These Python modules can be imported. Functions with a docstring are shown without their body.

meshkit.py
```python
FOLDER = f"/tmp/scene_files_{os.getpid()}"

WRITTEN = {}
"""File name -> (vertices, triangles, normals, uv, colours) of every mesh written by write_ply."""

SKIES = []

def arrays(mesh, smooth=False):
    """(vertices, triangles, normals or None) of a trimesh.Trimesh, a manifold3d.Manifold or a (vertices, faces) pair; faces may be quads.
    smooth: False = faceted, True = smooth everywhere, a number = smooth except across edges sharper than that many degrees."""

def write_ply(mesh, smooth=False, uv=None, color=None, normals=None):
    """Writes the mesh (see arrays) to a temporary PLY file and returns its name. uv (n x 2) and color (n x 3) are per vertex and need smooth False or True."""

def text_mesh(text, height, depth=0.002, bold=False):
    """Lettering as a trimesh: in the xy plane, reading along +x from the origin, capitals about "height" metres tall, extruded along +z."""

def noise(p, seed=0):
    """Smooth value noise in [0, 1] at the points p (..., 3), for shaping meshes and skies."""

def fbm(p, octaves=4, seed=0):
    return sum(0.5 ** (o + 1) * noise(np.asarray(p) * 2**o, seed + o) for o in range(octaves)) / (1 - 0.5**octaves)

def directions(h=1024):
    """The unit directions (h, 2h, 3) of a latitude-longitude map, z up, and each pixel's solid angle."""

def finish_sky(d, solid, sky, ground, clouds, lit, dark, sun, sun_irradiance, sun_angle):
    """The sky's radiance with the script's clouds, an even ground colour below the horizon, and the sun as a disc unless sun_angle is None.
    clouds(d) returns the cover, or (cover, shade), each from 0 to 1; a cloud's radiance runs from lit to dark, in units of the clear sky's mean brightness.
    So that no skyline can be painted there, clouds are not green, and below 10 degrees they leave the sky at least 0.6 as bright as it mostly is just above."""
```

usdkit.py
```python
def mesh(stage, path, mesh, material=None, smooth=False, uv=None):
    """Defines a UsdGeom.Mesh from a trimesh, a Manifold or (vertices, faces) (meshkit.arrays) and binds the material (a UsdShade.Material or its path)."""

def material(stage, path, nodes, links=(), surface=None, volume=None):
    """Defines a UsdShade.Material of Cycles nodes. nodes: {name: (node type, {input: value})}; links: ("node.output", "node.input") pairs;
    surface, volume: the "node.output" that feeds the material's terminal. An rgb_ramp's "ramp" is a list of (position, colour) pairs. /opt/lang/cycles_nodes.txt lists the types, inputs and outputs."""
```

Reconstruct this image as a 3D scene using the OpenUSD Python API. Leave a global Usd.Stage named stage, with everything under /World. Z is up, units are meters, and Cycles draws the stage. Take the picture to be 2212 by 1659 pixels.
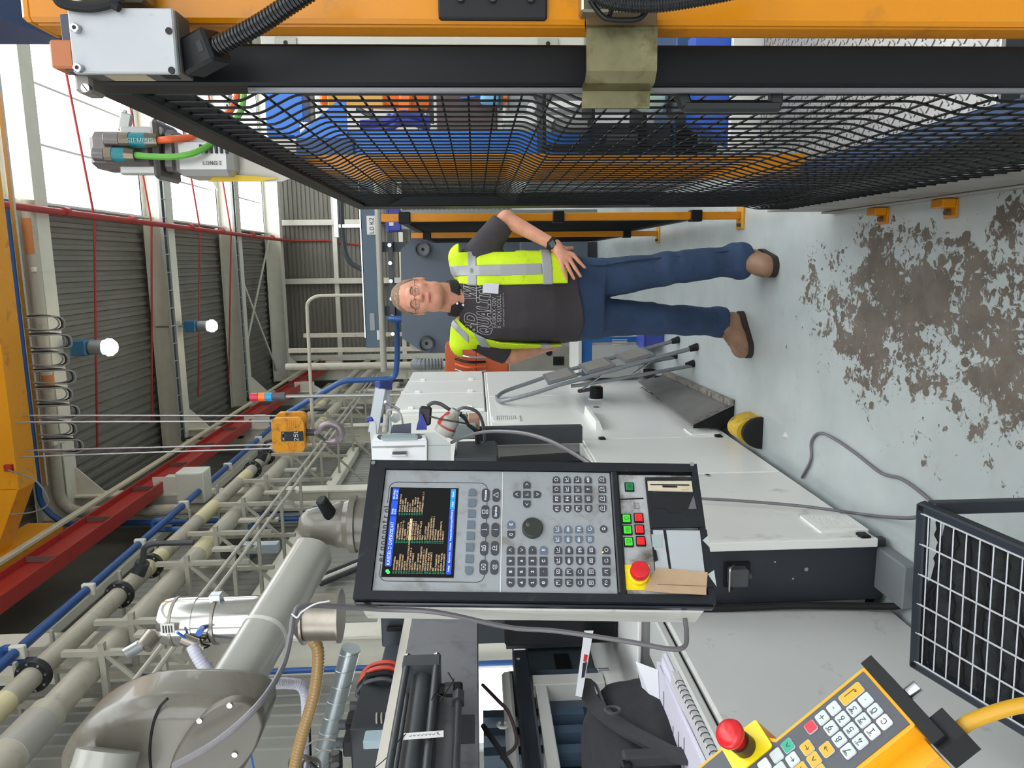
import math, random
import numpy as np, trimesh, manifold3d, shapely
from shapely import affinity
from shapely.geometry import Polygon, box as sbox, Point, LineString
from pxr import Usd, UsdGeom, UsdLux, UsdShade, Sdf, Gf, Vt
import usdkit, meshkit
random.seed(7); rng = np.random.RandomState(7)
stage = Usd.Stage.CreateInMemory()
UsdGeom.SetStageUpAxis(stage, UsdGeom.Tokens.z); UsdGeom.SetStageMetersPerUnit(stage, 1.0)
stage.SetDefaultPrim(UsdGeom.Xform.Define(stage, '/World').GetPrim())

EXPOSURE = -0.48; SKY = 0.6; L_ROOF = 3.6; L_BACK = 0.95; L_LEFT = 1.0; L_LOW = 2.0
# ---------------------------------------------------------------- camera (a phone held on its side: world up is picture left)
EYE = np.array([0, 0, 1.42]); FOC = 1600.0
def _rot(yaw, pitch, roll):
    B = np.array([[0, 1, 0], [0, 0, -1], [-1, 0, 0]], float)
    c, s = math.cos(yaw), math.sin(yaw); Z = np.array([[c, -s, 0], [s, c, 0], [0, 0, 1]])
    c, s = math.cos(pitch), math.sin(pitch); X = np.array([[1, 0, 0], [0, c, -s], [0, s, c]])
    c, s = math.cos(roll), math.sin(roll); Y = np.array([[c, 0, s], [0, 1, 0], [-s, 0, c]])
    return Z @ X @ Y @ B
CR = _rot(0.165717, -0.046960, 0.017998)
cam = UsdGeom.Camera.Define(stage, '/World/camera')
m4 = np.eye(4); m4[:3, :3] = CR.T; m4[3, :3] = EYE
cam.AddTransformOp().Set(Gf.Matrix4d(*m4.ravel().tolist()))
cam.CreateFocalLengthAttr(26.0); cam.CreateHorizontalApertureAttr(26.0 * 2212 / FOC); cam.CreateVerticalApertureAttr(26.0 * 1659 / FOC)
cam.CreateClippingRangeAttr(Gf.Vec2f(0.05, 200))
cam.CreateExposureAttr(EXPOSURE)

# ---------------------------------------------------------------- daylight: overcast sky through roof lights and a low window, plus unseen lights out of view
dome = UsdLux.DomeLight.Define(stage, '/World/sky'); dome.CreateIntensityAttr(1.0)
dome.CreateColorAttr(Gf.Vec3f(0.93, 0.97, 1.0)); dome.CreateExposureAttr(SKY)
def opening_light(name, c, aim, w, h, watts, col=(0.95, 0.98, 1.0)):
    l = UsdLux.RectLight.Define(stage, '/World/' + name)
    z = -np.array(aim, float); z /= np.linalg.norm(z)
    x = np.cross([0, 1, 0] if abs(z[1]) < .9 else [0, 0, 1], z); x /= np.linalg.norm(x); y = np.cross(z, x)
    m = np.eye(4); m[0, :3], m[1, :3], m[2, :3], m[3, :3] = x, y, z, c
    l.AddTransformOp().Set(Gf.Matrix4d(*m.ravel().tolist()))
    l.CreateWidthAttr(w); l.CreateHeightAttr(h); l.CreateIntensityAttr(watts); l.CreateColorAttr(Gf.Vec3f(*col))
opening_light('daylight_roof', (3.6, 10, 9.35), (0, 0, -1), 5.0, 35.0, L_ROOF)
opening_light('unseen_roof_light_right', (10.5, 10, 9.35), (0, 0, -1), 4.0, 35.0, L_ROOF)  # strip out of view, lights the hall from the right
opening_light('unseen_back_light', (3.0, -7.9, 4.6), (0, 1, -.15), 12.0, 5.0, L_BACK)  # unseen, behind the camera; lights the faces turned towards it
opening_light('unseen_left_light', (-5.1, -2.5, 4.2), (1, 0, 0), 9.0, 4.5, L_LEFT)  # unseen, left behind the camera; lights the fence side
opening_light('daylight_low', (-4.95, 8.4, 1.3), (1, 0, 0), 4.0, 1.5, L_LOW)

# ---------------------------------------------------------------- materials
def lin(c):
    c = np.asarray(c, float) / 255.0
    return tuple(np.where(c <= .04045, c / 12.92, ((c + .055) / 1.055) ** 2.4))
MATS = {}
def mat(name, rgb, rough=.5, metal=0., var=.0, scale=6., bump=0., bscale=80., spec=.5, emit=0., coat=0., trans=0., alpha=1., stain=None, squash=None):
    """A principled surface; var mottles its colour, bump roughens it, stain = (rgb, amount, scale) dirties it."""
    if name in MATS: return MATS[name]
    c = np.array(lin(rgb)); n = {"p": ("principled_bsdf", {"base_color": tuple(c), "roughness": rough, "metallic": metal, "specular_ior_level": spec, "coat_weight": coat, "transmission_weight": trans, "alpha": alpha})}
    L = []
    if emit: n["p"][1].update(emission_color=tuple(c), emission_strength=emit)
    if var or bump or stain: n["g"] = ("texture_coordinate", {}); src = "g.object"
    if (var or bump or stain) and squash:
        n["mp"] = ("mapping", {"scale": squash}); L.append(("g.object", "mp.vector")); src = "mp.vector"
    col = None
    if var:
        n["n1"] = ("noise_texture", {"scale": scale, "detail": 5., "roughness": .6}); L.append((src, "n1.vector"))
        n["r1"] = ("rgb_ramp", {"ramp": [(.3, tuple(np.clip(c * (1 - var), 0, 1))), (.7, tuple(np.clip(c * (1 + var), 0, 1)))]}); L.append(("n1.fac", "r1.fac")); col = "r1.color"
    if stain:
        n["n2"] = ("noise_texture", {"scale": stain[2], "detail": 8., "roughness": .65, "distortion": .3}); L.append((src, "n2.vector"))
        n["r2"] = ("rgb_ramp", {"ramp": [(.62 - .35 * stain[1], (0, 0, 0)), (.8 - .3 * stain[1], (1, 1, 1))]}); L.append(("n2.fac", "r2.fac"))
        n["m2"] = ("mix_color", {"a": tuple(c), "b": lin(stain[0])}); L.append(("r2.color", "m2.fac"))
        if col: L.append((col, "m2.a"))
        col = "m2.result"
    if col: L.append((col, "p.base_color"))
    if bump:
        n["n3"] = ("noise_texture", {"scale": bscale, "detail": 4.}); n["b"] = ("bump", {"strength": bump, "distance": .01})
        L += [(src, "n3.vector"), ("n3.fac", "b.height"), ("b.normal", "p.normal")]
    MATS[name] = usdkit.material(stage, '/World/Looks/' + name, n, L, surface="p.BSDF")
    return MATS[name]

# ---------------------------------------------------------------- shapes
tm = trimesh.Trimesh
def cat(*ms):
    ms = [m for m in (ms[0] if len(ms) == 1 and isinstance(ms[0], list) else ms) if m is not None]
    return trimesh.util.concatenate(ms)
def hull(pts): return trimesh.convex.convex_hull(np.asarray(pts, float))
def box(lo, hi, bev=0.):
    lo, hi = np.minimum(lo, hi).astype(float), np.maximum(lo, hi).astype(float); b = min(bev, *(0.49 * (hi - lo)))
    if b <= 0: return trimesh.creation.box(bounds=[lo, hi])
    P = []
    for s in np.ndindex(2, 2, 2):
        c = np.where(s, hi, lo); d = np.where(s, -b, b)
        for k in range(3):
            q = c + d; q[k] = c[k]; P.append(q)
    return hull(P)
def frame(o, x, y):
    x = np.array(x, float); x /= np.linalg.norm(x); y = np.array(y, float); y -= x * (x @ y); y /= np.linalg.norm(y)
    m = np.eye(4); m[:3, 0], m[:3, 1], m[:3, 2], m[:3, 3] = x, y, np.cross(x, y), o
    return m
def tf(m, M): m = m.copy(); m.apply_transform(M); return m
def axis_frame(p0, p1, ref=(0, 0, 1)):
    z = np.array(p1, float) - p0; z /= np.linalg.norm(z)
    ref = np.array(ref, float)
    if abs(ref @ z) > .95: ref = np.array([1., 0, 0]) if abs(z[0]) < .9 else np.array([0, 1., 0])
    x = np.cross(ref, z); x /= np.linalg.norm(x)
    m = np.eye(4); m[:3, 0], m[:3, 1], m[:3, 2], m[:3, 3] = x, np.cross(z, x), z, p0
    return m
def bar(p0, p1, w, h, bev=0., ref=(0, 0, 1)):
    """A straight bar; w is its width across ref, h along ref."""
    return tf(box([-w / 2, -h / 2, 0], [w / 2, h / 2, np.linalg.norm(np.subtract(p1, p0))], bev), axis_frame(p0, p1, ref))
def lathe(prof, p0=(0, 0, 0), p1=(0, 0, 1), n=24):
    """Revolves (radius, distance along the axis) pairs about the line p0-p1."""
    prof = np.array(prof, float); a = np.arange(n) / n * 2 * np.pi; k = len(prof)
    V = np.stack([np.outer(prof[:, 0], np.cos(a)), np.outer(prof[:, 0], np.sin(a)), np.repeat(prof[:, 1:2], n, 1)], -1).reshape(-1, 3); F = []
    for i in range(k - 1):
        for j in range(n):
            q = (i * n + j, i * n + (j + 1) % n, (i + 1) * n + (j + 1) % n, (i + 1) * n + j); F += [(q[0], q[1], q[2]), (q[0], q[2], q[3])]
    V = np.vstack([V, [0, 0, prof[0, 1]], [0, 0, prof[-1, 1]]])
    for j in range(n): F += [(k * n, (j + 1) % n, j), (k * n + 1, (k - 1) * n + j, (k - 1) * n + (j + 1) % n)]
    return tf(tm(V, F, process=False), axis_frame(p0, p1))
def cyl(p0, p1, r, r1=None, n=20, bev=0.):
    L = float(np.linalg.norm(np.subtract(p1, p0))); r1 = r if r1 is None else r1
    pr = [(r - bev, 0), (r, bev), (r1, L - bev), (r1 - bev, L)] if bev else [(r, 0), (r1, L)]
    return lathe(pr, p0, p1, n)
def smooth_path(pts, per=8):
    """A Catmull-Rom curve through the points."""
    P = np.array(pts, float); P = np.vstack([2 * P[0] - P[1], P, 2 * P[-1] - P[-2]]); out = []
    for i in range(1, len(P) - 2):
        for t in np.arange(per) / per:
            a, b, c, d = P[i - 1:i + 3]; out.append(.5 * (2 * b + (c - a) * t + (2 * a - 5 * b + 4 * c - d) * t * t + (3 * b - a - 3 * c + d) * t ** 3))
    return np.array(out + [P[-2]])
def round_path(pts, r, n=5):
    """A polyline whose corners are rounded with about radius r."""
    P = np.array(pts, float); out = [P[0]]
    for a, b, c in zip(P, P[1:], P[2:]):
        u, v = (a - b), (c - b); lu, lv = np.linalg.norm(u), np.linalg.norm(v); k = min(r, .49 * lu, .49 * lv); s, e = b + u / lu * k, b + v / lv * k
        for t in np.linspace(0, 1, n): out.append((1 - t) ** 2 * s + 2 * t * (1 - t) * b + t * t * e)
    return np.array(out + [P[-1]])
def tube(pts, r, n=8, rad=None):
    P = np.array(pts, float); T = np.gradient(P, axis=0); T /= np.linalg.norm(T, axis=1, keepdims=True) + 1e-12
    x = np.cross(T[0], [0, 0, 1.]);
    if np.linalg.norm(x) < .1: x = np.cross(T[0], [1., 0, 0])
    x /= np.linalg.norm(x); a = np.arange(n) / n * 2 * np.pi; V = []
    R = np.full(len(P), r) if rad is None else np.asarray(rad)
    for i in range(len(P)):
        x = x - T[i] * (x @ T[i]); x /= np.linalg.norm(x); y = np.cross(T[i], x)
        V.append(P[i] + R[i] * (np.outer(np.cos(a), x) + np.outer(np.sin(a), y)))
    k = len(P); V = np.vstack(V + [P[:1], P[-1:]]); F = []
    i, j = np.meshgrid(np.arange(k - 1), np.arange(n), indexing='ij'); q = [i * n + j, i * n + (j + 1) % n, (i + 1) * n + (j + 1) % n, (i + 1) * n + j]
    F = np.vstack([np.stack([q[0], q[1], q[2]], -1).reshape(-1, 3), np.stack([q[0], q[2], q[3]], -1).reshape(-1, 3)])
    j = np.arange(n); F = np.vstack([F, np.stack([0 * j + k * n, (j + 1) % n, j], 1), np.stack([0 * j + k * n + 1, (k - 1) * n + j, (k - 1) * n + (j + 1) % n], 1)])
    return tm(V, F, process=False)
def ribbed(pts, r, pitch, depth, n=12):
    """A corrugated hose."""
    P = np.array(pts, float); s = np.r_[0, np.cumsum(np.linalg.norm(np.diff(P, axis=0), axis=1))]; t = np.arange(0, s[-1], pitch / 4)
    Q = np.stack([np.interp(t, s, P[:, k]) for k in range(3)], 1)
    return tube(Q, r, n, np.where((np.arange(len(Q)) // 2) % 2, r, r - depth))
def extrude(poly, d, M=None, z0=0.):
    gs = [g for g in getattr(poly, 'geoms', [poly]) if g.area > 1e-9]
    m = cat([trimesh.creation.extrude_polygon(g, d, engine='earcut') for g in gs]); m.apply_translation([0, 0, z0])
    return m if M is None else tf(m, M)
def rrect(w, h, r, cx=0, cy=0): return sbox(cx - w / 2 + r, cy - h / 2 + r, cx + w / 2 - r, cy + h / 2 - r).buffer(r, quad_segs=4)
_FONT = {}
def text2d(text, height, bold=False, align='c'):
    """Lettering as a flat shape, centred on (0, 0)."""
    import glob
    from PIL import Image, ImageDraw, ImageFont
    if 'f' not in _FONT: _FONT['f'] = ImageFont.truetype(glob.glob("/opt/blender-*/*/datafiles/fonts/Inter.woff2")[0], 64)
    f = _FONT['f']; x0, y0, x1, y1 = f.getbbox(text, anchor='ls', stroke_width=2 * bold)
    im = Image.new('L', (x1 - x0 + 8, y1 - y0 + 8)); ImageDraw.Draw(im).text((4 - x0, 4 - y0), text, 255, f, anchor='ls', stroke_width=2 * bold)
    on = np.pad(np.asarray(im) > 127, ((0, 0), (1, 1))).astype(np.int8); rows, st = np.nonzero(np.diff(on, axis=1) == 1); en = np.nonzero(np.diff(on, axis=1) == -1)[1]
    s = shapely.union_all(shapely.box(st, -rows - 1, en, -rows)).buffer(.6).buffer(-.6).simplify(.8); k = height / 46.7
    b = s.bounds; s = affinity.translate(s, {'c': -(b[0] + b[2]) / 2, 'l': -b[0]}[align], -(b[1] + b[3]) / 2 if align == 'c' else 4 - y0 - 23)
    return affinity.scale(s, k, k, origin=(0, 0))
def strokes(lines, w): return shapely.union_all([LineString(l).buffer(w / 2, quad_segs=2) for l in lines])

# ---------------------------------------------------------------- measured directions: where a sight line meets a known plane of the place
def _ray(px, py): return CR @ np.array([(px - 1106) / FOC, -(py - 829.5) / FOC, -1.0])
def onX(px, py, X): d = _ray(px, py); return EYE + d * X / d[0]
def onY(px, py, Y): d = _ray(px, py); return EYE + d * Y / d[1]
def onZ(px, py, Z): d = _ray(px, py); return EYE + d * (Z - EYE[2]) / d[2]
def onP(px, py, o, n): d = _ray(px, py); return EYE + d * (np.dot(np.subtract(o, EYE), n) / np.dot(d, n))

# ---------------------------------------------------------------- things, parts and sub-parts
USED = {}; THINGS = []
def numbered(where, name):
    k = USED.get((where, name), 0); USED[where, name] = k + 1
    return name if k == 0 else f'{name}_{k:03d}'
class Thing:
    def __init__(s, name, label=None, category=None, group=None, kind=None, single=False):
        s.path = '/World/' + numbered('/World', name); s.data = dict(label=label, category=category, group=group, kind=kind); s.parts = []; s.single = single; THINGS.append(s)
    def add(s, name, mesh, m, smooth=30, under=None, label=None, kind=None):
        where = s.path if under is None else under; path = where if s.single else where + '/' + numbered(where, name)
        s.parts.append((path, mesh, m, smooth, label, kind)); return path
    def write(s):
        if not s.parts: return
        lo = np.min([p[1].bounds[0] for p in s.parts], 0); hi = np.max([p[1].bounds[1] for p in s.parts], 0)
        base = np.array([(lo[0] + hi[0]) / 2, (lo[1] + hi[1]) / 2, lo[2]])
        if not s.single: UsdGeom.Xform.Define(stage, s.path).AddTranslateOp().Set(Gf.Vec3d(*base.tolist()))
        for path, mesh, m, smooth, label, kind in s.parts:
            v = tm(mesh.vertices - base, mesh.faces, process=False)
            u = usdkit.mesh(stage, path, v, m, smooth=smooth)
            if s.single: u.AddTranslateOp().Set(Gf.Vec3d(*base.tolist()))
            if label: u.GetPrim().SetCustomDataByKey('label', label)
            if kind: u.GetPrim().SetCustomDataByKey('kind', kind)
        p = stage.GetPrimAtPath(s.path)
        for k, v in s.data.items():
            if v: p.SetCustomDataByKey(k, v)
def single(name, mesh, m, label=None, category=None, group=None, kind=None, smooth=30):
    t = Thing(name, label, category, group, kind, single=True); t.add(name, mesh, m, smooth); return t
def struct(name, mesh, m, label=None, smooth=False): return single(name, mesh, m, label, kind='structure', smooth=smooth)
# ================================================================ the hall
M = mat
white_paint = M('white_paint', (224, 220, 206), .45, var=.05, scale=3)
deck_m = M('roof_deck', (128, 124, 116), .6, var=.1, scale=1.2)
wall_m = M('wall_cladding', (150, 149, 142), .55, var=.06, scale=.7, squash=(1, 4, .3))
gable_m = M('gable_cladding', (120, 116, 106), .6, var=.16, scale=.5, squash=(.5, 1, 2))
dark_band_m = M('dark_concrete', (104, 102, 94), .85, var=.2, scale=.8, bump=.2, bscale=12)
BY = [12.5, 17.6, 22.6, 27.4]; ZR = 8.95; XW = -4.62; YG = 28.6; XE = 14.0; YB = -8.2

# the painted floor, worn down to bare concrete where people walk
def floor_material():
    n = {"g": ("geometry", {}), "p": ("principled_bsdf", {"roughness": .35, "specular_ior_level": .5})}
    L = []
    def noise(k, s, d=8., r=.6, dist=0., sq=(1, 1, 1)):
        n[k + "m"] = ("mapping", {"scale": sq}); n[k] = ("noise_texture", {"scale": s, "detail": d, "roughness": r, "distortion": dist})
        L.extend([("g.position", k + "m.vector"), (k + "m.vector", k + ".vector")])
    noise("big", 1.5, 3., .5, sq=(1.3, 1, 1)); noise("mid", 7., 7., .66, .7, sq=(1.25, .85, 1)); noise("fine", 34., 7., .68, .9); noise("tone", 2.5, 6.); noise("dirt", 9., 8., .7)
    n["sep"] = ("separate_xyz", {}); L.append(("g.position", "sep.vector"))
    # the walked strip: a worn lane along the aisle, most worn close to the cabinets' near end
    def mr(k, src, a, b, c, d): n[k] = ("map_range", {"range_type": "smoothstep", "from_min": a, "from_max": b, "to_min": c, "to_max": d, "clamp": True}); L.append((src, k + ".value"))
    def mth(k, t, a, b=None, v=None, v3=None):
        n[k] = ("math", {"math_type": t, **({"value2": v} if v is not None else {}), **({"value3": v3} if v3 is not None else {})}); L.append((a, k + ".value1"))
        if b: L.append((b, k + ".value2"))
    mr("yf", "sep.y", 2.6, 3.9, 1., 0.); mr("x0", "sep.x", -.95, -.25, 0., 1.); mr("x1", "sep.x", -.12, .2, 1., .62)
    mth("w1", "multiply", "yf.result", "x0.result"); mth("w2", "multiply", "w1.value", "x1.result")
    mth("s1", "multiply_add", "w2.value", v=.30, v3=-.205)
    mth("b1", "multiply", "big.fac", v=.32); mth("m1", "multiply", "mid.fac", v=.52); mth("f1", "multiply", "fine.fac", v=.44)
    mth("a1", "add", "b1.value", "m1.value"); mth("a2", "add", "a1.value", "f1.value"); mth("a3", "add", "a2.value", "s1.value")
    n["spm"] = ("mapping", {"scale": (1.2, .9, 1.)}); n["sp"] = ("voronoi_texture", {"scale": 11.}); L += [("g.position", "spm.vector"), ("spm.vector", "sp.vector")]
    mth("sp1", "less_than", "sp.distance", v=.20); mth("sp2", "multiply", "sp1.value", "w2.value"); mth("sp3", "multiply_add", "sp2.value", v=.12); L.append(("a3.value", "sp3.value3"))
    n["chip"] = ("rgb_ramp", {"ramp": [(.688, (0, 0, 0)), (.70, (1, 1, 1))]}); L.append(("sp3.value", "chip.fac"))
    n["paint"] = ("rgb_ramp", {"ramp": [(.3, lin((170, 178, 177))), (.7, lin((190, 197, 196)))]}); L.append(("tone.fac", "paint.fac"))
    n["bare"] = ("rgb_ramp", {"ramp": [(.3, lin((92, 84, 76))), (.75, lin((126, 116, 105)))]}); L.append(("dirt.fac", "bare.fac"))
    n["grime"] = ("rgb_ramp", {"ramp": [(.58, (0, 0, 0)), (.8, (.5, .5, .5))]}); L.append(("dirt.fac", "grime.fac"))
    n["pm"] = ("mix_color", {"b": lin((150, 146, 136))}); L += [("grime.color", "pm.fac"), ("paint.color", "pm.a")]
    n["mix"] = ("mix_color", {}); L += [("chip.color", "mix.fac"), ("pm.result", "mix.a"), ("bare.color", "mix.b"), ("mix.result", "p.base_color")]
    n["rr"] = ("map_range", {"to_min": .3, "to_max": .7}); L += [("chip.color", "rr.value"), ("rr.result", "p.roughness")]
    n["inv"] = ("math", {"math_type": "multiply", "value2": -1.}); n["bp"] = ("bump", {"strength": .5, "distance": .004})
    L += [("chip.color", "inv.value1"), ("inv.value", "bp.height"), ("bp.normal", "p.normal")]
    return usdkit.material(stage, '/World/Looks/painted_floor', n, L, surface="p.BSDF")
struct('floor', box([XW - .6, YB - .2, -.2], [XE, YG + .4, 0]), floor_material(), 'worn pale blue-grey painted concrete floor of the hall')

def corrugated(x0, x1, y0, y1, z, pitch=.2, h=.05):
    xs = []; k = int(round((x1 - x0) / pitch))
    prof = []
    for i in range(k):
        a = x0 + i * pitch
        prof += [(a, h), (a + pitch * .42, h), (a + pitch * .52, 0), (a + pitch * .9, 0)]
    prof += [(x1, h)]
    poly = Polygon(prof + [(x1, h + .03), (x0, h + .03)])
    m = trimesh.creation.extrude_polygon(poly, y1 - y0, engine='earcut')       # local z becomes y
    return tf(m, np.array([[1, 0, 0, 0], [0, 0, -1, y1], [0, 1, 0, z], [0, 0, 0, 1.]]))
ceil = Thing('ceiling', 'grey corrugated metal roof deck', kind='structure')
ceil.add('roof_deck', corrugated(XW - .2, 1.0, YB, YG + .2, ZR), deck_m, False)
ceil.add('roof_deck', corrugated(6.2, 8.4, YB, YG + .2, ZR), deck_m, False)
ceil.add('roof_deck', corrugated(12.6, XE, YB, YG + .2, ZR), deck_m, False)

frame_m = M('window_frame', (222, 224, 222), .4)
pane_m = usdkit.material(stage, '/World/Looks/roof_glass', {"t": ("transparent_bsdf", {"color": (.97, .98, .98)}), "g": ("glossy_bsdf", {"roughness": .05}), "m": ("mix_closure", {"fac": .06})},
                         [("t.BSDF", "m.closure1"), ("g.BSDF", "m.closure2")], surface="m.closure")
def roof_window(k, x0, x1, y0, y1):
    t = Thing(f'window_{k}', 'frosted white roof light between two beams', kind='structure')
    f = [box([x0 - .04, y0, ZR - .32], [x0, y1, ZR + .1]), box([x1, y0, ZR - .32], [x1 + .04, y1, ZR + .1]), box([x0, y0, ZR - .1], [x1, y0 + .06, ZR + .08]), box([x0, y1 - .06, ZR - .1], [x1, y1, ZR + .08])]
    f += [box([x0 + i * (x1 - x0) / 5 - .02, y0, ZR], [x0 + i * (x1 - x0) / 5 + .02, y1, ZR + .06]) for i in range(1, 5)]
    t.add('window_frame', cat(f), frame_m, False)
    for i in range(5):
        a = x0 + i * (x1 - x0) / 5; t.add('pane', box([a + .03, y0 + .07, ZR + .04], [a + (x1 - x0) / 5 - .03, y1 - .07, ZR + .05]), pane_m, False)
ys = [YB + .3, -2.8, 2.3, 7.4] + BY + [YG]
for k, (a, b) in enumerate(zip(ys, ys[1:])): roof_window(k + 1, 1.04, 6.2, a + .12, b - .12)
for k, (a, b) in enumerate(zip(ys, ys[1:])): roof_window(k + 20, 8.44, 12.6, a + .12, b - .12)  # right-hand strip, out of view, under its unseen light

# walls: ribbed sheet on the long left wall, horizontal sheets on the gable
def left_sheet(y0, y1, z0, z1, pitch=.18):
    prof = []; k = int((y1 - y0) / pitch)
    for i in range(k):
        a = y0 + i * pitch; prof += [(a, 0), (a + pitch * .78, 0), (a + pitch * .84, .018), (a + pitch * .94, .018)]
    poly = Polygon(prof + [(y0 + k * pitch, 0), (y1, 0), (y1, -.05), (y0, -.05)])
    m = trimesh.creation.extrude_polygon(poly, z1 - z0, engine='earcut')
    return tf(m, np.array([[0, 1, 0, XW], [1, 0, 0, 0], [0, 0, 1, z0], [0, 0, 0, 1.]]))
wl = Thing('wall_left', 'ribbed grey sheet wall behind the pipe rack', kind='structure')
def flip(m): m = m.copy(); m.invert(); return m
wl.add('wall_sheet', flip(left_sheet(6.4, YG, 0, .85)), wall_m, False); wl.add('wall_sheet', flip(left_sheet(9.8, YG, .85, 1.75)), wall_m, False)
wl.add('wall_sheet', flip(left_sheet(6.4, YG, 1.75, 6.7)), wall_m, False)
wl.add('wall_sheet', box([XW - .1, -.2, 0], [XW, 6.4, 9]), wall_m, False)
wl.add('concrete_band', box([XW - .15, 6.4, 6.7], [XW + .06, YG, ZR]), dark_band_m, False)  # upper wall, darker than the sheets below
wl.add('wall_sheet', box([XW - .1, YB, 6.7], [XW, -.2, 9]), wall_m, False); wl.add('wall_sheet', box([XW - .1, YB, 0], [XW, -.2, 1.8]), wall_m, False)
wl.add('wall_sheet', box([XW - .1, YB, 1.8], [XW, -7.1, 6.7]), wall_m, False)  # sheets leave an unseen opening behind the camera for the left light
w9 = Thing('window_40', 'low bright window in the left wall', kind='structure')
w9.add('window_frame', cat([box([XW - .08, 6.4, .85], [XW + .02, 6.5, 1.75]), box([XW - .08, 9.7, .85], [XW + .02, 9.8, 1.75]), box([XW - .08, 8.07, .85], [XW + .02, 8.13, 1.75])]), frame_m, False)
w9.add('pane', box([XW - .05, 6.5, .85], [XW - .04, 8.07, 1.75]), pane_m, False); w9.add('pane', box([XW - .05, 8.13, .85], [XW - .04, 9.7, 1.75]), pane_m, False)
def gable_sheet():
    z = np.arange(0, 9.2, .16); P = []
    for a in z: P += [(a, 0), (a + .1, 0), (a + .115, .03), (a + .145, .03)]
    poly = Polygon(P + [(z[-1] + .16, 0), (z[-1] + .16, .1), (0, .1)])
    m = trimesh.creation.extrude_polygon(poly, XE - XW + 1, engine='earcut')
    return tf(m, np.array([[0, 0, 1, XW - .3], [0, 1, 0, YG], [1, 0, 0, 0], [0, 0, 0, 1.]]))
wf = Thing('wall_far', 'dark horizontal sheet gable wall at the far end', kind='structure')
wf.add('wall_sheet', flip(gable_sheet()), gable_m, False)
struct('wall_right', box([XE, YB, 0], [XE + .2, YG, 9.2]), wall_m, 'plain wall out of view beyond the robot cell')  # unseen; closes the hall against the open sky
wb = Thing('wall_back', 'unseen back wall with a broad opening for light', kind='structure')  # out of view; its opening lets in the light behind the camera
for lo, hi in (([XW - .4, 0], [XE, 2.0]), ([XW - .4, 7.2], [XE, 9.2]), ([XW - .4, 2.0], [-3.1, 7.2]), ([9.1, 2.0], [XE, 7.2])):
    wb.add('wall_sheet', box([lo[0], YB, lo[1]], [hi[0], YB + .2, hi[1]]), wall_m, False)

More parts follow.
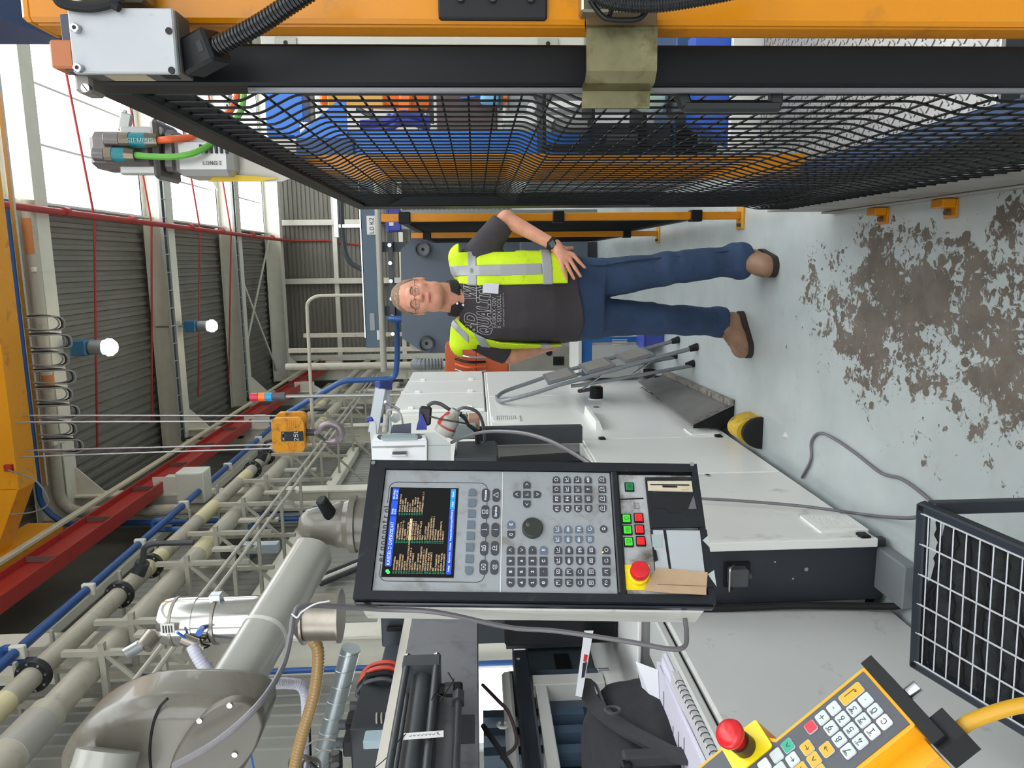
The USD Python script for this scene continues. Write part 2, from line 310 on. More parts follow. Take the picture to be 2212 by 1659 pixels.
# steel frames: roof beams and the columns that carry them
def i_beam(p0, p1, w, h, t=.02, ref=(0, 0, 1)):
    off = np.array(ref, float) * (h / 2 - t / 2)
    return cat(bar(p0 + off, p1 + off, w, t, ref=ref), bar(p0 - off, p1 - off, w, t, ref=ref), bar(p0, p1, t, h - 2 * t, ref=ref))
for i, y in enumerate(BY):
    b = Thing('roof_beam', f"light grey steel beam across the roof, number {i + 1} from the camera", kind='structure')
    b.add('beam', i_beam(np.array([XW + .3, y, 8.6]), np.array([XE, y, 8.6]), .36, .55), white_paint, False)
for i, y in enumerate([7.35] + BY):
    c = Thing('wall_column', f"white steel column at the left wall, number {i + 1} from the camera", kind='structure')
    x0, x1 = -4.32, -3.9
    c.add('flange', box([x0, y, 0], [x0 + .03, y + .3, 8.35 if i else 9.2]), white_paint, False); c.add('flange', box([x1 - .03, y, 0], [x1, y + .3, 8.35 if i else 9.2]), white_paint, False)
    c.add('web', box([x0 + .03, y + .14, 0], [x1 - .03, y + .16, 8.35 if i else 9.2]), white_paint, False)
    if i:
        c.add('gusset', extrude(Polygon([(0, 0), (.5, 0), (0, -.5)]), .02, frame([x1, y + .14, 8.33], [1, 0, 0], [0, 0, 1])), white_paint, False)
    for z in (2.1, 4.05, 6.2): c.add('stiffener', box([x0 + .03, y + .01, z], [x1 - .03, y + .29, z + .015]), white_paint, False)
# sheeting rails along the left wall and on the gable
for k, z in enumerate((2.5, 4.3, 6.72)):
    for i in range(4):
        y0 = ([7.35] + BY)[i]
        struct('wall_rail', box([XW + .02, y0 + .3, z], [XW + .2, ([7.35] + BY)[i + 1], z + .22], .01), white_paint, 'white sheeting rail between two wall columns')
for x in (-3.6, -.7, 1.45): struct('gable_post', box([x - .1, YG - .3, 0], [x + .1, YG - .1, ZR]), white_paint, 'white upright of the gable wall')
for z in (6.55, 4.1): struct('gable_rail', box([XW, YG - .2, z], [8, YG - .05, z + .16]), white_paint, 'white horizontal rail of the gable wall')
for x0, x1 in ((-4.1, -2.0), (-2.0, -4.1)):
    pass
brace_m = white_paint
for a, b in (((-3.9, 22.6), (.9, 27.4)), ((.9, 22.6), (-3.9, 27.4))):
    struct('roof_brace', bar([a[0], a[1], 8.75 + .03 * (a[0] > 0)], [b[0], b[1], 8.75 + .03 * (a[0] > 0)], .1, .03), brace_m, 'light steel cross brace under the roof deck')
for a, b in (((4.6, 17.8), (2.1, 22.4)),): struct('roof_brace', bar([a[0], a[1], 8.8], [b[0], b[1], 8.8], .1, .03), brace_m, 'light steel brace under the roof light')
# ================================================================ the white moulding machine along the left of the aisle
cover_m = M('white_cover', (236, 236, 232), .28, var=.015, scale=1.5)
cover_dirty = M('white_cover_worn', (226, 225, 221), .33, var=.03, scale=2.5, stain=((176, 172, 166), .10, 7))
plinth_m = M('anthracite', (46, 50, 58), .5, var=.1, scale=4)
black_m = M('black_plastic', (15, 16, 18), .5, spec=.35); black_rub = M('black_rubber', (20, 20, 21), .8)
steel_m = M('bright_steel', (190, 192, 196), .3, 1., var=.05); dsteel_m = M('dark_steel', (70, 72, 76), .45, .6, var=.15)
grey_m = M('light_grey_paint', (198, 199, 196), .4, var=.02)
XM = -.95
mm = Thing('moulding_machine', 'long white panelled moulding machine along the left side of the aisle', 'machine')
mm.add('body', box([-2.0, 2.40, .06], [XM - .03, 6.34, .86]), grey_m, False)
mm.add('body', box([-1.9, 3.86, .86], [XM - .03, 6.34, 1.345]), grey_m, False)
mm.add('roof_panel', box([-1.9, 3.84, 1.345], [XM - .004, 6.35, 1.36], .004), cover_m, False)
mm.add('roof_panel', box([-2.0, 2.365, .865], [XM - .004, 3.83, .88], .004), cover_m, False)
for a, b, z0, z1 in ((5.165, 6.35, .06, 1.345), (3.845, 5.155, .06, 1.345), (3.165, 3.835, .06, .865), (2.365, 3.157, .06, .865)):
    mm.add('side_cover', box([XM - .03, a, z0], [XM, b, z1], .006), cover_m if b > 3.5 else cover_dirty, False)
mm.add('plinth', box([-1.95, 2.45, 0], [-1.0, 6.3, .06]), plinth_m, False)
ne = mm.add('end_plate', box([-1.186, 2.372, .015], [XM - .012, 2.40, .864], .004), plinth_m, False)
mm.add('foot_block', box([-1.14, 2.2, 0], [-.99, 2.372, .05], .005), M('foot_grey', (120, 124, 128), .5), False)
mm.add('edge_lip', box([XM - .032, 2.345, .06], [XM, 2.366, .866], .003), cover_m, False)
# louvre plates
for (y0, y1, z0, z1, nl) in ((4.32, 4.49, 1.165, 1.33, 10), (3.885, 4.03, .10, .262, 10), (2.405, 2.575, .06, .235, 11)):
    g = mm.add('louvre_plate', extrude(rrect(y1 - y0, z1 - z0, .008).difference(shapely.union_all([sbox(-(y1 - y0) * .36, z, (y1 - y0) * .36, z + (z1 - z0) * .74 / nl * .55) for z in np.linspace(-(z1 - z0) * .37, (z1 - z0) * .31, nl)])), .008,
        frame([XM, (y0 + y1) / 2, (z0 + z1) / 2], [0, 1, 0], [0, 0, 1])), cover_m, False)
    for z in np.linspace(z0 + (z1 - z0) * .13, z0 + (z1 - z0) * .81, nl):
        mm.add('louvre_slat', box([XM + .001, y0 + (y1 - y0) * .16, z + .006], [XM + .005, y1 - (y1 - y0) * .16, z + .010]), black_m if nl == 10 and z0 > 1 else M('slat_grey', (150, 150, 148), .5), False, under=g)
# black hinges, key lock, rating label
for y, z in ((5.16, 1.275), (5.16, .16), (3.84, .757), (3.84, .123), (3.84, 1.33), (2.37, .10)):
    mm.add('hinge', box([XM - .012, y - .022, z - .018], [XM + .009, y + .022, z + .018], .004), black_m, False)
k = mm.add('key_lock', cyl([XM, 3.12, .41], [XM + .006, 3.12, .41], .013, n=16), steel_m); mm.add('keyhole', box([XM + .006, 3.117, .404], [XM + .0075, 3.123, .416]), black_m, False, under=k)
mm.add('rating_plate', box([XM, 4.68, .63], [XM + .0015, 4.73, .665]), M('plate_grey', (120, 120, 122), .4), False)
mm.add('door_handle', hull([[XM, 4.05, .715], [XM, 4.52, .715], [XM, 4.05, .755], [XM, 4.52, .755], [XM + .05, 4.07, .735], [XM + .05, 4.50, .735], [XM + .05, 4.07, .752], [XM + .05, 4.50, .752]]), cover_m, False)
# rotary main switch with its lever
sw = mm.add('main_switch', cyl([XM, 5.0, .60], [XM + .085, 5.0, .60], .047, .045, n=28, bev=.005), black_m)
mm.add('switch_base', cyl([XM, 5.0, .60], [XM + .006, 5.0, .60], .055, n=28), cover_m, under=sw)
mm.add('switch_ring', cyl([XM + .085, 5.0, .615], [XM + .089, 5.0, .615], .026, n=20), M('switch_green', (30, 130, 70), .4), under=sw, label='green ring of the switch')
mm.add('switch_stop', box([XM + .084, 4.97, .565], [XM + .09, 5.02, .59], .003), M('switch_red', (190, 50, 36), .4), False, under=sw, label='red stop field of the switch')
mm.add('switch_lever', bar([XM + .07, 5.0, .62], [XM + .045, 5.05, .72], .022, .03, .006), M('lever_grey', (74, 74, 78), .5), False, under=sw)
# connector socket and screws on the dark end plate
c0 = onY(1590, 1237, 2.372)
s = mm.add('connector_socket', box(c0 + [-.035, -.05, -.03], c0 + [.03, 0, .035], .006), M('socket_grey', (74, 76, 78), .55), False)
mm.add('socket_flange', box(c0 + [-.048, -.012, -.045], c0 + [.042, 0, .045], .004), black_m, False, under=s)
mm.add('socket_clip', tube(round_path([c0 + [-.045, -.03, .02], c0 + [-.045, -.055, .042], c0 + [.04, -.055, .042], c0 + [.04, -.03, .02]], .01), .004), steel_m, under=s)
mm.add('socket_latch', cyl(c0 + [0, -.03, -.04], c0 + [0, -.03, -.03], .012, n=12), M('socket_grey', (74, 76, 78), .55), under=s)
for px, py in ((1673, 1213), (1712, 1249), (1741, 1229)):
    p = onY(px, py, 2.372); mm.add('screw', cyl(p, p + [0, -.004, 0], .004 if py != 1229 else .007, n=12), steel_m)

# upper cabinet on the far half of the machine
uc = Thing('upper_cabinet', 'white metal cabinet with three hinged doors standing on the far half of the machine', 'cabinet')
uc.add('body', box([-1.85, 4.75, 1.365], [-.985, 6.5, 1.985], .01), M('cream_white', (222, 221, 212), .35, var=.01), False)
uc.add('sill', box([-1.85, 4.73, 1.362], [-.975, 4.75, 1.40]), grey_m, False)
for a, b in ((4.80, 5.40), (5.41, 5.95), (5.96, 6.48)):
    d = uc.add('door', box([-.985, a, 1.375], [-.962, b, 1.982], .004), cover_m, False)
    for z in (1.47, 1.86): uc.add('hinge', box([-.964, a + .02, z - .018], [-.945, a + .05, z + .018], .004), cover_m, False, under=d)

# black ribbed duct box on the lower near half, behind the operating panel
db = Thing('duct_box', 'black slatted box on the lower near end of the white machine', 'box')
db.add('body', box([-1.5, 2.7, .885], [-1.0, 3.7, 1.33], .01), black_m, False)
for i, y in enumerate(np.linspace(2.75, 3.62, 5)): db.add('flap', bar([-1.002, y, 1.31], [-.985, y, .90], .17, .006, ref=(1, 0, 0)), M('flap_black', (30, 30, 33), .55), False)
db.add('paper_label', box([-.984, 3.18, 1.20], [-.982, 3.24, 1.265]), M('paper', (226, 226, 232), .8), False, label='white paper label on the black box')

# rear unit of the machine nearer the camera: the grey base cabinet with a rim
bc = Thing('base_cabinet', 'pale grey base cabinet in the left foreground with papers and a rucksack on top', 'cabinet')
bc.add('body', box([-2.6, .35, .02], [-1.19, 2.36, .803], .008), M('base_grey', (204, 204, 202), .42, var=.025, scale=3, stain=((164, 160, 154), .05, 12)), False)
bc.add('top_rim', box([-1.36, .35, .812], [-1.195, 2.36, .84], .006), grey_m, False)
bc.add('rim_gap', box([-1.35, .36, .80], [-1.21, 2.35, .815]), black_m, False)
bc.add('worktop', box([-2.6, .35, .803], [-1.36, 2.36, .818]), M('dark_tray', (52, 56, 58), .5, var=.1), False)
bc.add('plinth', box([-2.5, .4, 0], [-1.24, 2.3, .02]), plinth_m, False)
mm2 = single('power_cable', tube(smooth_path([[-1.176, 2.352, .86], [-1.178, 2.33, .62], [-1.172, 2.32, .36], [-1.172, 2.30, .12], [-1.14, 2.24, .012], [-1.0, 2.1, .012], [-.9, 1.9, .012]], 10), .0125), black_rub, 'thick black power cable hanging down the end of the pale base cabinet', 'cable')

# sloping checker plate at the foot of the machine
st = Thing('step_plate', 'dark sloping checker plate along the floor at the foot of the white machine', 'step')
chk = M('checker_dark', (112, 110, 108), .5, .1, var=.15)
A0, A1, B0, B1_ = np.array([-.80, 3.95, .012]), np.array([-.852, 5.43, .012]), np.array([-.905, 3.95, .235]), np.array([-.905, 5.43, .215])
NS = np.cross(A1 - A0, B0 - A0); NS /= np.linalg.norm(NS); NS = NS if NS[0] > 0 else -NS
st.add('plate', hull([p + NS * k for p in (A0, A1, B0, B1_) for k in (0, -.006)]), chk, False)
st.add('edge_angle', bar(A0 + [.012, 0, .008], A1 + [.012, 0, .008], .035, .03, .003), M('worn_angle', (150, 146, 140), .5, .4, var=.2, scale=9, stain=((96, 78, 60), .45, 16)), False)
st.add('end_cheek', hull([[-.81, 3.96, 0], [-.93, 3.96, 0], [-.91, 3.96, .225], [-.93, 3.96, .225], [-.81, 3.97, 0], [-.93, 3.97, 0], [-.91, 3.97, .225], [-.93, 3.97, .225]]), black_m, False)  # black wedge standing in for the shaded hollow under the plate
for y in (4.0, 4.7, 5.38): st.add('support', box([-.93, y, 0], [-.86, y + .02, .10]), dsteel_m, False)
SY, SZ = (A1 - A0) / np.linalg.norm(A1 - A0), np.cross(SY, NS) if False else None
SY = (A1 - A0) / np.linalg.norm(A1 - A0); SZ = np.cross(NS, SY); SZ = SZ if SZ[2] > 0 else -SZ; bars = []
for i in range(int(1.46 / .03)):
    for j in range(7):
        if (i + j) % 2 == 0: c = A0 + SY * (.02 + .03 * i) + SZ * (.03 + .03 * j); bars.append(bar(c - SZ * .011 - SY * .004, c + SZ * .011 + SY * .004, .005, .004, ref=NS))
st.add('raised_pattern', cat(bars), M('checker_worn', (66, 64, 62), .5, .1), False, kind='stuff')
# ================================================================ the operating panel and its swivel arm
PO = np.array([-.5663, 1.5133, 1.3037])
PR = np.array([[.73486, .02196, .67787], [.67622, .05308, -.73479], [-.05212, .99835, .02416]])
PM = np.eye(4); PM[:3, :3] = PR; PM[:3, 3] = PO
def pl(m): return tf(m, PM)
def pp(x, y, z=0.): return PO + PR @ np.array([x, y, z])
bez_m = M('panel_bezel', (27, 30, 36), .42, var=.06, scale=8, stain=((58, 57, 56), .12, 26), spec=.4)
face_m = M('panel_face', (150, 153, 157), .45, var=.03, scale=9, stain=((112, 106, 98), .3, 11))
face2_m = M('panel_face_worn', (172, 174, 176), .5, var=.03, scale=9, stain=((96, 86, 76), .42, 14))
key_m = M('key_dark', (62, 63, 71), .45); key_b = M('key_blue', (96, 106, 122), .45); soft_m = M('soft_key', (96, 108, 120), .45)
leg_m = M('legend_white', (222, 224, 228), .5)
op = Thing('operating_panel', 'grey machine operating panel with a lit screen, keypad and red emergency stop', 'control panel')
W2, H2 = .158, .3688
op.add('housing', pl(box([-W2 - .003, -H2 + .01, -.135], [W2 - .01, H2 - .005, -.05], .006)), M('housing_white', (214, 213, 204), .35, var=.03, stain=((176, 170, 158), .1, 16)), False)
op.add('seal', pl(box([-W2 + .006, -H2 + .012, -.052], [W2 - .016, H2 - .01, -.034])), black_m, False)
ring = sbox(-W2, -H2, W2, H2).difference(sbox(-.141, -.3555, .137, .334))
op.add('bezel', pl(extrude(ring, .036, z0=-.036)), bez_m, False)
op.add('bezel_edge', pl(box([-W2 - .006, -H2, -.034], [-W2, H2, -.014], .003)), M('bezel_gloss', (34, 38, 46), .18), False)
op.add('backplate', pl(box([-.142, -.356, -.03], [.138, .335, -.012])), black_m, False)
fp = op.add('keypad_face', pl(box([-.140, -.1715, -.012], [.1362, .333, -.006], .001)), face_m, False)
op.add('divider_bar', pl(box([-.141, -.1885, -.012], [.137, -.1725, .002], .003)), bez_m, False)
op.add('seam_line', pl(box([-.140, .0685, -.006], [.1335, .0705, -.0053])), M('seam_white', (205, 206, 208), .5), False, under=fp)
ZF = -.006
# line round the screen field, broken for the lettering
o = rrect(.225, .218, .016, -.0065, .212); fr_ = o.boundary.buffer(.0007)
fr_ = fr_.difference(sbox(-.083, .315, .055, .326))
op.add('screen_outline', pl(extrude(fr_, .0006, z0=ZF)), key_m, False, under=fp)
x = -.078
for ch in 'ergocontrol':
    op.add('lettering', pl(extrude(affinity.translate(text2d(ch, .0118, bold=True, align='l'), x, .3215), .0006, z0=ZF)), key_m, False, under=fp); x += .0123
# lit screen: black glass, blue bars, yellowish columns of text
def em(name, rgb, e): return M(name, rgb, .4, emit=e)
sc = op.add('screen', pl(box([-.1105, .167, ZF], [.0925, .3172, ZF + .0012])), M('screen_black', (10, 10, 12), .25), False)
zs = ZF + .0012
blue_e, cyan_e, tan_e, grn_e, wht_e = em('lcd_blue', (24, 70, 190), .7), em('lcd_cyan', (40, 130, 200), .7), em('lcd_tan', (206, 176, 140), .75), em('lcd_green', (50, 160, 120), .6), em('lcd_white', (220, 228, 245), .8)
def scr(name, x0, y0, x1, y1, m): op.add(name, pl(box([x0, y0, zs], [x1, y1, zs + .0004])), m, False, under=sc)
scr('title_bar', -.088, .2985, .024, .312, blue_e); scr('units_field', .0255, .2985, .061, .312, blue_e); scr('clock_field', .0625, .2985, .090, .312, blue_e)
def stx(name, t, x, y, h, m, align='l'):
    op.add(name, pl(extrude(affinity.translate(text2d(t, h, align=align), x, y), .0003, z0=zs + .0004)), m, False, under=sc)
stx('title_text', 'KABEELD OVERZICHT', -.085, .3053, .0066, wht_e)
stx('units_text', 'Units', .029, .3078, .004, wht_e); stx('units_text', '0.00', .029, .3020, .004, wht_e); stx('clock_text', 'MO 08:16', .064, .3078, .0036, wht_e); stx('clock_text', '26.37.30', .064, .3020, .0036, wht_e)
op.add('logo_mark', pl(extrude(Point(-.098, .3055).buffer(.004).union(Point(-.101, .303).buffer(.0035)), .0004, z0=zs)), em('lcd_logo', (60, 190, 90), .8), False, under=sc)
cols = [(-.1035, '01 HOOFDMENU|02 MACHINE|03 KLAMPEENHEID|05 HOMON 54480|06 MATRIJS|07 SLUITZUPING HYDRAULISCH|11 LUCHTVENT GND 5-8|12 MATR 10 DIRECT|13 KERNEN|14 MATR.-GEBRUIK|15 CONF-VP-PARAMETER|17 DOSERINGSIND 1-4|18 PROCESOPTIMENING|20 PROCES-PROFIEL|21 TEMPER.TEKMECI|22 ME|23 ME PARAMETER|24 SPLIT-PROFIEL|25 MACRO-PROFIEL|27 INTRODUCEREN', .1875),
        (-.037, '30 TEMPERATUREN|31 HETRUNNER 1-16|32 HETRUNNER 17-32|33 KL-AIRDIS|34 TOEGANG HEETW|35 OVERZICHT REGELING 2|40 MAT STATISTIEK 1|41 MAT STATISTIEK 2|42 QUOCONTROLE|43 QUALITEIT TELLER|44 PROT|46 INST-EDIAAP|48 TUSSEN GEWICHT|50 TUSSENEN GEGEVENS 1|51 HOLDENEN GEGEVENS 2|52 SETPARAM|53 NOEMEND|55 EC-DIAGOPERATIE|56 PRODUCT', .1885),
        (.0265, '60 SPUITZ ROBOTCLE|61 ATALGETEST|62 ANMEN-NAME|63 BOSTRUPT|64 WUTLOG|65 INLO-KOPER|66 KODE - SERVOP|67 DATUM-MASJE|70 CONFIG ID|71 UITENBER-HOUS 1-2', .190)]
for ci, (cx, t, yb) in enumerate(cols):
    for i, ln in enumerate(t.split('|')):
        y = .2925 - i * .00545; c, w = ln[:2], ln[3:]
        if ci == 1 and i == 5:
            scr('selected_row', cx + .007, y - .0024, cx + .056, y + .0028, M('lcd_select', (222, 196, 150), .4, emit=.8)); 
        stx('row_code', c, cx, y, .0036, grn_e); stx('row_text', w, cx + .0075, y, .0033, M('lcd_dark', (60, 48, 36), .5) if (ci == 1 and i == 5) else tan_e)
for i, (t, m) in enumerate((('Setup', blue_e), ('Algemene', blue_e), ('Printen', blue_e), ('Password', blue_e), ('Onderhoud', blue_e), ('Wijziging', blue_e), ('Print', cyan_e), ('Reset', cyan_e))):
    x0 = -.1035 + i * .0242; scr('menu_field', x0, .1725, x0 + .0236, .1835, m); stx('menu_text', t, x0 + .0118, .178, .0037, wht_e, 'c')
# keys, placed on the measured grid of the face
def kxy(px, py, s, ox, oy):
    d = _ray(ox + px / s, oy + py / s); n = PR[:, 2]; t = ((PO + n * ZF - EYE) @ n) / (d @ n); q = (EYE + d * t - PO) @ PR; return q[0], q[1]
def dshape(w, h, open_):
    """A key: square, or with one round end towards l, r, u, d, or a pill p or disc c."""
    if open_ == 's': return rrect(w, h, .0008)
    if open_ == 'c': return Point(0, 0).buffer(h / 2, quad_segs=8)
    if open_ == 'p': return rrect(w, h, h * .46)
    v = sbox(-w / 2, -h / 2, w / 2, h / 2); r = min(w, h) / 2
    if open_ in 'lr': k = 1 if open_ == 'r' else -1; return sbox(-w / 2, -h / 2, w / 2, h / 2).intersection(sbox(min(0, -k * w), -h, max(0, -k * w), h)).union(affinity.scale(Point(0, 0).buffer(1, quad_segs=8), w / 2, h / 2, origin=(0, 0)).intersection(v))
    k = 1 if open_ == 'u' else -1
    return v.intersection(sbox(-w, min(0, -k * h), w, max(0, -k * h))).union(affinity.scale(Point(0, 0).buffer(1, quad_segs=8), w / 2, h / 2, origin=(0, 0)).intersection(v))
S5 = .001
ICON = {
 'tri': [[(-.006, -.004), (.006, -.004), (0, .006), (-.006, -.004)]], 'screw': [[(-.006, .003), (-.006, -.003), (.005, -.003), (.005, .003), (-.006, .003)], [(-.004, -.003), (-.001, .003)], [(-.001, -.003), (.002, .003)], [(.002, .0045), (.005, .006)], [(-.006, .005), (-.003, .003)]],
 'hook': [[(-.006, -.004), (.006, -.004)], [(-.004, -.004), (-.004, .003), (0, .006), (.004, .003), (.003, -.001), (0, .001)]], 'brk': [[(-.006, .004), (-.006, -.004), (-.002, -.004), (-.002, 0), (.002, 0), (.002, -.004), (.006, -.004), (.006, .004)], [(-.006, .004), (-.002, .004), (-.002, .002)], [(.006, .004), (.002, .004), (.002, .002)]],
 'swirl': [[(math.cos(a) * (.0015 + .0009 * a), math.sin(a) * (.0015 + .0009 * a)) for a in np.linspace(0, 5.6, 16)], [(math.cos(a + 3.14) * (.0015 + .0009 * a), math.sin(a + 3.14) * (.0015 + .0009 * a)) for a in np.linspace(0, 4, 12)]],
 'therm': [[(0, -.004), (0, .006)], [(-.0012, -.0045), (.0012, -.0045)], [(-.001, -.005), (.001, -.004)]], 'info': [[(0, -.005), (0, .002)], [(0, .0045), (0, .0055)]], 'flag': [[(-.004, .006), (-.004, 0), (.004, 0), (.004, .006), (-.004, .006)], [(-.004, -.0025), (.004, -.0025), (.004, -.006), (-.004, -.006), (-.004, -.0025)]],
 'box': [[(-.004, .003), (-.004, -.003), (.004, -.003), (.004, .003), (-.004, .003)], [(-.002, -.001), (0, .0015), (.002, -.001)]], 'arm': [[(-.005, .004), (-.005, -.003), (.005, -.003)], [(-.002, -.003), (-.002, .001), (.003, .001), (.003, .004)]],
 'gate': [[(-.004, -.004), (-.004, .004), (.004, .004), (.004, -.004)], [(-.001, .004), (-.001, .001), (.001, .001), (.001, .004)]], 'ring': [[(math.cos(a) * .0036, math.sin(a) * .0036) for a in np.linspace(0, 6.28, 14)]],
 'turn': [[(math.cos(a) * .0036, math.sin(a) * .0036) for a in np.linspace(.6, 5.6, 12)], [(.0015, -.0036), (.0045, -.002)]], 'hand': [[(-.004, -.003), (-.001, .003), (.004, .003), (.002, -.001), (.004, -.004)]], 'doc': [[(-.004, .004), (-.004, -.004), (.004, -.004), (.004, .004), (-.004, .004)], [(-.002, .001), (.002, .001)], [(-.002, -.001), (.002, -.001)]],
 'ho': [[(-.0045, -.002), (-.0015, .003), (-.0045, .003), (-.0045, -.002)], [(math.cos(a) * .002 + .003, math.sin(a) * .002) for a in np.linspace(0, 6.28, 10)]], 'up': [[(-.003, -.002), (0, .003), (.003, -.002)]], 'dn': [[(-.003, .002), (0, -.003), (.003, .002)]], 'lf': [[(.002, .003), (-.003, 0), (.002, -.003)]], 'rt': [[(-.002, .003), (.003, 0), (-.002, -.003)]], 'dl': [[(-.002, .003), (-.002, -.003), (.003, -.002)]], 'hose': [[(-.005, -.002), (.002, -.002), (.005, 0), (.002, .002), (-.005, .002), (-.005, -.002)], [(-.003, -.002), (-.003, .002)], [(-.001, -.002), (-.001, .002)], [(.001, -.002), (.001, .002)]],
}
def key(x, y, w, h, shp, leg=None, m=None, tall=.0025):
    k = op.add('key', pl(tf(extrude(dshape(w, h, shp), tall, z0=ZF), np.array([[1, 0, 0, x], [0, 1, 0, y], [0, 0, 1, 0], [0, 0, 0, 1.]]))), m or key_m, False)
    if leg:
        s = strokes(ICON[leg], .0009) if leg in ICON else text2d(leg, .0062 if len(leg) < 3 else .0048, bold=True)
        if leg not in ICON and s.bounds[2] - s.bounds[0] > w * .84: s = affinity.scale(s, *(2 * [w * .84 / (s.bounds[2] - s.bounds[0])]), origin=(0, 0))
        op.add('legend', pl(tf(extrude(s, .0005, z0=ZF + tall), np.array([[1, 0, 0, x], [0, 1, 0, y], [0, 0, 1, 0], [0, 0, 0, 1.]]))), leg_m, False, under=k)
A = (5.925, 1020, 1010)
for py, a, b in ((357, 'Process', 'tri'), (572, 'flag', 'Service'), (800, 'therm', 'info'), (1035, 'screw', 'hook'), (1278, 'brk', 'swirl')):
    r = (1278 - py) / 921; key(*kxy(145 + 27 * r, py, *A), .0315, .0168, 'p', a); key(*kxy(283 + 25 * r, py, *A), .0315, .0168, 'p', b)
for px, py, s, g in ((570, 348, 'u', 'up'), (700, 225, 'r', 'rt'), (700, 348, 's', 'dl'), (700, 472, 'l', 'lf'), (833, 348, 'd', 'dn')): key(*kxy(px, py, *A), .0165, .0165, s, g)
key(*kxy(497, 732, *A), .0172, .0165, 'r', 'E', key_b); key(*kxy(497, 862, *A), .0172, .0165, 'l', 'C')
for px, row in ((490, '789^'), (630, '456v'), (771, '123-'), (912, '0.CE')):
    for py, ch, sh in zip((1478, 1338, 1200, 1060), row, 'lssr'): key(*kxy(px, py, *A), .0182, .0165, sh, {'^': 'up', 'v': 'dn'}.get(ch, ch), key_b if ch == 'E' else key_m)
G = [(1075, ('F1', 'F2', 'ring', 'ring')), (1210, ('F3', 'F4', 'arm', 'arm')), (1345, ('gate', 'gate', 'arm', 'arm')), (1480, ('box', 'box', '?', 'ABC')), (1660, ('hook', 'hook', 'hook', 'hook'))]
for px, row in G:
    for py, g, sh in zip((530, 405, 282, 160), row, 'lssr'): key(*kxy(px + (530 - py) * -.02 + 8, py, *A), .0165, .0165, sh, g)
for px, row in ((1089, ('arm', 'arm')), (1226, ('hose', 'hose')), (1364, ('hose', 'F6')), (1503, ('box', 'turn'))):
    for py, g, sh in zip((925, 793), row, 'lr'): key(*kxy(px, py, *A), .0165, .0165, sh, g, key_b)
key(*kxy(1682, 790, *A), .0165, .0165, 'c', 'Q')
for px, row in ((1099, ('arm', 'arm', 'box', 'gate')), (1238, ('hose', 'hose', 'gate', 'gate')), (1378, ('F5', 'hose', 'turn', 'turn')), (1522, ('box', 'box', 'doc', 'doc')), (1715, ('ring', 'turn', 'hand', 'ho'))):
    for j, (py, g, sh) in enumerate(zip((1060, 1197, 1338, 1480), row, 'rsrl' if px > 1600 else 'rlrl')): key(*kxy(px, py, *A), .0172, .0165, 's' if px > 1600 and j == 2 else sh, g)
q = kxy(1670, 1090, *A); op.add('indicator_lamp', pl(cyl([q[0], q[1], ZF + .002], [q[0], q[1], ZF + .004], .0016, n=10)), em('led_yellow', (255, 230, 60), 2.))
B1 = (6.38, 790, 1030)
for i, (px, py) in enumerate(((1470, 216), (1465, 360), (1459, 510), (1451, 660), (1444, 815), (1436, 972), (1428, 1132), (1422, 1297))): key(*kxy(px, py, *B1), .0182, .0165, 'r' if i == 0 else 'l' if i == 7 else 's', None, soft_m)
# hand wheel
q = kxy(770, 785, *A)
kn = op.add('hand_wheel', pl(lathe([(.0225, 0), (.0225, .009), (.0205, .011), (.0195, .0105), (.0, .0105)], [q[0], q[1], ZF], [q[0], q[1], 1], 36)), M('wheel_green_black', (50, 54, 50), .35), True)
op.add('finger_dimple', pl(tf(trimesh.creation.icosphere(2, .0055), np.array([[1, 0, 0, q[0] + .006], [0, 1, 0, q[1] + .009], [0, 0, .35, ZF + .0105], [0, 0, 0, 1.]]))), M('wheel_gloss', (70, 74, 72), .15), True, under=kn)
# the lower field: lamps, emergency stop, floppy drive, cardboard patch
lf = op.add('switch_face', pl(box([-.140, -.3545, -.012], [.1315, -.190, ZF], .001)), face2_m, False)
C = (5.528, 1310, 1000)
def lampkey(px, py, m, icon=None):
    x, y = kxy(px, py, *C); k = op.add('push_button', pl(box([x - .0115, y - .0105, ZF], [x + .0115, y + .0105, ZF + .004], .0015)), black_m, False)
    op.add('button_cap', pl(box([x - .0088, y - .0082, ZF + .004], [x + .0088, y + .0082, ZF + .0062], .001)), m, False, under=k)
    if icon: op.add('button_symbol', pl(tf(extrude(strokes(icon, .0007), .0004, z0=ZF + .0062), np.array([[1, 0, 0, x], [0, 1, 0, y], [0, 0, 1, 0], [0, 0, 0, 1.]]))), M('symbol_green', (16, 70, 34), .5), False, under=k)
dia = [[(-.005, 0), (0, .004), (.005, 0), (0, -.004), (-.005, 0)], [(-.002, 0), (.002, 0)]]
jar = [[(-.003, .004), (.003, .004), (.003, -.002), (0, -.0045), (-.003, -.002), (-.003, .004)]]
lampkey(272, 292, M('button_green', (26, 120, 70), .4, emit=.05), dia)
gl = em('button_green_lit', (60, 190, 40), .55)
for px, py, ic in ((237, 672, jar), (248, 808, ICON['box']), (262, 950, jar)): lampkey(px, py, gl, ic)
rd = M('button_red', (222, 30, 34), .35, emit=.12)
for px, py in ((382, 662), (393, 800), (408, 940)): lampkey(px, py, rd)
def at3(px, py, z=0.):
    x, y = kxy(px, py, *C); return x, y
x0, y0 = at3(130, 438); x1, y1 = at3(440, 424)
op.add('groove', pl(box([min(x0, x1) - .001, min(y0, y1), ZF], [max(x0, x1) + .001, max(y0, y1) , ZF + .0012])) if False else pl(bar([x0, y0, ZF + .0005], [x1, y1, ZF + .0005], .0028, .001, ref=(0, 0, 1))), black_m, False, under=lf)
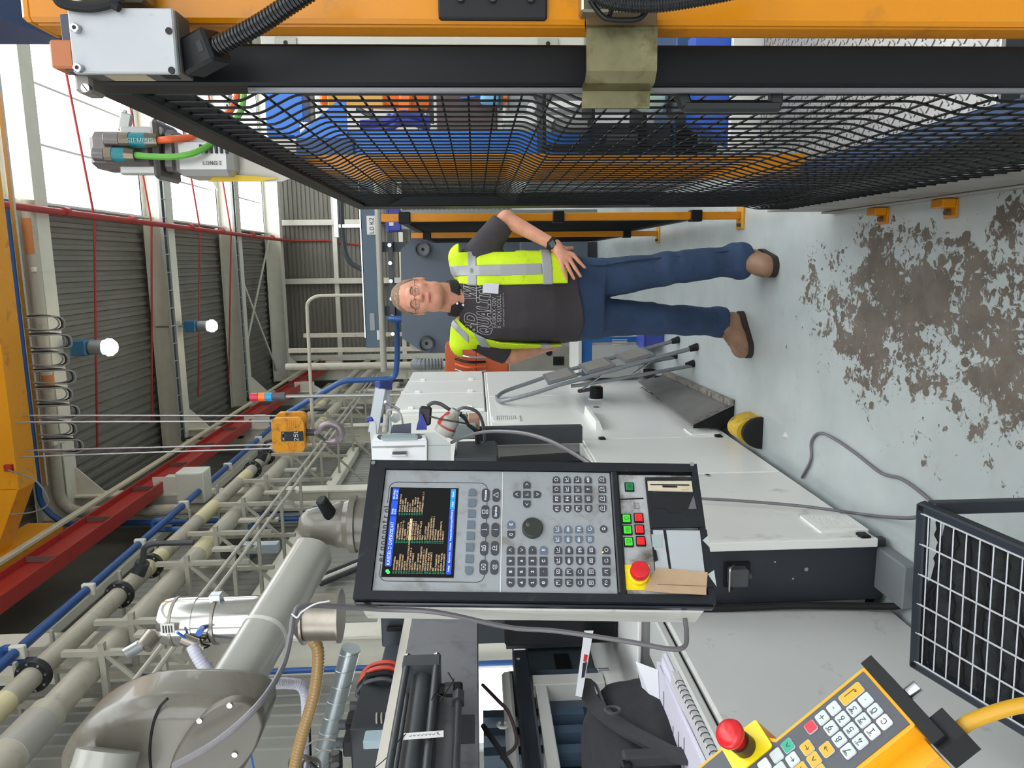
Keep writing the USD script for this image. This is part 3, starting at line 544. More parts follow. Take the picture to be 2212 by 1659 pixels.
sx, sy = at3(362, 508); op.add('machine_symbol', pl(tf(extrude(strokes([[(-.007, .004), (-.007, -.005), (.006, -.005), (.006, .004), (-.007, .004)], [(-.008, .006), (.007, .006)], [(-.001, -.001), (.002, -.001)]], .0007), .0004, z0=ZF), np.array([[1, 0, 0, sx], [0, 1, 0, sy], [0, 0, 1, 0], [0, 0, 0, 1.]]))), M('print_dark', (66, 60, 54), .6), False, under=lf)
ex, ey = at3(372, 1350)
op.add('stop_plate', pl(box([ex - .030, ey - .027, ZF], [ex + .024, ey + .030, ZF + .0018], .0008)), M('safety_yellow', (240, 214, 20), .4, var=.04, scale=30), False)
es = op.add('emergency_stop', pl(lathe([(.0195, 0), (.0195, .012), (.0165, .015), (.0165, .022), (.0195, .025), (.0195, .036), (.017, .040), (.008, .0415), (0, .0415)], [ex, ey, ZF + .0018], [ex, ey, 1], 32)), M('stop_red', (206, 34, 40), .3), 40)
op.add('stop_collar', pl(lathe([(.0215, 0), (.0215, .013), (.019, .015), (.0, .015)], [ex, ey, ZF + .0018], [ex, ey, 1], 32)), M('safety_yellow', (240, 214, 20), .4), 40, under=es)
# floppy drive with tray in its dark insert
x0, y0 = at3(455, 180); x1, y1 = at3(1095, 790)
ins = op.add('drive_insert', pl(extrude(Polygon([at3(455, 190), at3(1065, 190), at3(1150, 780), at3(520, 790)]), .008, z0=ZF)), bez_m, False)
fd = op.add('floppy_drive', pl(extrude(Polygon([at3(482, 243), at3(1002, 243), at3(1018, 368), at3(490, 355)]), .004, z0=ZF + .008)), M('drive_beige', (204, 192, 168), .5), False)
op.add('drive_slot', pl(extrude(Polygon([at3(505, 282), at3(975, 286), at3(977, 300), at3(520, 294)]), .0008, z0=ZF + .012)), black_m, False, under=fd)
op.add('drive_slot', pl(extrude(Polygon([at3(655, 300), at3(830, 303), at3(834, 322), at3(660, 320)]), .0010, z0=ZF + .012)), black_m, False, under=fd)
op.add('eject_button', pl(extrude(Polygon([at3(876, 320), at3(948, 322), at3(950, 350), at3(878, 350)]), .003, z0=ZF + .012)), M('drive_beige', (204, 192, 168), .5), False, under=fd)
op.add('disk_pocket', pl(extrude(Polygon([at3(520, 410), at3(1030, 405), at3(1062, 570), at3(905, 570), at3(880, 612), at3(735, 612), at3(705, 565), at3(540, 555)]), .0009, z0=ZF + .008)), M('pocket_black', (14, 15, 18), .6), False, under=ins)
op.add('pocket_wedge', pl(extrude(Polygon([at3(1030, 405), at3(1066, 570), at3(965, 570)]), .0016, z0=ZF + .008)), M('pocket_grey', (96, 98, 102), .5), False, under=ins)
# the flap below with its grey sheet, latch and cardboard taped over
flap = op.add('flap', pl(extrude(Polygon([at3(520, 812), at3(1185, 815), at3(1290, 1500), at3(600, 1500)]), .010, z0=ZF)), bez_m, False)
op.add('flap_sheet', pl(extrude(Polygon([at3(545, 826), at3(665, 828), at3(760, 1470), at3(585, 1480)]), .0018, z0=ZF + .010)), M('sheet_grey', (176, 180, 184), .5), False, under=flap)
op.add('flap_sheet', pl(extrude(Polygon([at3(702, 828), at3(1100, 832), at3(1175, 1470), at3(790, 1470)]), .0018, z0=ZF + .010)), M('sheet_grey', (176, 180, 184), .5), False, under=flap)
op.add('flap_latch', pl(extrude(Polygon([at3(545, 1060), at3(578, 1075), at3(600, 1190), at3(560, 1205)]), .006, z0=ZF + .010)), black_m, False, under=flap)
for t in (((1135, 945), (1200, 890), (1232, 1045)), ((1195, 1350), (1270, 1300), (1300, 1495))):
    op.add('sticker', pl(extrude(Polygon([at3(*p) for p in t]), .0006, z0=ZF + .0105)), M('sticker_grey', (176, 188, 186), .5), False, under=flap)
op.add('clear_tape', pl(extrude(Polygon([at3(525, 880), at3(650, 880), at3(660, 1040), at3(540, 1030)]), .0005, z0=ZF + .0120)), M('tape_grey', (160, 172, 172), .2), False, under=flap)
cb = op.add('cardboard_patch', pl(extrude(Polygon([at3(580, 1285), at3(730, 1292), at3(1190, 1335), at3(1170, 1600), at3(760, 1580), at3(440, 1550), at3(470, 1480)]), .003, z0=ZF + .0122)), M('cardboard', (184, 154, 124), .75, var=.06, scale=22, bump=.15, bscale=60), False, label='torn brown cardboard patch')
op.add('fold_line', pl(bar([*at3(590, 1480), ZF + .0155], [*at3(1170, 1500), ZF + .0155], .0009, .0016, ref=(0, 0, 1))), M('cardboard_dark', (120, 98, 78), .8), False, under=cb)
for px, py in ((1013, 35),):
    x, y = kxy(px, py, *C); op.add('bezel_screw', pl(cyl([x, y, 0], [x, y, .003], .005, n=16)), steel_m)
op.add('bezel_screw', pl(cyl([.1495, .362, 0], [.1495, .362, .003], .005, n=16)), steel_m)

# swivel joint and the grey lacquered arm that carries the panel
arm_m = M('arm_lacquer', (158, 156, 148), .28, var=.02, scale=6, coat=.3); arm_d = M('arm_lacquer_dark', (108, 103, 93), .33, var=.05, scale=8, stain=((92, 84, 74), .25, 10), coat=.2)
sa = Thing('swivel_arm', 'grey lacquered swivel arm with an oval elbow carrying the operating panel', 'support arm')
top = pp(0.035, H2 - .004, -.075)
def up(h): return top + np.array([0, 0, h])
sa.add('mount_flange', lathe([(.062, 0), (.062, .004), (.058, .006), (.058, .030), (.064, .032), (.064, .045), (.058, .047), (.050, .062), (0, .062)], up(0), up(1), 40), arm_d, 35)
J = onP(640, 1175, up(.1), [0, 1, 0]); JT = J + np.array([0, 0, .075])
sa.add('joint_head', lathe([(.052, 0), (.053, .012), (.046, .03), (.042, .06), (.036, .085), (.022, .1), (0, .104)], up(.058), up(1), 36), arm_d, 50)
sa.add('joint_cable_boss', cyl(up(.1) + [.02, -.02, -.02], up(.1) + [.075, -.045, .0], .016, .013, n=20, bev=.003), black_m)
E0 = onY(655, 1230, 1.50); E1 = onY(500, 1490, 1.22)
def oval_tube(p0, p1, w, h, ref=(0, 0, 1), n=36):
    a = np.arange(n) / n * 2 * np.pi; e = 2 / 2.6
    c = np.stack([np.sign(np.cos(a)) * abs(np.cos(a)) ** e * w / 2, np.sign(np.sin(a)) * abs(np.sin(a)) ** e * h / 2], 1)
    return tf(extrude(Polygon(c), float(np.linalg.norm(np.subtract(p1, p0)))), axis_frame(p0, p1, ref))
D = (E1 - E0) / np.linalg.norm(E1 - E0)
sa.add('arm_tube', oval_tube(E0 - D * .05, E1 + D * .06, .088, .084), arm_m, 50)
CB = E0 * .42 + E1 * .58; sa.add('clamp_band', oval_tube(CB - D * .004, CB + D * .004, .0905, .0865), M('band_pale', (196, 194, 188), .4), 50)
# elbow: an oval drum with a screwed lid facing the camera
EC = onY(330, 1605, 1.10)
nrm = EYE - EC; nrm[2] *= .2; nrm /= np.linalg.norm(nrm)
ELB = [onY(px, py, 1.10) for px, py in ((572, 1560), (565, 1535), (540, 1515), (490, 1506), (400, 1502), (310, 1506), (240, 1525), (180, 1560), (140, 1610), (133, 1650), (150, 1700), (230, 1760), (330, 1800), (420, 1780), (500, 1700), (550, 1620))]
F_E = frame(ELB[0], [1, 0, 0], [0, 0, 1]); loc = [((p - ELB[0]) @ F_E[:3, 0], (p - ELB[0]) @ F_E[:3, 1]) for p in ELB]
def pillow(loc, r, z0, z1, M_):
    """A rounded-over slab with the given outline."""
    C = smooth_path(np.vstack([loc, loc[:1]]), 6); P_ = Polygon(C).buffer(0); V = []
    for t in np.linspace(0, math.pi / 2, 5):
        ring = np.array(P_.buffer(-r * (1 - math.sin(t))).exterior.coords); V += [np.c_[ring, np.full(len(ring), z1 - r * math.sin(math.pi / 2 - (math.pi / 2 - t)) * 0 - r + r * math.cos(t))], np.c_[ring, np.full(len(ring), z0 + r - r * math.cos(t))]]
    return tf(hull(np.vstack(V)), M_)
sa.add('elbow_drum', pillow(np.array(loc), .03, -.10, .022, F_E), arm_d, 50)
LID = [onY(px, py, 1.07) for px, py in ((569, 1568), (560, 1536), (530, 1516), (490, 1516), (445, 1540), (400, 1588), (372, 1640), (366, 1690), (390, 1728), (440, 1728), (500, 1680), (550, 1620))]
loc = [((p - ELB[0]) @ F_E[:3, 0], (p - ELB[0]) @ F_E[:3, 1]) for p in LID]
ld = sa.add('elbow_lid', pillow(np.array(loc), .004, .012, .034, F_E), M('lid_dark', (92, 86, 76), .4, var=.06, scale=10), 40)
for px, py in ((432, 1555), (497, 1522), (508, 1628)):
    p = onY(px, py, 1.067); sa.add('lid_screw', cyl(p, p + [0, -.0035, 0], .0045, n=12), steel_m, under=ld)
sa.add('elbow_seam', tube(smooth_path([onY(px, py, 1.078) for px, py in ((362, 1509), (345, 1528), (332, 1560), (325, 1600), (324, 1640), (330, 1690))], 6), .0022), black_m, under=None)
p0 = onY(235, 1620, 1.05); p1 = onY(190, 1770, 1.00)
sa.add('arm_tube', oval_tube(p0, p1, .085, .085), arm_m, 50)
# grey data cable tied along the arm and panel
gc = M('grey_cable', (112, 108, 112), .45)
single('data_cable', tube(smooth_path([onY(375, 1655, 1.03), onY(470, 1600, 1.035), onY(560, 1520, 1.055), onY(610, 1440, 1.17), onY(628, 1370, 1.25), onY(636, 1328, 1.30), onY(665, 1308, 1.33), pp(-.17, .32, -.03), pp(-.172, .20, -.04), pp(-.19, .05, -.08), pp(-.195, -.05, -.085), pp(-.215, -.20, -.085), pp(-.228, -.28, -.085), pp(-.222, -.315, -.09), pp(-.19, -.325, -.10), pp(-.162, -.325, -.10)], 8), .0052), gc, 'grey data cable tied along the swivel arm and down the side of the operating panel', 'cable')
single('cable_tie', tube(smooth_path([onY(630, 1326, 1.285), onY(642, 1334, 1.28), onY(652, 1322, 1.285), onY(680, 1305, 1.29), onY(712, 1298, 1.30)], 6), .0016), M('tie_white', (220, 220, 222), .4), 'white cable tie holding the grey cable to the swivel arm', 'cable tie')
# ================================================================ robot cell fence on the right of the aisle
blk = M('fence_black', (13, 14, 16), .42, var=.1, scale=7, spec=.22); yel = M('fence_yellow', (198, 124, 8), .3, var=.04, scale=5, stain=((150, 96, 30), .12, 14), spec=.35)
galv = M('galvanised', (164, 160, 140), .32, .85, var=.12, scale=14, stain=((130, 120, 84), .3, 9))
alu = M('raw_aluminium', (168, 169, 172), .5, .25, var=.05, scale=12, stain=((120, 118, 116), .18, 16))
XF = .186
def offs(z): return np.interp(z, [.43, .49, .79, .85, 1.28, 1.335, 1.655, 1.705], [.168, .180, .180, .197, .197, .222, .222, .197])
def bent_mesh(y0, y1, z0, z1, dy, dz, r, dx=0., n=6, bend=True):
    zs = np.unique(np.r_[np.array([.43, .45, .47, .49, .79, .81, .83, .85, 1.28, 1.30, 1.32, 1.335, 1.655, 1.675, 1.69, 1.705]), z0, z1]); zs = zs[(zs >= z0) & (zs <= z1)]
    f = (lambda z: offs(z) + dx) if bend else (lambda z: 0 * z + dx)
    ms = []
    for y in np.arange(y0, y1, dy):
        P = np.stack([f(zs), 0 * zs + y, zs], 1); P = round_path(P, .012, 3) if bend else P[[0, -1]]; ms.append(tube(P, r, n))
    for z in np.arange(z0, z1, dz):
        x = float(f(np.array(z))) + 1.7 * r; ms.append(tube([[x, y0, z], [x, y1, z]], r, n))
    return cat(ms)
fd_ = Thing('mesh_door', 'black framed wire mesh door of the robot cell in the right foreground', 'fence')
fd_.add('near_post', box([XF, .84, .28], [XF + .042, .885, 1.835], .003), blk, False)
fd_.add('far_post', box([XF, 2.62, 0.02], [XF + .042, 2.76, 1.835], .003), blk, False)
fd_.add('top_rail', box([XF, .885, 1.795], [XF + .042, 2.62, 1.835], .003), blk, False)
fd_.add('bottom_rail', box([XF, .885, .28], [XF + .042, 2.62, .32], .003), blk, False)
fd_.add('post_edge', box([XF - .006, .846, .30], [XF, .852, 1.66], .001), M('worn_edge', (112, 112, 114), .35, .5), False)
fd_.add('wire_mesh', bent_mesh(.895, 2.62, (.315), 1.80, .040, .037, .0018), blk, 40, kind='stuff')
h0 = [XF - .004, .862, 1.178]
fd_.add('door_handle', cat(bar([XF + .02, .862, 1.196], [XF - .018, .862, 1.180], .012, .014, .002), bar([XF - .018, .862, 1.184], [XF - .018, .862, 1.072], .014, .012, .003), bar([XF - .018, .862, 1.078], [XF + .02, .862, 1.078], .012, .014, .002)), M('handle_grey', (26, 28, 30), .4), False)
single('kick_plate', cat(box([.176, 1.0, .015], [.185, 2.93, .27], .002), box([.168, 1.0, .0], [.176, 2.94, .05], .003)), M('kick_grey', (148, 144, 138), .5, var=.05, scale=4, stain=((112, 104, 96), .3, 6)), 'dirty grey sheet kick plate on the floor along the foot of the mesh door', 'kick plate')
for k, (y, w) in enumerate(((2.56, 'farther from'), (2.19, 'nearer to'))):
    t = Thing('floor_bracket', f'small yellow floor bracket bolted beside the kick plate, {w} the camera', 'bracket', 'floor brackets of the mesh door')
    t.add('foot', box([.11, y - .03, 0], [.165, y + .03, .008], .002), yel, False); t.add('upright', box([.14, y - .03, .008], [.166, y + .03, .05], .003), yel, False); t.add('bolt', cyl([.128, y, .008], [.128, y, .022], .010, n=6), M('rust_bolt', (110, 92, 72), .6, .5), False)
def yellow_panel(x, y, zt, y2, lab):
    t = Thing('fence_panel', lab, 'fence', 'yellow fence panels')
    t.add('post', box([x - .02, y, .012], [x + .02, y + .04, zt], .003), yel, False)
    b = t.add('base_plate', box([x - .07, y - .03, 0], [x + .05, y + .07, .012], .002), M('base_yellow', (206, 150, 34), .45, var=.1, stain=((120, 100, 70), .3, 9)), False)
    t.add('bolt', cyl([x - .05, y, .012], [x - .05, y, .03], .010, n=6), dsteel_m, False, under=b)
    for z in (zt - .12, .98, .25): t.add('mesh_clamp', box([x - .03, y - .012, z - .03], [x + .03, y + .052, z + .03], .004), blk, False)
    t.add('frame_rail', box([x - .012, y + .05, zt - .10], [x + .012, y2, zt - .06]), blk, False); t.add('frame_rail', box([x - .012, y + .05, .20], [x + .012, y2, .24]), blk, False)
    t.add('frame_post', box([x - .012, y2 - .04, .20], [x + .012, y2, zt - .06]), blk, False)
    t.add('wire_mesh', bent_mesh(y + .06, y2 - .03, .22, zt - .08, .03, .06, .0016, x, 4, False), blk, False, kind='stuff')
yellow_panel(.222, 3.945, 1.90, 5.70, 'yellow fence post with its mesh panel beside the elbow of the standing man')
yellow_panel(.192, 5.75, 1.90, 7.6, 'second yellow fence post with its mesh panel, further back behind the man')

# ---- what is fixed to the near post
yp = Thing('yellow_column', 'yellow painted steel column at the right edge in the foreground', 'column')
yp.add('front_plate', box([.237, .80, .25], [.60, .812, 1.856], .004), yel, False)
yp.add('side_flange', box([.237, .812, .25], [.249, .85, 1.856], .003), yel, False)
yp.add('cap', box([.237, .80, 1.85], [.60, .86, 1.862], .004), yel, False)
bp = yp.add('cover_plate', box([.2385, .792, 1.343], [.45, .80, 1.452], .002), black_m, False, label='black cover plate with screws')
for z in (1.43, 1.398, 1.36): yp.add('cover_screw', cyl([.258, .792, z], [.258, .788, z], .0045, n=12), M('screw_black', (60, 62, 66), .3, .6), under=bp)
ab = Thing('safety_switch', 'bare aluminium safety switch box bolted to the top of the mesh door post', 'switch box')
ab.add('lid', box([.179, .760, 1.700], [.2375, .768, 1.797], .0015), alu, False)
ab.add('body', box([.181, .768, 1.699], [.2375, .80, 1.796], .001), M('box_shadow_grey', (88, 86, 84), .5, .3), False)  # darker than the lid: shade on the sides put into the colour
for px, py in ((167, 63), (173, 149)):
    p = onY(px, py, .76); b = ab.add('bolt', cyl(p, p + [0, -.006, 0], .0042, n=16, bev=.0006), steel_m); ab.add('bolt_socket', cyl(p + [0, -.0062, 0], p + [0, -.0055, 0], .002, n=6), black_m, False, under=b)
for px, py in ((365, 67), (371, 152)):
    p = onY(px, py, .76); ab.add('empty_hole', cyl(p + [0, .001, 0], p + [0, -.0008, 0], .0032, n=16), black_m)
ab.add('rating_label', box([.1803, .775, 1.735], [.181, .797, 1.775]), M('label_tan', (170, 158, 130), .5), False)
ab.add('slot', box([.1803, .772, 1.708], [.181, .790, 1.722], .0005), black_m, False)
st_ = Thing('door_stop', 'orange brown stop block on top of the mesh door post', 'stop block')
st_.add('block', box([.186, .77, 1.800], [.212, .80, 1.822], .002), M('orange_brown', (168, 96, 52), .5, var=.05), False)
st_.add('carrier', box([.184, .775, 1.797], [.236, .80, 1.812], .001), M('carrier_blue', (58, 62, 76), .5), False)
st_.add('latch', box([.168, .79, 1.795], [.190, .82, 1.812], .003), M('latch_grey', (130, 124, 118), .45, .4), False)
sc_ = st_.add('slotted_screw', cyl([.171, .79, 1.799], [.171, .784, 1.799], .0042, n=16), steel_m); st_.add('screw_slot', bar([.168, .7838, 1.797], [.174, .7838, 1.801], .0008, .0006), black_m, False, under=sc_)
# corrugated conduits and their fittings
cond = M('conduit_black', (28, 28, 30), .35)
cd = Thing('conduit', 'black corrugated cable conduit leaving the aluminium switch box towards the upper right', 'conduit')
P = [onY(452, 108, .775), onY(500, 84, .77), onY(560, 52, .762), onY(640, 0, .75), onY(720, -50, .74)]
cd.add('hose', ribbed(smooth_path(P, 10), .0092, .0038, .0016, 14), cond, False)
a0, a1 = onY(405, 132, .79), onY(470, 96, .775)
f = cd.add('end_fitting', bar(a0, a1, .032, .030, .003, ref=(0, 1, 0)), black_m, False); cd.add('fitting_window', bar(a0 * .45 + a1 * .55 + [0, -.0155, 0], a0 * .3 + a1 * .7 + [0, -.0155, 0], .010, .002, ref=(0, 1, 0)), M('window_dark', (14, 14, 15), .4), False, under=f)
cd2 = Thing('conduit', 'black corrugated conduit bundle along the top right edge of the yellow column', 'conduit')
for k, dy in enumerate((0, -14, -26)):
    P = [onY(1255, -40 + dy, .75), onY(1310, 4 + dy, .752), onY(1400, 14 + dy, .752), onY(1500, 2 + dy, .75), onY(1600, -18 + dy, .745), onY(1720, -50 + dy, .74)]
    cd2.add('hose', ribbed(smooth_path(P, 10), .0062, .003, .0010, 10), cond, False)
hk = Thing('hose_holder', 'galvanised hose holder with a black wire loop on the yellow column', 'bracket')
hk.add('plate', box([onY(1265, 0, .78)[0] - .012, .775, onY(1385, 10, .78)[2]], [.40, .80, onY(1255, 10, .78)[2]], .002), galv, False)
L = [onY(px, py, .76) for px, py in ((1275, 0), (1290, 22), (1310, 40), (1350, 43), (1380, 40), (1398, 22), (1405, 5))]
hk.add('wire_loop', tube(smooth_path(L, 6), .0026), black_m)
hk.add('wire_loop', tube(smooth_path([onY(1315, 36, .76), onY(1322, 20, .765), onY(1330, 0, .77)], 6), .0024), black_m)
hk2 = Thing('cable_clamp', 'galvanised clamp with a black cable loop at the upper right corner', 'clamp')
hk2.add('plate', box([.246, .77, onY(320, 12, .78)[2]], [.34, .80, onY(118, 10, .78)[2]], .003), galv, False)
hk2.add('cable', tube(smooth_path([onY(px, py, .755) for px, py in ((122, -12), (130, 4), (160, 13), (200, 15), (235, 8), (262, -6))], 8), .0048), black_rub)
hk2.add('cable', tube(smooth_path([onY(px, py, .755) for px, py in ((225, -10), (240, 6), (258, 17))], 6), .0042), black_rub)
# stepped galvanised bracket clasped round the door post
zb = Thing('post_bracket', 'galvanised stepped bracket clasping the mesh door post to the yellow column', 'bracket')
pr = [(.24, .798), (.2365, .797), (.228, .788), (.189, .788), (.180, .796), (.178, .812), (.176, .816), (.158, .818)]
pl_ = LineString(pr).buffer(.0022, cap_style=2, join_style=1)
zb.add('sheet', extrude(pl_, .072, np.array([[1, 0, 0, 0], [0, 1, 0, 0], [0, 0, 1, 1.232], [0, 0, 0, 1.]])), M('zinc_olive', (128, 122, 92), .38, .8, var=.25, scale=16, stain=((90, 80, 52), .4, 24)), 25)
zb.add('spacer', box([.2285, .79, 1.232], [.2475, .80, 1.304], .001), M('rusty_galv', (104, 84, 58), .6, .4, var=.2, scale=20), False)
# light grey cabinet glimpsed between column and post
gs = Thing('slit_cabinet', 'light grey cabinet seen through the narrow gap beside the yellow column', 'cabinet')
gs.add('body', box([.575, 2.2, 1.10], [1.1, 2.7, 2.0], .004), M('cab_grey', (186, 184, 172), .45), False)
for z in (1.93, 1.205): gs.add('lock_plate', box([.583, 2.194, z - .03], [.612, 2.2, z + .03], .002), M('lock_grey', (160, 158, 146), .4), False); gs.add('keyhole', cyl([.597, 2.194, z], [.597, 2.192, z], .006, n=10), black_m)
q0, q1 = onZ(-120, -8, 2.55), onZ(157, 96, 2.55)
bb = single('blue_beam', hull([q + np.array(d) for q in (q0, q1) for d in ((0, 0, 0), (.35, 0, 0), (0, 0, .3), (.35, 0, .3))]), M('deep_blue', (18, 56, 104), .45, var=.04), 'deep blue painted steel beam in the upper right corner', 'beam', smooth=False)
# ================================================================ inside the robot cell, seen through the mesh
blue = M('machine_blue', (22, 104, 196), .35, var=.03); navy = M('navy', (24, 62, 104), .4, var=.08, stain=((70, 80, 90), .2, 10)); orange = M('robot_orange', (240, 120, 24), .4, var=.03); brown = M('brown_board', (84, 66, 64), .6)
offw = M('cell_white', (214, 212, 206), .45, var=.03); midg = M('cell_grey', (142, 144, 142), .5, var=.05); darkg = M('cell_dark', (58, 62, 66), .5, var=.1)
yc = Thing('cell_column', 'yellow steel column standing just behind the mesh door', 'column')
yc.add('shaft', box([.315, 3.0, .012], [.41, 3.1, 2.12], .004), yel, False); yc.add('base_plate', box([.29, 2.96, 0], [.44, 3.14, .012], .002), yel, False)
pf = Thing('blue_portal', 'bright blue portal frame standing inside the robot cell', 'machine frame')
pf.add('upright', box([.675, 5.0, .72], [.825, 5.16, 2.56], .006), blue, False)
pf.add('crossbeam', box([.80, 5.02, 2.50], [2.6, 5.2, 2.74], .006), blue, False)
pf.add('knee_plate', extrude(Polygon([(0, 0), (.34, 0), (.34, .06), (.10, .36), (0, .36)]), .02, frame([.66, 4.99, 2.22], [1, 0, 0], [0, 0, 1])), blue, False)
pf.add('side_box', box([.64, 4.96, 2.18], [.78, 5.04, 2.60], .006), M('deep_blue', (18, 56, 104), .45), False)
pf.add('white_tag', box([.79, 4.985, 2.42], [.88, 4.99, 2.52]), offw, False)
pf.add('foot_block', box([.60, 4.9, .14], [.86, 5.3, .72], .01), darkg, False)
pf.add('grey_strip', box([.84, 5.25, .74], [.87, 5.29, 2.5]), midg, False)
pf.add('base', box([.55, 4.85, 0], [2.6, 5.4, .14], .006), navy, False)
# orange handling robot
rb = Thing('handling_robot', 'orange handling robot behind the mesh in the cell', 'robot')
rb.add('base', lathe([(.26, 0), (.26, .05), (.20, .08), (.17, .32), (.21, .36), (.21, .42), (0, .42)], [1.42, 6.34, 0], [1.42, 6.34, 1], 28), orange, 35)
rb.add('lower_arm', bar([1.40, 6.34, .40], [1.28, 6.25, 1.62], .16, .20, .03, ref=(0, 1, 0)), orange, False)
rb.add('elbow', cyl([1.10, 6.25, 1.66], [1.44, 6.25, 1.66], .13, n=24, bev=.02), M('elbow_grey', (70, 72, 76), .4), 35)
rb.add('upper_arm', bar([1.25, 6.25, 1.68], [1.26, 6.1, 2.60], .12, .13, .02, ref=(0, 1, 0)), orange, False)
rb.add('arm_panel', box([1.17, 5.98, 2.10], [1.33, 6.04, 2.52], .006), M('panel_tan', (214, 160, 70), .4), False)
rb.add('wrist', bar([1.10, 6.1, 1.95], [1.46, 6.1, 1.92], .10, .10, .02), orange, False)
rb.add('cable_loop', tube(smooth_path([[1.16, 6.0, 2.3], [1.06, 5.95, 2.12], [1.07, 5.95, 1.95], [1.16, 6.1, 1.8]], 8), .02), darkg)
hs = Thing('cell_hoses', 'pair of violet blue hoses hanging in front of the white cabinets in the cell', 'hose')
for dx in (0, .05): hs.add('hose', tube(smooth_path([[.90 + dx, 5.45, 2.2], [.91 + dx, 5.42, 2.02], [.96 + dx, 5.42, 1.9], [.93 + dx, 5.46, 1.72]], 8), .026, 10), M('violet_blue', (60, 66, 160), .4))
hs.add('hose', bar([.88, 5.46, 2.0], [1.02, 5.46, 2.0], .05, .05, .015), M('violet_blue', (60, 66, 160), .4), False)
def cabinet(name, lo, hi, m, lab, catg='cabinet', ribs=0, feet=True, seams=()):
    t = Thing(name, lab, catg); t.add('body', box(lo, hi, .008), m, False)
    for i in range(ribs):
        x = lo[0] + (i + .5) * (hi[0] - lo[0]) / ribs; t.add('rib', box([x - .012, lo[1] - .02, lo[2] + .03], [x + .012, lo[1], hi[2] - .03]), m, False)
    for z in seams: t.add('seam', box([lo[0], lo[1] - .003, z - .006], [hi[0], lo[1], z + .006]), darkg, False)
    if feet: t.add('plinth', box([lo[0] + .03, lo[1] + .03, 0], [hi[0] - .03, hi[1] - .03, lo[2]]), darkg, False)
    return t
t = cabinet('cell_cabinet', [.80, 6.9, .3], [1.62, 7.5, 2.8], offw, 'tall white cabinet far inside the cell behind the orange robot', seams=(2.3, 1.9, 1.5))
t = cabinet('cell_cabinet', [1.7, 6.9, .2], [2.5, 7.4, 2.6], midg, 'tall grey cabinet at the back of the robot cell', seams=(2.1, 1.2))
t = Thing('brown_door', 'dark brown hatch on the machine in the robot cell', 'hatch'); t.add('panel', box([.93, 5.66, 1.24], [1.27, 5.70, 1.68], .006), brown, False); t.add('rim', box([.91, 5.68, 1.20], [1.29, 5.72, 1.70]), offw, False); t.add('stand', box([.95, 5.70, .0], [1.0, 5.74, 1.20]), offw, False)
t = Thing('water_bottle', 'pale blue plastic canister hanging before the brown hatch', 'canister')
t.add('tank', hull(np.vstack([trimesh.creation.icosphere(1, .035).vertices + [x, 5.52, z] for x in (1.12, 1.20) for z in (1.26, 1.33)])), M('bottle_blue', (120, 180, 214), .25), 40); t.add('neck', cyl([1.16, 5.52, 1.36], [1.16, 5.52, 1.40], .02, n=14), blue); t.add('strap', tube([[1.16, 5.555, 1.35], [1.16, 5.64, 1.5]], .006), blue); t.add('bracket', box([1.08, 5.49, 1.20], [1.24, 5.66, 1.222]), darkg, False)
t = Thing('press_unit', 'grey machine unit with black valves behind the blue portal', 'machine')
t.add('body', box([1.02, 5.56, .14], [1.20, 6.05, 1.16], .01), midg, False); t.add('frame', box([.96, 5.5, .16], [1.02, 5.55, 1.2], .004), offw, False)
for i in range(5): t.add('valve', cyl([1.06 + .1 * i, 5.55, 1.0 - .05 * (i % 2)], [1.06 + .1 * i, 5.46, 1.0 - .05 * (i % 2)], .034, n=14, bev=.005), darkg if i % 2 else offw)
for i in range(4): t.add('pipe', tube(smooth_path([[1.05 + .12 * i, 5.5, .9], [1.06 + .12 * i, 5.42, .8], [1.10 + .1 * i, 5.45, .6]], 6), .018), [steel_m, black_m, midg, offw][i])
t = Thing('black_rack', 'black open rack with white uprights low in the robot cell', 'rack')
for x in (.62, .86, 1.1): t.add('upright', box([x, 4.42, 0], [x + .035, 4.46, 1.02]), offw if x == .86 else blk, False)
for z in (.12, .42, .72, 1.0): t.add('shelf', box([.60, 4.4, z], [1.16, 4.8, z + .02]), blk, False)
for i, x in enumerate((.68, .76, .95, 1.02)): t.add('unit', box([x, 4.5, .44 + .3 * (i % 2)], [x + .06, 4.7, .64 + .3 * (i % 2)], .008), [darkg, midg, offw, darkg][i], False)
t = Thing('green_pump', 'small pump with a pale green glass bowl on the cell floor', 'pump')
t.add('bowl', lathe([(.02, 0), (.07, .03), (.08, .1), (.05, .16), (.03, .2), (0, .2)], [.80, 3.9, .43], [.80, 3.9, 1.4], 24), M('bowl_green', (150, 176, 164), .2), 40); t.add('motor', cyl([.72, 3.92, .36], [.92, 3.92, .36], .07, n=20, bev=.01), darkg, 35); t.add('stand', box([.74, 3.86, 0], [.90, 3.98, .30], .01), M('stand_tan', (130, 118, 104), .5), False)
t = Thing('blue_carriage', 'blue sloped carriage with a white side plate on the cell floor', 'machine frame')
t.add('slope', hull([[.52, 3.62, .10], [.52, 3.80, .10], [1.05, 3.62, .10], [1.05, 3.8, .10], [.64, 3.66, .36], [.64, 3.8, .36], [1.05, 3.66, .36], [1.05, 3.8, .36]]), M('strong_blue', (16, 72, 170), .4), False); t.add('side_plate', box([.5, 3.55, .06], [1.1, 3.58, .22], .003), offw, False); t.add('rail', box([.5, 3.5, .03], [1.1, 3.54, .08]), navy, False)
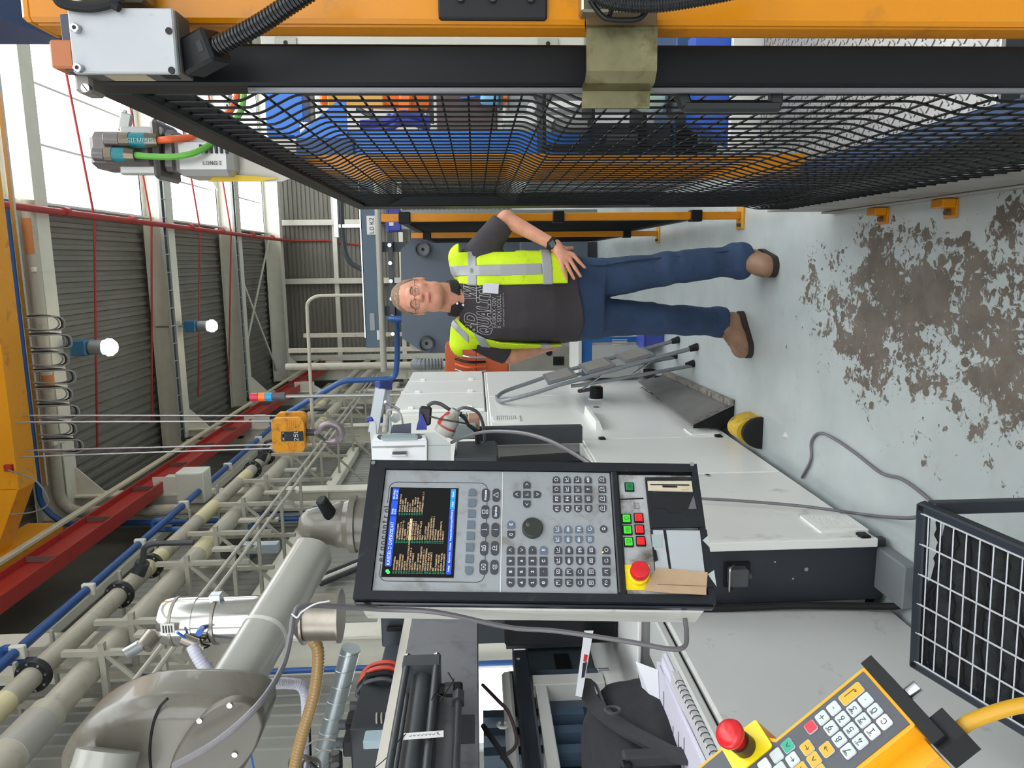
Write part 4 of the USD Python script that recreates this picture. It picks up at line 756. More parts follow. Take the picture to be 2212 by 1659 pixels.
# checker plate platform inside the cell
cp = Thing('checker_platform', 'bright aluminium checker plate platform on the floor of the robot cell', 'platform')
chk2 = M('checker_bright', (170, 168, 164), .3, .75, var=.12, scale=14)
cp.add('sheet', box([.375, 1.9, .085], [1.5, 3.48, .10], .002), chk2, False)
B_ = []
for i, y in enumerate(np.arange(1.92, 3.46, .03)):
    for j, x in enumerate(np.arange(.39, 1.25, .03)):
        s = 1 if (i + j) % 2 else -1; B_.append(tf(box([-.012, -.0028, 0], [.012, .0028, .0028]), trimesh.transformations.translation_matrix([x, y, .10]) @ trimesh.transformations.rotation_matrix(s * .785, [0, 0, 1])))
cp.add('raised_pattern', cat(B_), chk2, False, kind='stuff'); cp.add('skirt', box([.38, 1.95, 0], [1.4, 3.4, .085]), darkg, False)
t = Thing('cell_sill', 'dark blue steel base beam along the foot of the cell behind the mesh', 'beam'); t.add('beam', box([.30, 1.2, 0], [.37, 3.45, .115], .004), navy, False); t.add('lip', box([.285, 1.2, 0], [.30, 3.6, .03], .002), M('lip_grey', (150, 146, 140), .5), False)
# hinged lifting motor with cables above the mesh door
sm = M('servo_grey', (112, 106, 104), .38, .6, var=.08, scale=20); sm2 = M('servo_light', (176, 174, 170), .35, .5); teal = M('connector_teal', (22, 120, 130), .4); brs = M('connector_brass', (128, 116, 100), .35, .7)
sv = Thing('servo_motor', 'grey servo motor with teal collared connectors above the mesh door', 'motor')
def S(px, py, Y=2.8): return onY(px, py, Y)
a, b = S(214, 330), S(352, 330)
sv.add('housing', bar(a, b, .125, .16, .02, ref=(0, 1, 0)), sm, False)
for py, w in ((284, .03), (368, .032)): sv.add('tie_bar', bar(S(262, py, 2.74), S(352, py, 2.74), w, .03, .006, ref=(0, 1, 0)), sm2, False)
sv.add('flange', bar(S(352, 330), S(366, 330), .20, .2, .012, ref=(0, 1, 0)), sm, False)
sv.add('gear_head', bar(S(366, 330), S(398, 332), .14, .15, .015, ref=(0, 1, 0)), sm, False)
gb = sv.add('gear_box', bar(S(398, 345), S(520, 345), .13, .2, .02, ref=(0, 1, 0)), sm2, False)
for i in range(6): sv.add('fin', bar(S(432 + 11 * i, 322, 2.70), S(437 + 11 * i, 322, 2.70), .03, .02, .002, ref=(0, 1, 0)), darkg, False, under=gb)
p = S(458, 352, 2.694); sv.add('cast_lettering', extrude(text2d('LONG I', .013), .002, frame(p, [0, 0, -1], [1, 0, 0])), darkg, False, under=gb)
def plug(p0, p1, r, lab):
    p0, p1 = np.array(p0), np.array(p1); d = p1 - p0
    q = sv.add('connector', cyl(p0, p0 + d * .30, r * 1.0, n=20, bev=.003), sm)
    sv.add('knurled_nut', cyl(p0 + d * .30, p0 + d * .48, r * 1.08, n=14), brs, False, under=q); sv.add('teal_collar', cyl(p0 + d * .48, p0 + d * .78, r, n=20), teal, under=q, label='teal connector collar'); sv.add('clamp_nut', cyl(p0 + d * .78, p1, r, r * .8, n=20), brs, under=q)
plug(S(228, 303, 2.68), S(342, 303, 2.68), .026, ''); plug(S(203, 333, 2.66), S(292, 335, 2.66), .024, '')
p = S(303, 303, 2.652); sv.add('collar_lettering', extrude(text2d('SIEMENS', .014), .002, frame(p, [0, 0, -1], [1, 0, 0])), M('print_pale', (150, 190, 190), .5), False)
sv.add('hanger', cat(bar(S(275, 245, 2.85), S(268, 285, 2.85), .04, .02, .004, ref=(0, 1, 0)), bar(S(262, 280, 2.85), S(270, 240, 2.95), .012, .012)), sm2, False)
sv.add('arm_casting', hull([S(*q, Y) for Y in (2.78, 3.1) for q in ((400, 375), (450, 376), (560, 392), (610, 392), (640, 380), (640, 300), (420, 300))]), M('casting', (188, 182, 172), .5), False)
sv.add('warning_label', extrude(Polygon([(0, 0), (.19, .0), (.15, .028), (-.06, .012)]), .003, frame(S(565, 392, 2.77), [0, 0, 1], [1, 0, 0])), M('label_yellow', (214, 180, 40), .5), False)
single('orange_cable', tube(smooth_path([S(342, 303, 2.68), S(365, 301, 2.67), S(400, 298, 2.7), S(440, 290, 2.75), S(480, 260, 2.8), S(510, 215, 2.85), S(515, 170, 2.9)], 10), .012), M('cable_orange', (222, 96, 52), .45), 'orange cable curving from the servo motor down behind the mesh', 'cable')
single('green_cable', tube(smooth_path([S(292, 335, 2.66), S(330, 338, 2.65), S(380, 338, 2.64), S(430, 326, 2.66), S(480, 290, 2.74), S(520, 240, 2.8), S(528, 175, 2.85)], 10), .011), M('cable_green', (96, 166, 64), .45), 'green cable curving from the servo motor down behind the mesh', 'cable')
t = Thing('blue_crate', 'dark blue plastic crate on a grey stand behind the top of the yellow fence posts', 'crate')
a_, b_ = onY(866, 499, 8.7), onY(834, 470, 8.7); t.add('crate', box([a_[0], 8.7, a_[2]], [b_[0] + .1, 9.0, b_[2]], .01), M('crate_blue', (44, 56, 150), .4), False); t.add('crate_rim', box([a_[0] - .01, 8.69, b_[2] - .03], [b_[0] + .11, 9.01, b_[2] + .005], .004), M('crate_blue', (44, 56, 150), .4), False); t.add('crate_label', box([a_[0] + .06, 8.695, a_[2] + .08], [a_[0] + .12, 8.7, a_[2] + .15]), offw, False); t.add('stand', box([a_[0] + .02, 8.72, 0], [b_[0] + .08, 8.98, a_[2]], .005), midg, False)
# ================================================================ overhead: crane, runway, pipe rack, lamps
red = M('runway_red', (172, 46, 40), .45, var=.06, stain=((110, 40, 36), .15, 6)); pvc = M('pvc_pipe', (184, 177, 162), .4, var=.05, scale=2, stain=((150, 140, 120), .2, 4)); pvc2 = M('pvc_cream', (222, 210, 168), .4); pvcg = M('pvc_dark', (58, 60, 64), .4); bluep = M('pipe_blue', (40, 86, 150), .4, var=.05); crane_y = M('crane_yellow', (226, 150, 20), .4, var=.05, scale=2, stain=((150, 104, 40), .12, 4)); iron = M('rack_steel', (172, 168, 154), .5, var=.06)
# fire main along the roof with drop rods
fm = Thing('sprinkler_main', 'red sprinkler main hung under the roof deck', 'pipe')
fm.add('main', cyl([.88, 7.5, 8.2], [.78, 28.5, 8.2], .055, n=14), M('pipe_red', (170, 52, 50), .4))
for i, y in enumerate((9.6, 12.9, 15.3, 18.4, 20.6, 23.4, 25.6)): fm.add('coupling', cyl([.87 - .005 * i, y, 8.2], [.87 - .005 * i, y + .14, 8.2], .075, n=14), M('pipe_red', (170, 52, 50), .4))
for i, y in enumerate((14.0, 16.4, 19.2, 21.6)):
    b = single('sprinkler_branch', cat(cyl([.85, y, 8.25], [-3.4, y, 8.62], .022, n=8), cyl([.85, y, 8.25], [5.6, y, 8.7], .022, n=8)), M('pipe_red', (170, 52, 50), .4), f"thin red sprinkler branch across the roof, {['nearest the camera', 'second from the camera', 'third from the camera', 'farthest from the camera'][i]}", 'pipe', 'sprinkler branches')
fd2 = single('sprinkler_drop', cat(cyl([.80, 28.52, 8.2], [.80, 28.52, 6.9], .04, n=10), cyl([.80, 28.52, 7.0], [-.2, 28.52, 0.0], .03, n=8)), M('pipe_red', (170, 52, 50), .4), 'red drop pipe on the far gable wall', 'pipe')
# roof drain and blue air line along the nearest beam and down its column
single('rain_pipe', tube(round_path([[1.0, 12.2, 8.36], [-3.86, 12.2, 8.40], [-4.08, 12.2, 8.2], [-4.08, 12.2, 0.0]], .22, 6), .095, 16), pvc, 'beige rain pipe along the nearest roof beam and down its column', 'pipe')
single('air_line', tube(round_path([[1.0, 12.04, 8.60], [-3.9, 12.04, 8.62], [-4.24, 12.06, 8.3], [-4.24, 12.06, .0]], .2, 6), .045, 12), bluep, 'blue air line beside the beige rain pipe on the nearest roof beam', 'pipe')
for i, x in enumerate((-.1, -2.9)): single('beam_strap', box([x, 12.05, 8.30], [x + .07, 12.5, 8.34]), white_paint, f"white strap holding the pipes to the nearest beam, {'middle of the roof' if i == 0 else 'near the left wall'}", 'strap', None)
for i, (x, w) in enumerate(((.72, .55), (-1.75, .18))): single('orange_sleeve', cyl([x, 12.2, 8.37], [x - w, 12.2, 8.373], .10, n=16), M('sleeve_orange', (200, 128, 74), .5), f"{'long' if i == 0 else 'short'} orange sleeve on the beige rain pipe under the roof", 'pipe sleeve')
for i, (y, x) in enumerate(((17.35, -.62), (22.35, -.66))):
    t = Thing('cable_ladder', f"cable tray with cables along the {'second' if i == 0 else 'third'} roof beam", 'cable tray')
    t.add('rail', box([-3.95, y - .06, 8.28], [4.5, y - .04, 8.34]), M('tray_grey', (168, 168, 162), .4), False); t.add('rail', box([-3.95, y - .30, 8.28], [4.5, y - .28, 8.34]), M('tray_grey', (168, 168, 162), .4), False)
    for k in range(21): t.add('rung', box([-3.8 + .4 * k, y - .28, 8.285], [-3.78 + .4 * k, y - .06, 8.30]), M('tray_grey', (168, 168, 162), .4), False)
    for k in range(4): t.add('cable', tube(smooth_path([[4.4, y - .11 - .04 * k, 8.31], [0, y - .12 - .04 * k, 8.31], [-3.7, y - .11 - .04 * k, 8.31], [-4.0, y - .11 - .04 * k, 8.1], [-4.02, y - .11 - .04 * k, 6.9]], 6), .017, 6), darkg)
# lamps
for i, (px, py, z) in enumerate(((240, 750, 7.55), (460, 704, 7.55))):
    p = onZ(px, py, z); t = Thing('pendant_lamp', ('nearer' if i == 0 else 'farther') + ' glowing industrial lamp hung under the roof', 'lamp')
    t.add('bulb', lathe([(.0, 0), (.09, .02), (.145, .09), (.15, .15), (.11, .21), (0, .23)], p + [0, 0, -.10], p + [0, 0, 1], 24), M('lamp_glow', (255, 236, 200), .4, emit=26.), True)
    t.add('guard', lathe([(.125, .12), (.125, .32), (.10, .36), (0, .36)], p + [0, 0, -.0], p + [0, 0, 1], 20), M('lamp_steel', (150, 156, 158), .35, .5), 30)
    t.add('gear_box', box(p + [-.13, -.13, .36], p + [.13, .13, .62], .02), M('lamp_blue', (52, 110, 150), .4), False)
    t.add('rod', cyl(p + [0, 0, .62], [p[0], p[1], 8.95], .02, n=8), M('lamp_steel', (150, 156, 158), .35, .5)); t.add('bracket', box(p + [-.2, -.03, .95], p + [.2, .03, 1.0]), M('lamp_steel', (150, 156, 158), .35, .5), False)
# crane runway
rw = Thing('crane_runway', 'red crane runway beam along the left wall', 'crane beam')
rw.add('web', box([-3.79, 5.4, 6.86], [-3.77, 28.2, 7.24]), red, False); rw.add('lower_flange', box([-3.88, 5.4, 6.83], [-3.68, 28.2, 6.86]), red, False); rw.add('upper_flange', box([-3.88, 5.4, 7.24], [-3.68, 28.2, 7.27]), red, False)
rw.add('rail', box([-3.82, 5.4, 7.27], [-3.74, 28.2, 7.34]), steel_m, False); rw.add('conductor_bar', box([-3.66, 5.4, 7.33], [-3.60, 28.2, 7.42], .01), M('conductor_cream', (206, 198, 172), .5), False)
for k in range(15): rw.add('rib', box([-3.765, 6.3 + 1.5 * k, 6.86], [-3.69, 6.315 + 1.5 * k, 7.24]), M('rib_brown', (110, 84, 76), .5), False)
for i, y in enumerate(BY):
    t = Thing('runway_bracket', ['white bracket carrying the red runway beam beside the cream metal box', 'white bracket carrying the red runway beam above the hook block', 'white bracket carrying the red runway beam behind the signal tower', 'white bracket carrying the red runway beam nearest the gable wall'][i], 'bracket', 'runway brackets')
    t.add('arm', box([-3.9, y + .05, 6.55], [-3.62, y + .25, 6.82]), white_paint, False); t.add('side_plate', box([-3.9, y + .02, 6.4], [-3.6, y + .04, 7.0]), white_paint, False); t.add('knee', extrude(Polygon([(0, 0), (.26, 0), (0, -.4)]), .02, frame([-3.9, y + .15, 6.55], [1, 0, 0], [0, 0, 1])), white_paint, False)
# yellow bridge crane with festoon, ropes and hook block
cr = Thing('bridge_crane', 'yellow bridge crane girder spanning the hall', 'crane')
GZ = float(onY(17, 880, 9.15)[2]); GY = 9.15 * (1009 / 971)
cr.add('girder', box([-2.75, 9.15, GZ], [7.5, GY, 7.95], .01), crane_y, False)
cr.add('girder_end', hull([[-2.75, y, z] for y in (9.15, GY) for z in (GZ, 7.95)] + [[-3.66, y, z] for y in (9.15, GY) for z in (7.55, 7.95)]), crane_y, False)
cr.add('girder_lip', box([-2.75, 9.13, GZ - .02], [7.5, GY + .02, GZ]), crane_y, False); cr.add('end_truck', box([-3.95, 8.5, 7.36], [-3.62, 10.4, 7.85], .01), crane_y, False)
cr.add('buffer', box([-3.75, 8.32, 7.42], [-3.66, 8.5, 7.58], .01), M('safety_yellow', (240, 214, 20), .4), False); cr.add('signal_lamp', box([-2.5, 9.10, GZ + .02], [-2.42, 9.15, GZ + .11]), red, False)
fs = Thing('festoon_cable', 'loops of festoon cable hung along the yellow crane girder', 'cable')
fs.add('track', box([-2.9, 9.8, GZ + .03], [7, 9.84, GZ + .08]), steel_m, False)
fes = [M('festoon_grey', (120, 120, 116), .5), black_rub]
for i in range(8):
    x0 = -.62 - .23 * i; zt_ = GZ
    for j in range(3):
        d = .27 + .07 * j + .06 * (i % 2); P = [[x0 - .02 * j, 9.82 - .06 * j, zt_], [x0 - .03, 9.82 - .06 * j, zt_ - d], [x0 - .12, 9.82 - .06 * j, zt_ - .03 - d - .05], [x0 - .20, 9.82 - .06 * j, zt_ - d], [x0 - .22 + .02 * j, 9.82 - .06 * j, zt_]]
        fs.add('loop', tube(smooth_path(P, 6), .010, 6), fes[j % 2])
fs.add('loop', tube(smooth_path([[-2.48, 9.1, GZ + .06], [-2.62, 9.1, GZ - .25], [-2.90, 9.1, GZ - .38], [-3.02, 9.1, GZ - .2], [-3.05, 9.1, GZ + .1]], 8), .010, 6), fes[0])
hook_y = M('hook_block_yellow', (226, 150, 24), .45, var=.08, scale=10, stain=((120, 76, 30), .25, 12))
hb = Thing('hook_block', 'yellow crane hook block marked 25t hanging on four steel ropes', 'crane hook')
c = onY(628, 935, 9.3)
for dy, sz in ((-.09, 1.0), (.09, .97)):
    hb.add('cheek', extrude(rrect(.44 * sz, .40 * sz, .07), .10, frame(c + [.02 * (dy > 0) * 2, dy + .05, .0], [1, 0, 0], [0, 0, 1])), hook_y, 30)
for i in range(5): hb.add('cheek_rib', box(c + [-.20 + .0, -.147, .02 + .022 * i], c + [.20, -.14, .030 + .022 * i], .003) if False else cat(box(c + [.09, -.146, -.10 + .024 * i], c + [.20, -.14, -.092 + .024 * i]), box(c + [-.20, -.146, -.10 + .024 * i], c + [-.10, -.14, -.092 + .024 * i])), hook_y, False)
hb.add('sheave_pin', cyl(c + [0, -.15, .04], c + [0, .15, .04], .03, n=16), dsteel_m); hb.add('core', box(c + [-.16, -.05, -.16], c + [.18, .06, .17], .03), darkg, False)
lb = hb.add('load_plate', box(c + [-.07, -.148, -.19], c + [.05, -.14, .08]), M('plate_black', (30, 32, 36), .4), False)
hb.add('load_text', extrude(text2d('25t', .055), .002, frame(c + [-.01, -.148, -.10], [1, 0, 0], [0, 0, 1])), leg_m, False, under=lb)
hb.add('load_text', extrude(strokes([[(-.05, 0), (.05, 0)], [(-.045, .012), (.045, .012)]], .006), .002, frame(c + [-.01, -.148, .05], [1, 0, 0], [0, 0, 1])), leg_m, False, under=lb)
hs_ = M('hook_steel', (150, 136, 142), .4, .5, var=.15, scale=18)
hb.add('hook_shank', cyl(c + [0, 0, -.18], c + [0, 0, -.30], .045, n=16), darkg)
P = [c + np.array([.0, 0, -.28]), c + np.array([-.0, 0, -.33]), c + np.array([.075, 0, -.40]), c + np.array([.105, 0, -.50]), c + np.array([.07, 0, -.60]), c + np.array([-.02, 0, -.63]), c + np.array([-.11, 0, -.58]), c + np.array([-.135, 0, -.50]), c + np.array([-.12, 0, -.43])]
hb.add('hook', tube(smooth_path(P, 8), .04, 14, np.interp(np.linspace(0, 1, 65), [0, .3, .6, .85, 1], [.035, .042, .055, .042, .018])), hs_)
hb.add('safety_latch', bar(c + [.0, 0, -.31], c + [-.12, 0, -.44], .03, .02, .004, ref=(0, 1, 0)), darkg, False)
rope_m = M('steel_rope', (168, 162, 164), .4, .6)
for i, (px0, py0, px1, py1) in enumerate(((-20, 896, 590, 898), (-20, 911, 590, 910), (-20, 975, 590, 960), (-20, 990, 590, 968))):
    a = onY(px0, py0, 9.3 + (.09 if i in (0, 2) else -.06)); b = onY(px1 + 20, py1, 9.3 + (.09 if i in (0, 2) else -.06))
    hb.add('rope', cyl(a + [0, 0, .4], b, .011, n=8), rope_m)
hoist = Thing('hoist_trolley', 'yellow hoist trolley riding on the crane girder above the hook ropes', 'hoist'); hoist.add('drum', cyl([-2.9, 8.98, 8.3], [-1.4, 8.98, 8.3], .22, n=24, bev=.02), crane_y, 35); hoist.add('carriage', box([-2.9, 8.9, 7.95], [-1.4, 9.7, 8.05], .01), crane_y, False); hoist.add('gear_case', box([-3.2, 8.7, 8.05], [-2.9, 9.4, 8.5], .03), darkg, False)
# pipe rack along the left wall
def rack_pipe(name, x, z, y0, y1, r, m, lab, fl=()):
    t = Thing(name, lab, 'pipe')
    t.add('run', cyl([x, y0, z], [x, y1, z], r, n=24), m)
    return t
PX, PZ = -3.70, 5.52
p1 = rack_pipe('upper_pipe', PX, PZ, 4.2, 28.0, .100, pvc, 'upper of the two thick beige pipes on the wall rack')
for i, y in enumerate((5.35, 8.75, 10.5, 12.4, 15.7, 19)): p1.add('sleeve', cyl([PX, y, PZ], [PX, y + (.5 if i % 2 else .7), PZ], .102, n=24), pvc2, label='cream pipe section')
for y, dark in ((6.42, 0), (8.08, 1), (8.89, 1), (13.2, 1), (14.1, 1), (16.1, 1), (17.0, 1)):
    f = p1.add('flange', cyl([PX, y, PZ], [PX, y + .072, PZ], .157, n=28, bev=.008), M('flange_black', (32, 33, 35), .4), 35)
    for k in range(8):
        a = k * math.pi / 4 + .2; q = np.array([PX + .131 * math.cos(a), y - .012, PZ + .131 * math.sin(a)]); p1.add('flange_bolt', cyl(q, q + [0, .02, 0], .013, n=6), steel_m, False, under=f)
for y in (8.15, 13.28, 16.13):
    v = p1.add('valve_tee', cyl([PX, y, PZ], [PX, y + .74, PZ], .093, n=20), pvcg)
    p1.add('tee_branch', cyl([PX, y + .38, PZ], [PX + .21, y + .38, PZ - .1], .08, n=18), pvcg, under=v)
    p1.add('drain_pipe', tube(round_path([[PX + .21, y + .38, PZ - .1], [PX + .40, y + .38, PZ - .13], [PX + .43, y + .40, PZ - .23], [PX + .43, y + .40, PZ - .70]], .06, 5), .033, 10), pvcg, under=v)
p1.add('valve_wheel', tube([[PX - .12 + .09 * math.cos(a), 6.25, PZ + .20 + .09 * math.sin(a)] for a in np.linspace(0, 6.3, 20)], .011), steel_m); p1.add('valve_body', box([PX - .16, 6.28, PZ + .05], [PX - .07, 6.42, PZ + .20], .01), dsteel_m, False)
p2 = rack_pipe('lower_pipe', -3.74, 5.09, 4.2, 28.0, .122, pvc, 'lower of the two thick beige pipes on the wall rack')
p2.add('elbow_piece', tube(round_path([[-3.74, 4.7, 5.09], [-3.74, 5.5, 5.09], [-3.74, 5.9, 5.09]], .1), .15, 20), pvc)
p2.add('bell', cyl([-3.74, 5.35, 5.09], [-3.74, 5.78, 5.09], .155, n=24, bev=.01), M('pvc_grey', (170, 166, 158), .4), 35)
for i, (y, z) in enumerate(((9.3, 5.09), (17, 5.09))): p2.add('sleeve', cyl([-3.74, y, z], [-3.74, y + .6, z], .126, n=24), pvc2)
bl_ = Thing('blue_pipe', 'blue air pipe running along the wall above the beige pipes', 'pipe')
bl_.add('run', cyl([-3.72, 4.2, 5.91], [-3.72, 18.5, 6.17], .05, n=16), bluep)
for y in (5.6, 6.9, 8.3, 9.7, 11.3, 13.5, 15.6): z = 5.91 + (y - 4.2) * .018; bl_.add('clip', box([-3.79, y, z - .09], [-3.65, y + .06, z + .06], .01), white_paint, False)
for y in (7.0, 10.65): z = 5.91 + (y - 4.2) * .018; bl_.add('branch', tube(round_path([[-3.72, y, z], [-3.72, y, z + .19], [-3.86, y, z + .19], [-3.86, y, z - .25]], .09, 6), .04, 12), bluep)
single('blue_cross_pipe', tube(round_path([[-4.1, 11.0, 5.0], [-4.1, 12.05, 5.0], [-4.1, 12.1, 4.9], [-4.1, 12.15, 2.2]], .1), .05, 12), bluep, 'blue air pipe dropping beside the nearest complete column', 'pipe')
single('blue_drop_pipe', tube(round_path([[-4.2, 7.2, 4.95], [-4.2, 7.22, 5.0], [-4.2, 7.24, 3.0], [-4.2, 7.24, .0]], .05), .03, 10), bluep, 'thin blue pipe running down the nearest white column', 'pipe')
# triangulated brackets that carry the rack, with conduits clipped along their ends
for i, y in enumerate((6.55, 7.15, 8.6, 9.6, 10.8, 12.0, 13.7, 15.4, 17.2, 19.4)):
    t = Thing('rack_frame', ['pale steel pipe rack frame nearest the camera, beside the black valve wheel flange', 'pale steel pipe rack frame just behind the nearest white column', 'pale steel pipe rack frame beside the first black valve tee', 'pale steel pipe rack frame above the swivel arm of the operating panel', 'pale steel pipe rack frame left of the swivel joint boss', 'pale steel pipe rack frame in front of the second white column', 'pale steel pipe rack frame at the second black valve tee', 'pale steel pipe rack frame right behind the yellow hook block', 'pale steel pipe rack frame near the foot of the signal tower pole', 'farthest pale steel pipe rack frame, next to the gable wall'][i], 'bracket', 'pipe rack frames')
    for x in (-4.05, -3.55): t.add('upright', box([x - .025, y - .03, 4.20], [x + .025, y + .03, 5.75 if x < -4 else 5.30]), iron, False)
    t.add('tie', box([-4.6, y - .025, 4.91], [-3.45, y + .025, 4.965]), iron, False); t.add('tie', box([-4.6, y - .025, 4.36], [-3.35, y + .025, 4.40]), iron, False); t.add('tie', box([-4.6, y - .02, 5.72], [-3.62, y + .02, 5.75]), iron, False)
    t.add('diagonal', bar([-4.6, y, 3.9], [-3.56, y, 4.92], .04, .03, ref=(0, 1, 0)), iron, False)
    t.add('end_plate', box([-3.40, y - .05, 4.10], [-3.36, y + .05, 4.62], .004), iron, False)
for i, (x, z) in enumerate(((-3.33, 4.26), (-3.33, 4.14))):
    single('conduit_pipe', cyl([x, 4.4, z - .04], [x, 22, z + .24], .022, n=12), M('conduit_steel', (198, 194, 184), .35, .4), f"{'upper' if i == 0 else 'lower'} of two thin steel conduits running along the ends of the rack frames", 'pipe')
wbx = Thing('wall_box', 'cream painted metal box mounted high beside the red runway beam', 'switch box'); a = onY(392, 1040, 12.3)
wbx.add('body', box([-3.93, 12.05, 5.97], [-3.40, 12.42, 6.42], .01), M('cream_white', (222, 221, 212), .35, var=.01), False); wbx.add('lid', box([-3.91, 12.035, 5.99], [-3.42, 12.05, 6.40], .006), M('cream_lid', (206, 204, 190), .35), False); wbx.add('top', box([-3.90, 12.08, 6.42], [-3.44, 12.40, 6.426]), M('box_grey', (150, 152, 146), .5), False)
# cable bundles and ducts on the left wall
for i, (y0, z0, lab) in enumerate(((10.0, 3.7, 'upper'), (9.2, 2.6, 'lower'))):
    t = Thing('wall_conduits', f'bundle of dark pipes on the left wall, {lab} one beside the operating panel', 'pipes')
    for k in range(3): t.add('pipe', bar([-4.5, y0 + .16 * k, z0], [-4.5, y0 + 1.6 + .16 * k, z0 - 1.4], .07, .07, .02, ref=(1, 0, 0)), darkg if k != 1 else white_paint, False)
    t.add('clamp', box([-4.55, y0 + .4, z0 - .6], [-4.46, y0 + 1.2, z0 - .56]), white_paint, False)
single('wall_hopper', hull([[-4.55, 11, 5.25], [-4.12, 11, 5.55], [-4.55, 11.5, 5.25], [-4.12, 11.5, 5.55], [-4.5, 11, 4.95], [-4.12, 11, 5.1], [-4.5, 11.5, 4.95], [-4.12, 11.5, 5.1], [-4.12, 11, 5.7], [-4.3, 11.1, 5.75]]), M('hopper_green_grey', (92, 94, 84), .5), 'small dark funnel shaped duct hanging under the pipe rack', 'duct', smooth=False)
single('aluminium_profile', box([-4.02, 10.0, 4.25], [-3.88, 10.14, 4.75], .01), M('profile_alu', (176, 188, 196), .3, .3), 'short pale blue aluminium profile behind the swivel joint', 'profile', smooth=False)
# ================================================================ machines at the far end of the aisle
slate = M('slate_blue', (82, 92, 104), .45, var=.04, scale=2); slate_d = M('slate_dark', (56, 64, 72), .5)
cu = Thing('clamping_unit', 'large slate blue machine plate with two round tie bar sockets behind the man', 'machine')
cu.add('platen', extrude(Polygon([(-1.10, 1.0), (-1.10, 2.06), (-.92, 2.32), (.14, 2.30), (.275, 2.14), (.285, 1.0)]), .40, np.array([[1, 0, 0, 0], [0, 0, 1, 9.0], [0, 1, 0, 0], [0, 0, 0, 1.]])) if False else flip(tf(extrude(Polygon([(-1.10, .9), (-1.10, 2.06), (-.92, 2.32), (.14, 2.30), (.275, 2.14), (.285, .9)]), .40), np.array([[1, 0, 0, 0], [0, 0, 1, 9.0], [0, 1, 0, 0], [0, 0, 0, 1.]]))), slate, False)
for px, py in ((922, 741), (914, 539)):
    p = onY(px, py, 9.0); s_ = cu.add('tie_bar_socket', lathe([(.075, .0), (.075, .14), (.09, .14), (.09, 0)], p + [0, 0, 0], p + [0, -1, 0], 32), slate_d, 40)
    cu.add('tie_bar', cyl(p, p + [0, -.05, 0], .074, n=28), M('socket_disc', (128, 130, 132), .4), under=s_); cu.add('bar_hole', cyl(p + [0, -.05, 0], p + [0, -.055, 0], .02, n=16), black_m, under=s_)
cu.add('bed', box([-1.0, 8.6, .12], [.25, 12, .9], .01), slate, False); cu.add('foot', box([-1.0, 8.7, 0], [.2, 11.8, .12]), darkg, False)
for x in (-1.02, .16): cu.add('rear_cylinder', cyl([x, 9.4, 2.18], [x, 11, 2.18], .09, n=18), M('cyl_grey', (150, 150, 148), .4), 40)
bm = Thing('robot_beam', 'slate blue linear robot beam above the machine plate', 'machine beam')
bm.add('beam', box([-1.08, 9.45, 2.64], [1.6, 9.7, 2.82], .006), M('beam_blue_grey', (66, 88, 102), .4, var=.05), False); bm.add('guide_rail', box([-.95, 9.44, 2.82], [1.6, 9.5, 2.835]), steel_m, False)
bm.add('tube_rail', cyl([-1.38, 9.38, 2.60], [1.6, 9.38, 2.60], .04, n=14), M('tube_grey', (164, 160, 148), .4)); bm.add('end_label', box([-.98, 9.444, 2.63], [-.86, 9.45, 2.68]), offw, False)
p = [.43, 9.445, 2.73]; lp = bm.add('number_plate', box([.33, 9.44, 2.62], [.56, 9.45, 2.75]), offw, False); bm.add('number_text', extrude(text2d('LG K2', .05), .003, frame([.44, 9.44, 2.69], [1, 0, 0], [0, 0, 1])), black_m, False, under=lp)
bm.add('vent_plate', box([-.86, 9.44, 2.70], [-.64, 9.452, 2.76]), M('vent_grey', (140, 144, 146), .4), False)
for x in (-.62, .18, .52): bm.add('support_post', box([x - .06, 9.5, .9], [x + .06, 9.62, 2.64]), slate_d, False)
bm.add('cross_tray', box([-1.0, 9.42, 2.44], [1.2, 9.5, 2.50]), dsteel_m, False)
for i in range(7): bm.add('roller', cyl([-.9 + .22 * i, 9.36, 2.47], [-.9 + .22 * i, 9.40, 2.47], .025, n=12), steel_m)
bm.add('drag_chain', tube(smooth_path([[.8, 9.5, 3.06], [.3, 9.5, 3.06], [.02, 9.5, 3.0], [-.10, 9.5, 2.84]], 10), .035, 6), darkg, False); bm.add('chain_tray', box([.30, 9.46, 3.10], [1.2, 9.54, 3.16], .004), steel_m, False); bm.add('tray_post', box([.42, 9.47, 2.83], [.46, 9.5, 3.10]), steel_m, False)
single('bent_pipe', tube(round_path([[-.42, 9.6, 2.82], [-.42, 9.6, 3.45], [-.5, 9.6, 3.57], [-1.6, 9.6, 3.58], [-2.4, 9.6, 3.58]], .3, 8), .022, 10), pvc, 'thin beige pipe bending over from the robot beam', 'pipe')
single('blue_feed_pipe', tube(round_path([[-2.2, 10.2, 4.3], [-1.62, 10.2, 3.28], [-1.60, 10.2, 2.55], [-1.28, 10.2, 2.51], [-.70, 10.2, 2.5], [-.70, 9.2, 2.48], [-.70, 9.2, 2.30]], .1, 6), .038, 12), bluep, 'blue pipe stepping down towards the far machine', 'pipe')
single('far_standpipe', cyl([-1.72, 12.4, 0], [-1.72, 12.4, 4.6], .06, n=14), pvc, 'beige standpipe far behind the stack light', 'pipe')
for i, (x, y) in enumerate(((-1.66, 14.2), (-1.5, 15.5))): single('far_post', box([x - .04, y, 0], [x + .04, y + .08, 5.0]), pvc, f"{'nearer' if i == 0 else 'farther'} thin pale post in front of the gable wall", 'post', smooth=False)
om = Thing('orange_carriage', 'orange machine carriage with hoses behind the right shoulder of the man', 'machine')
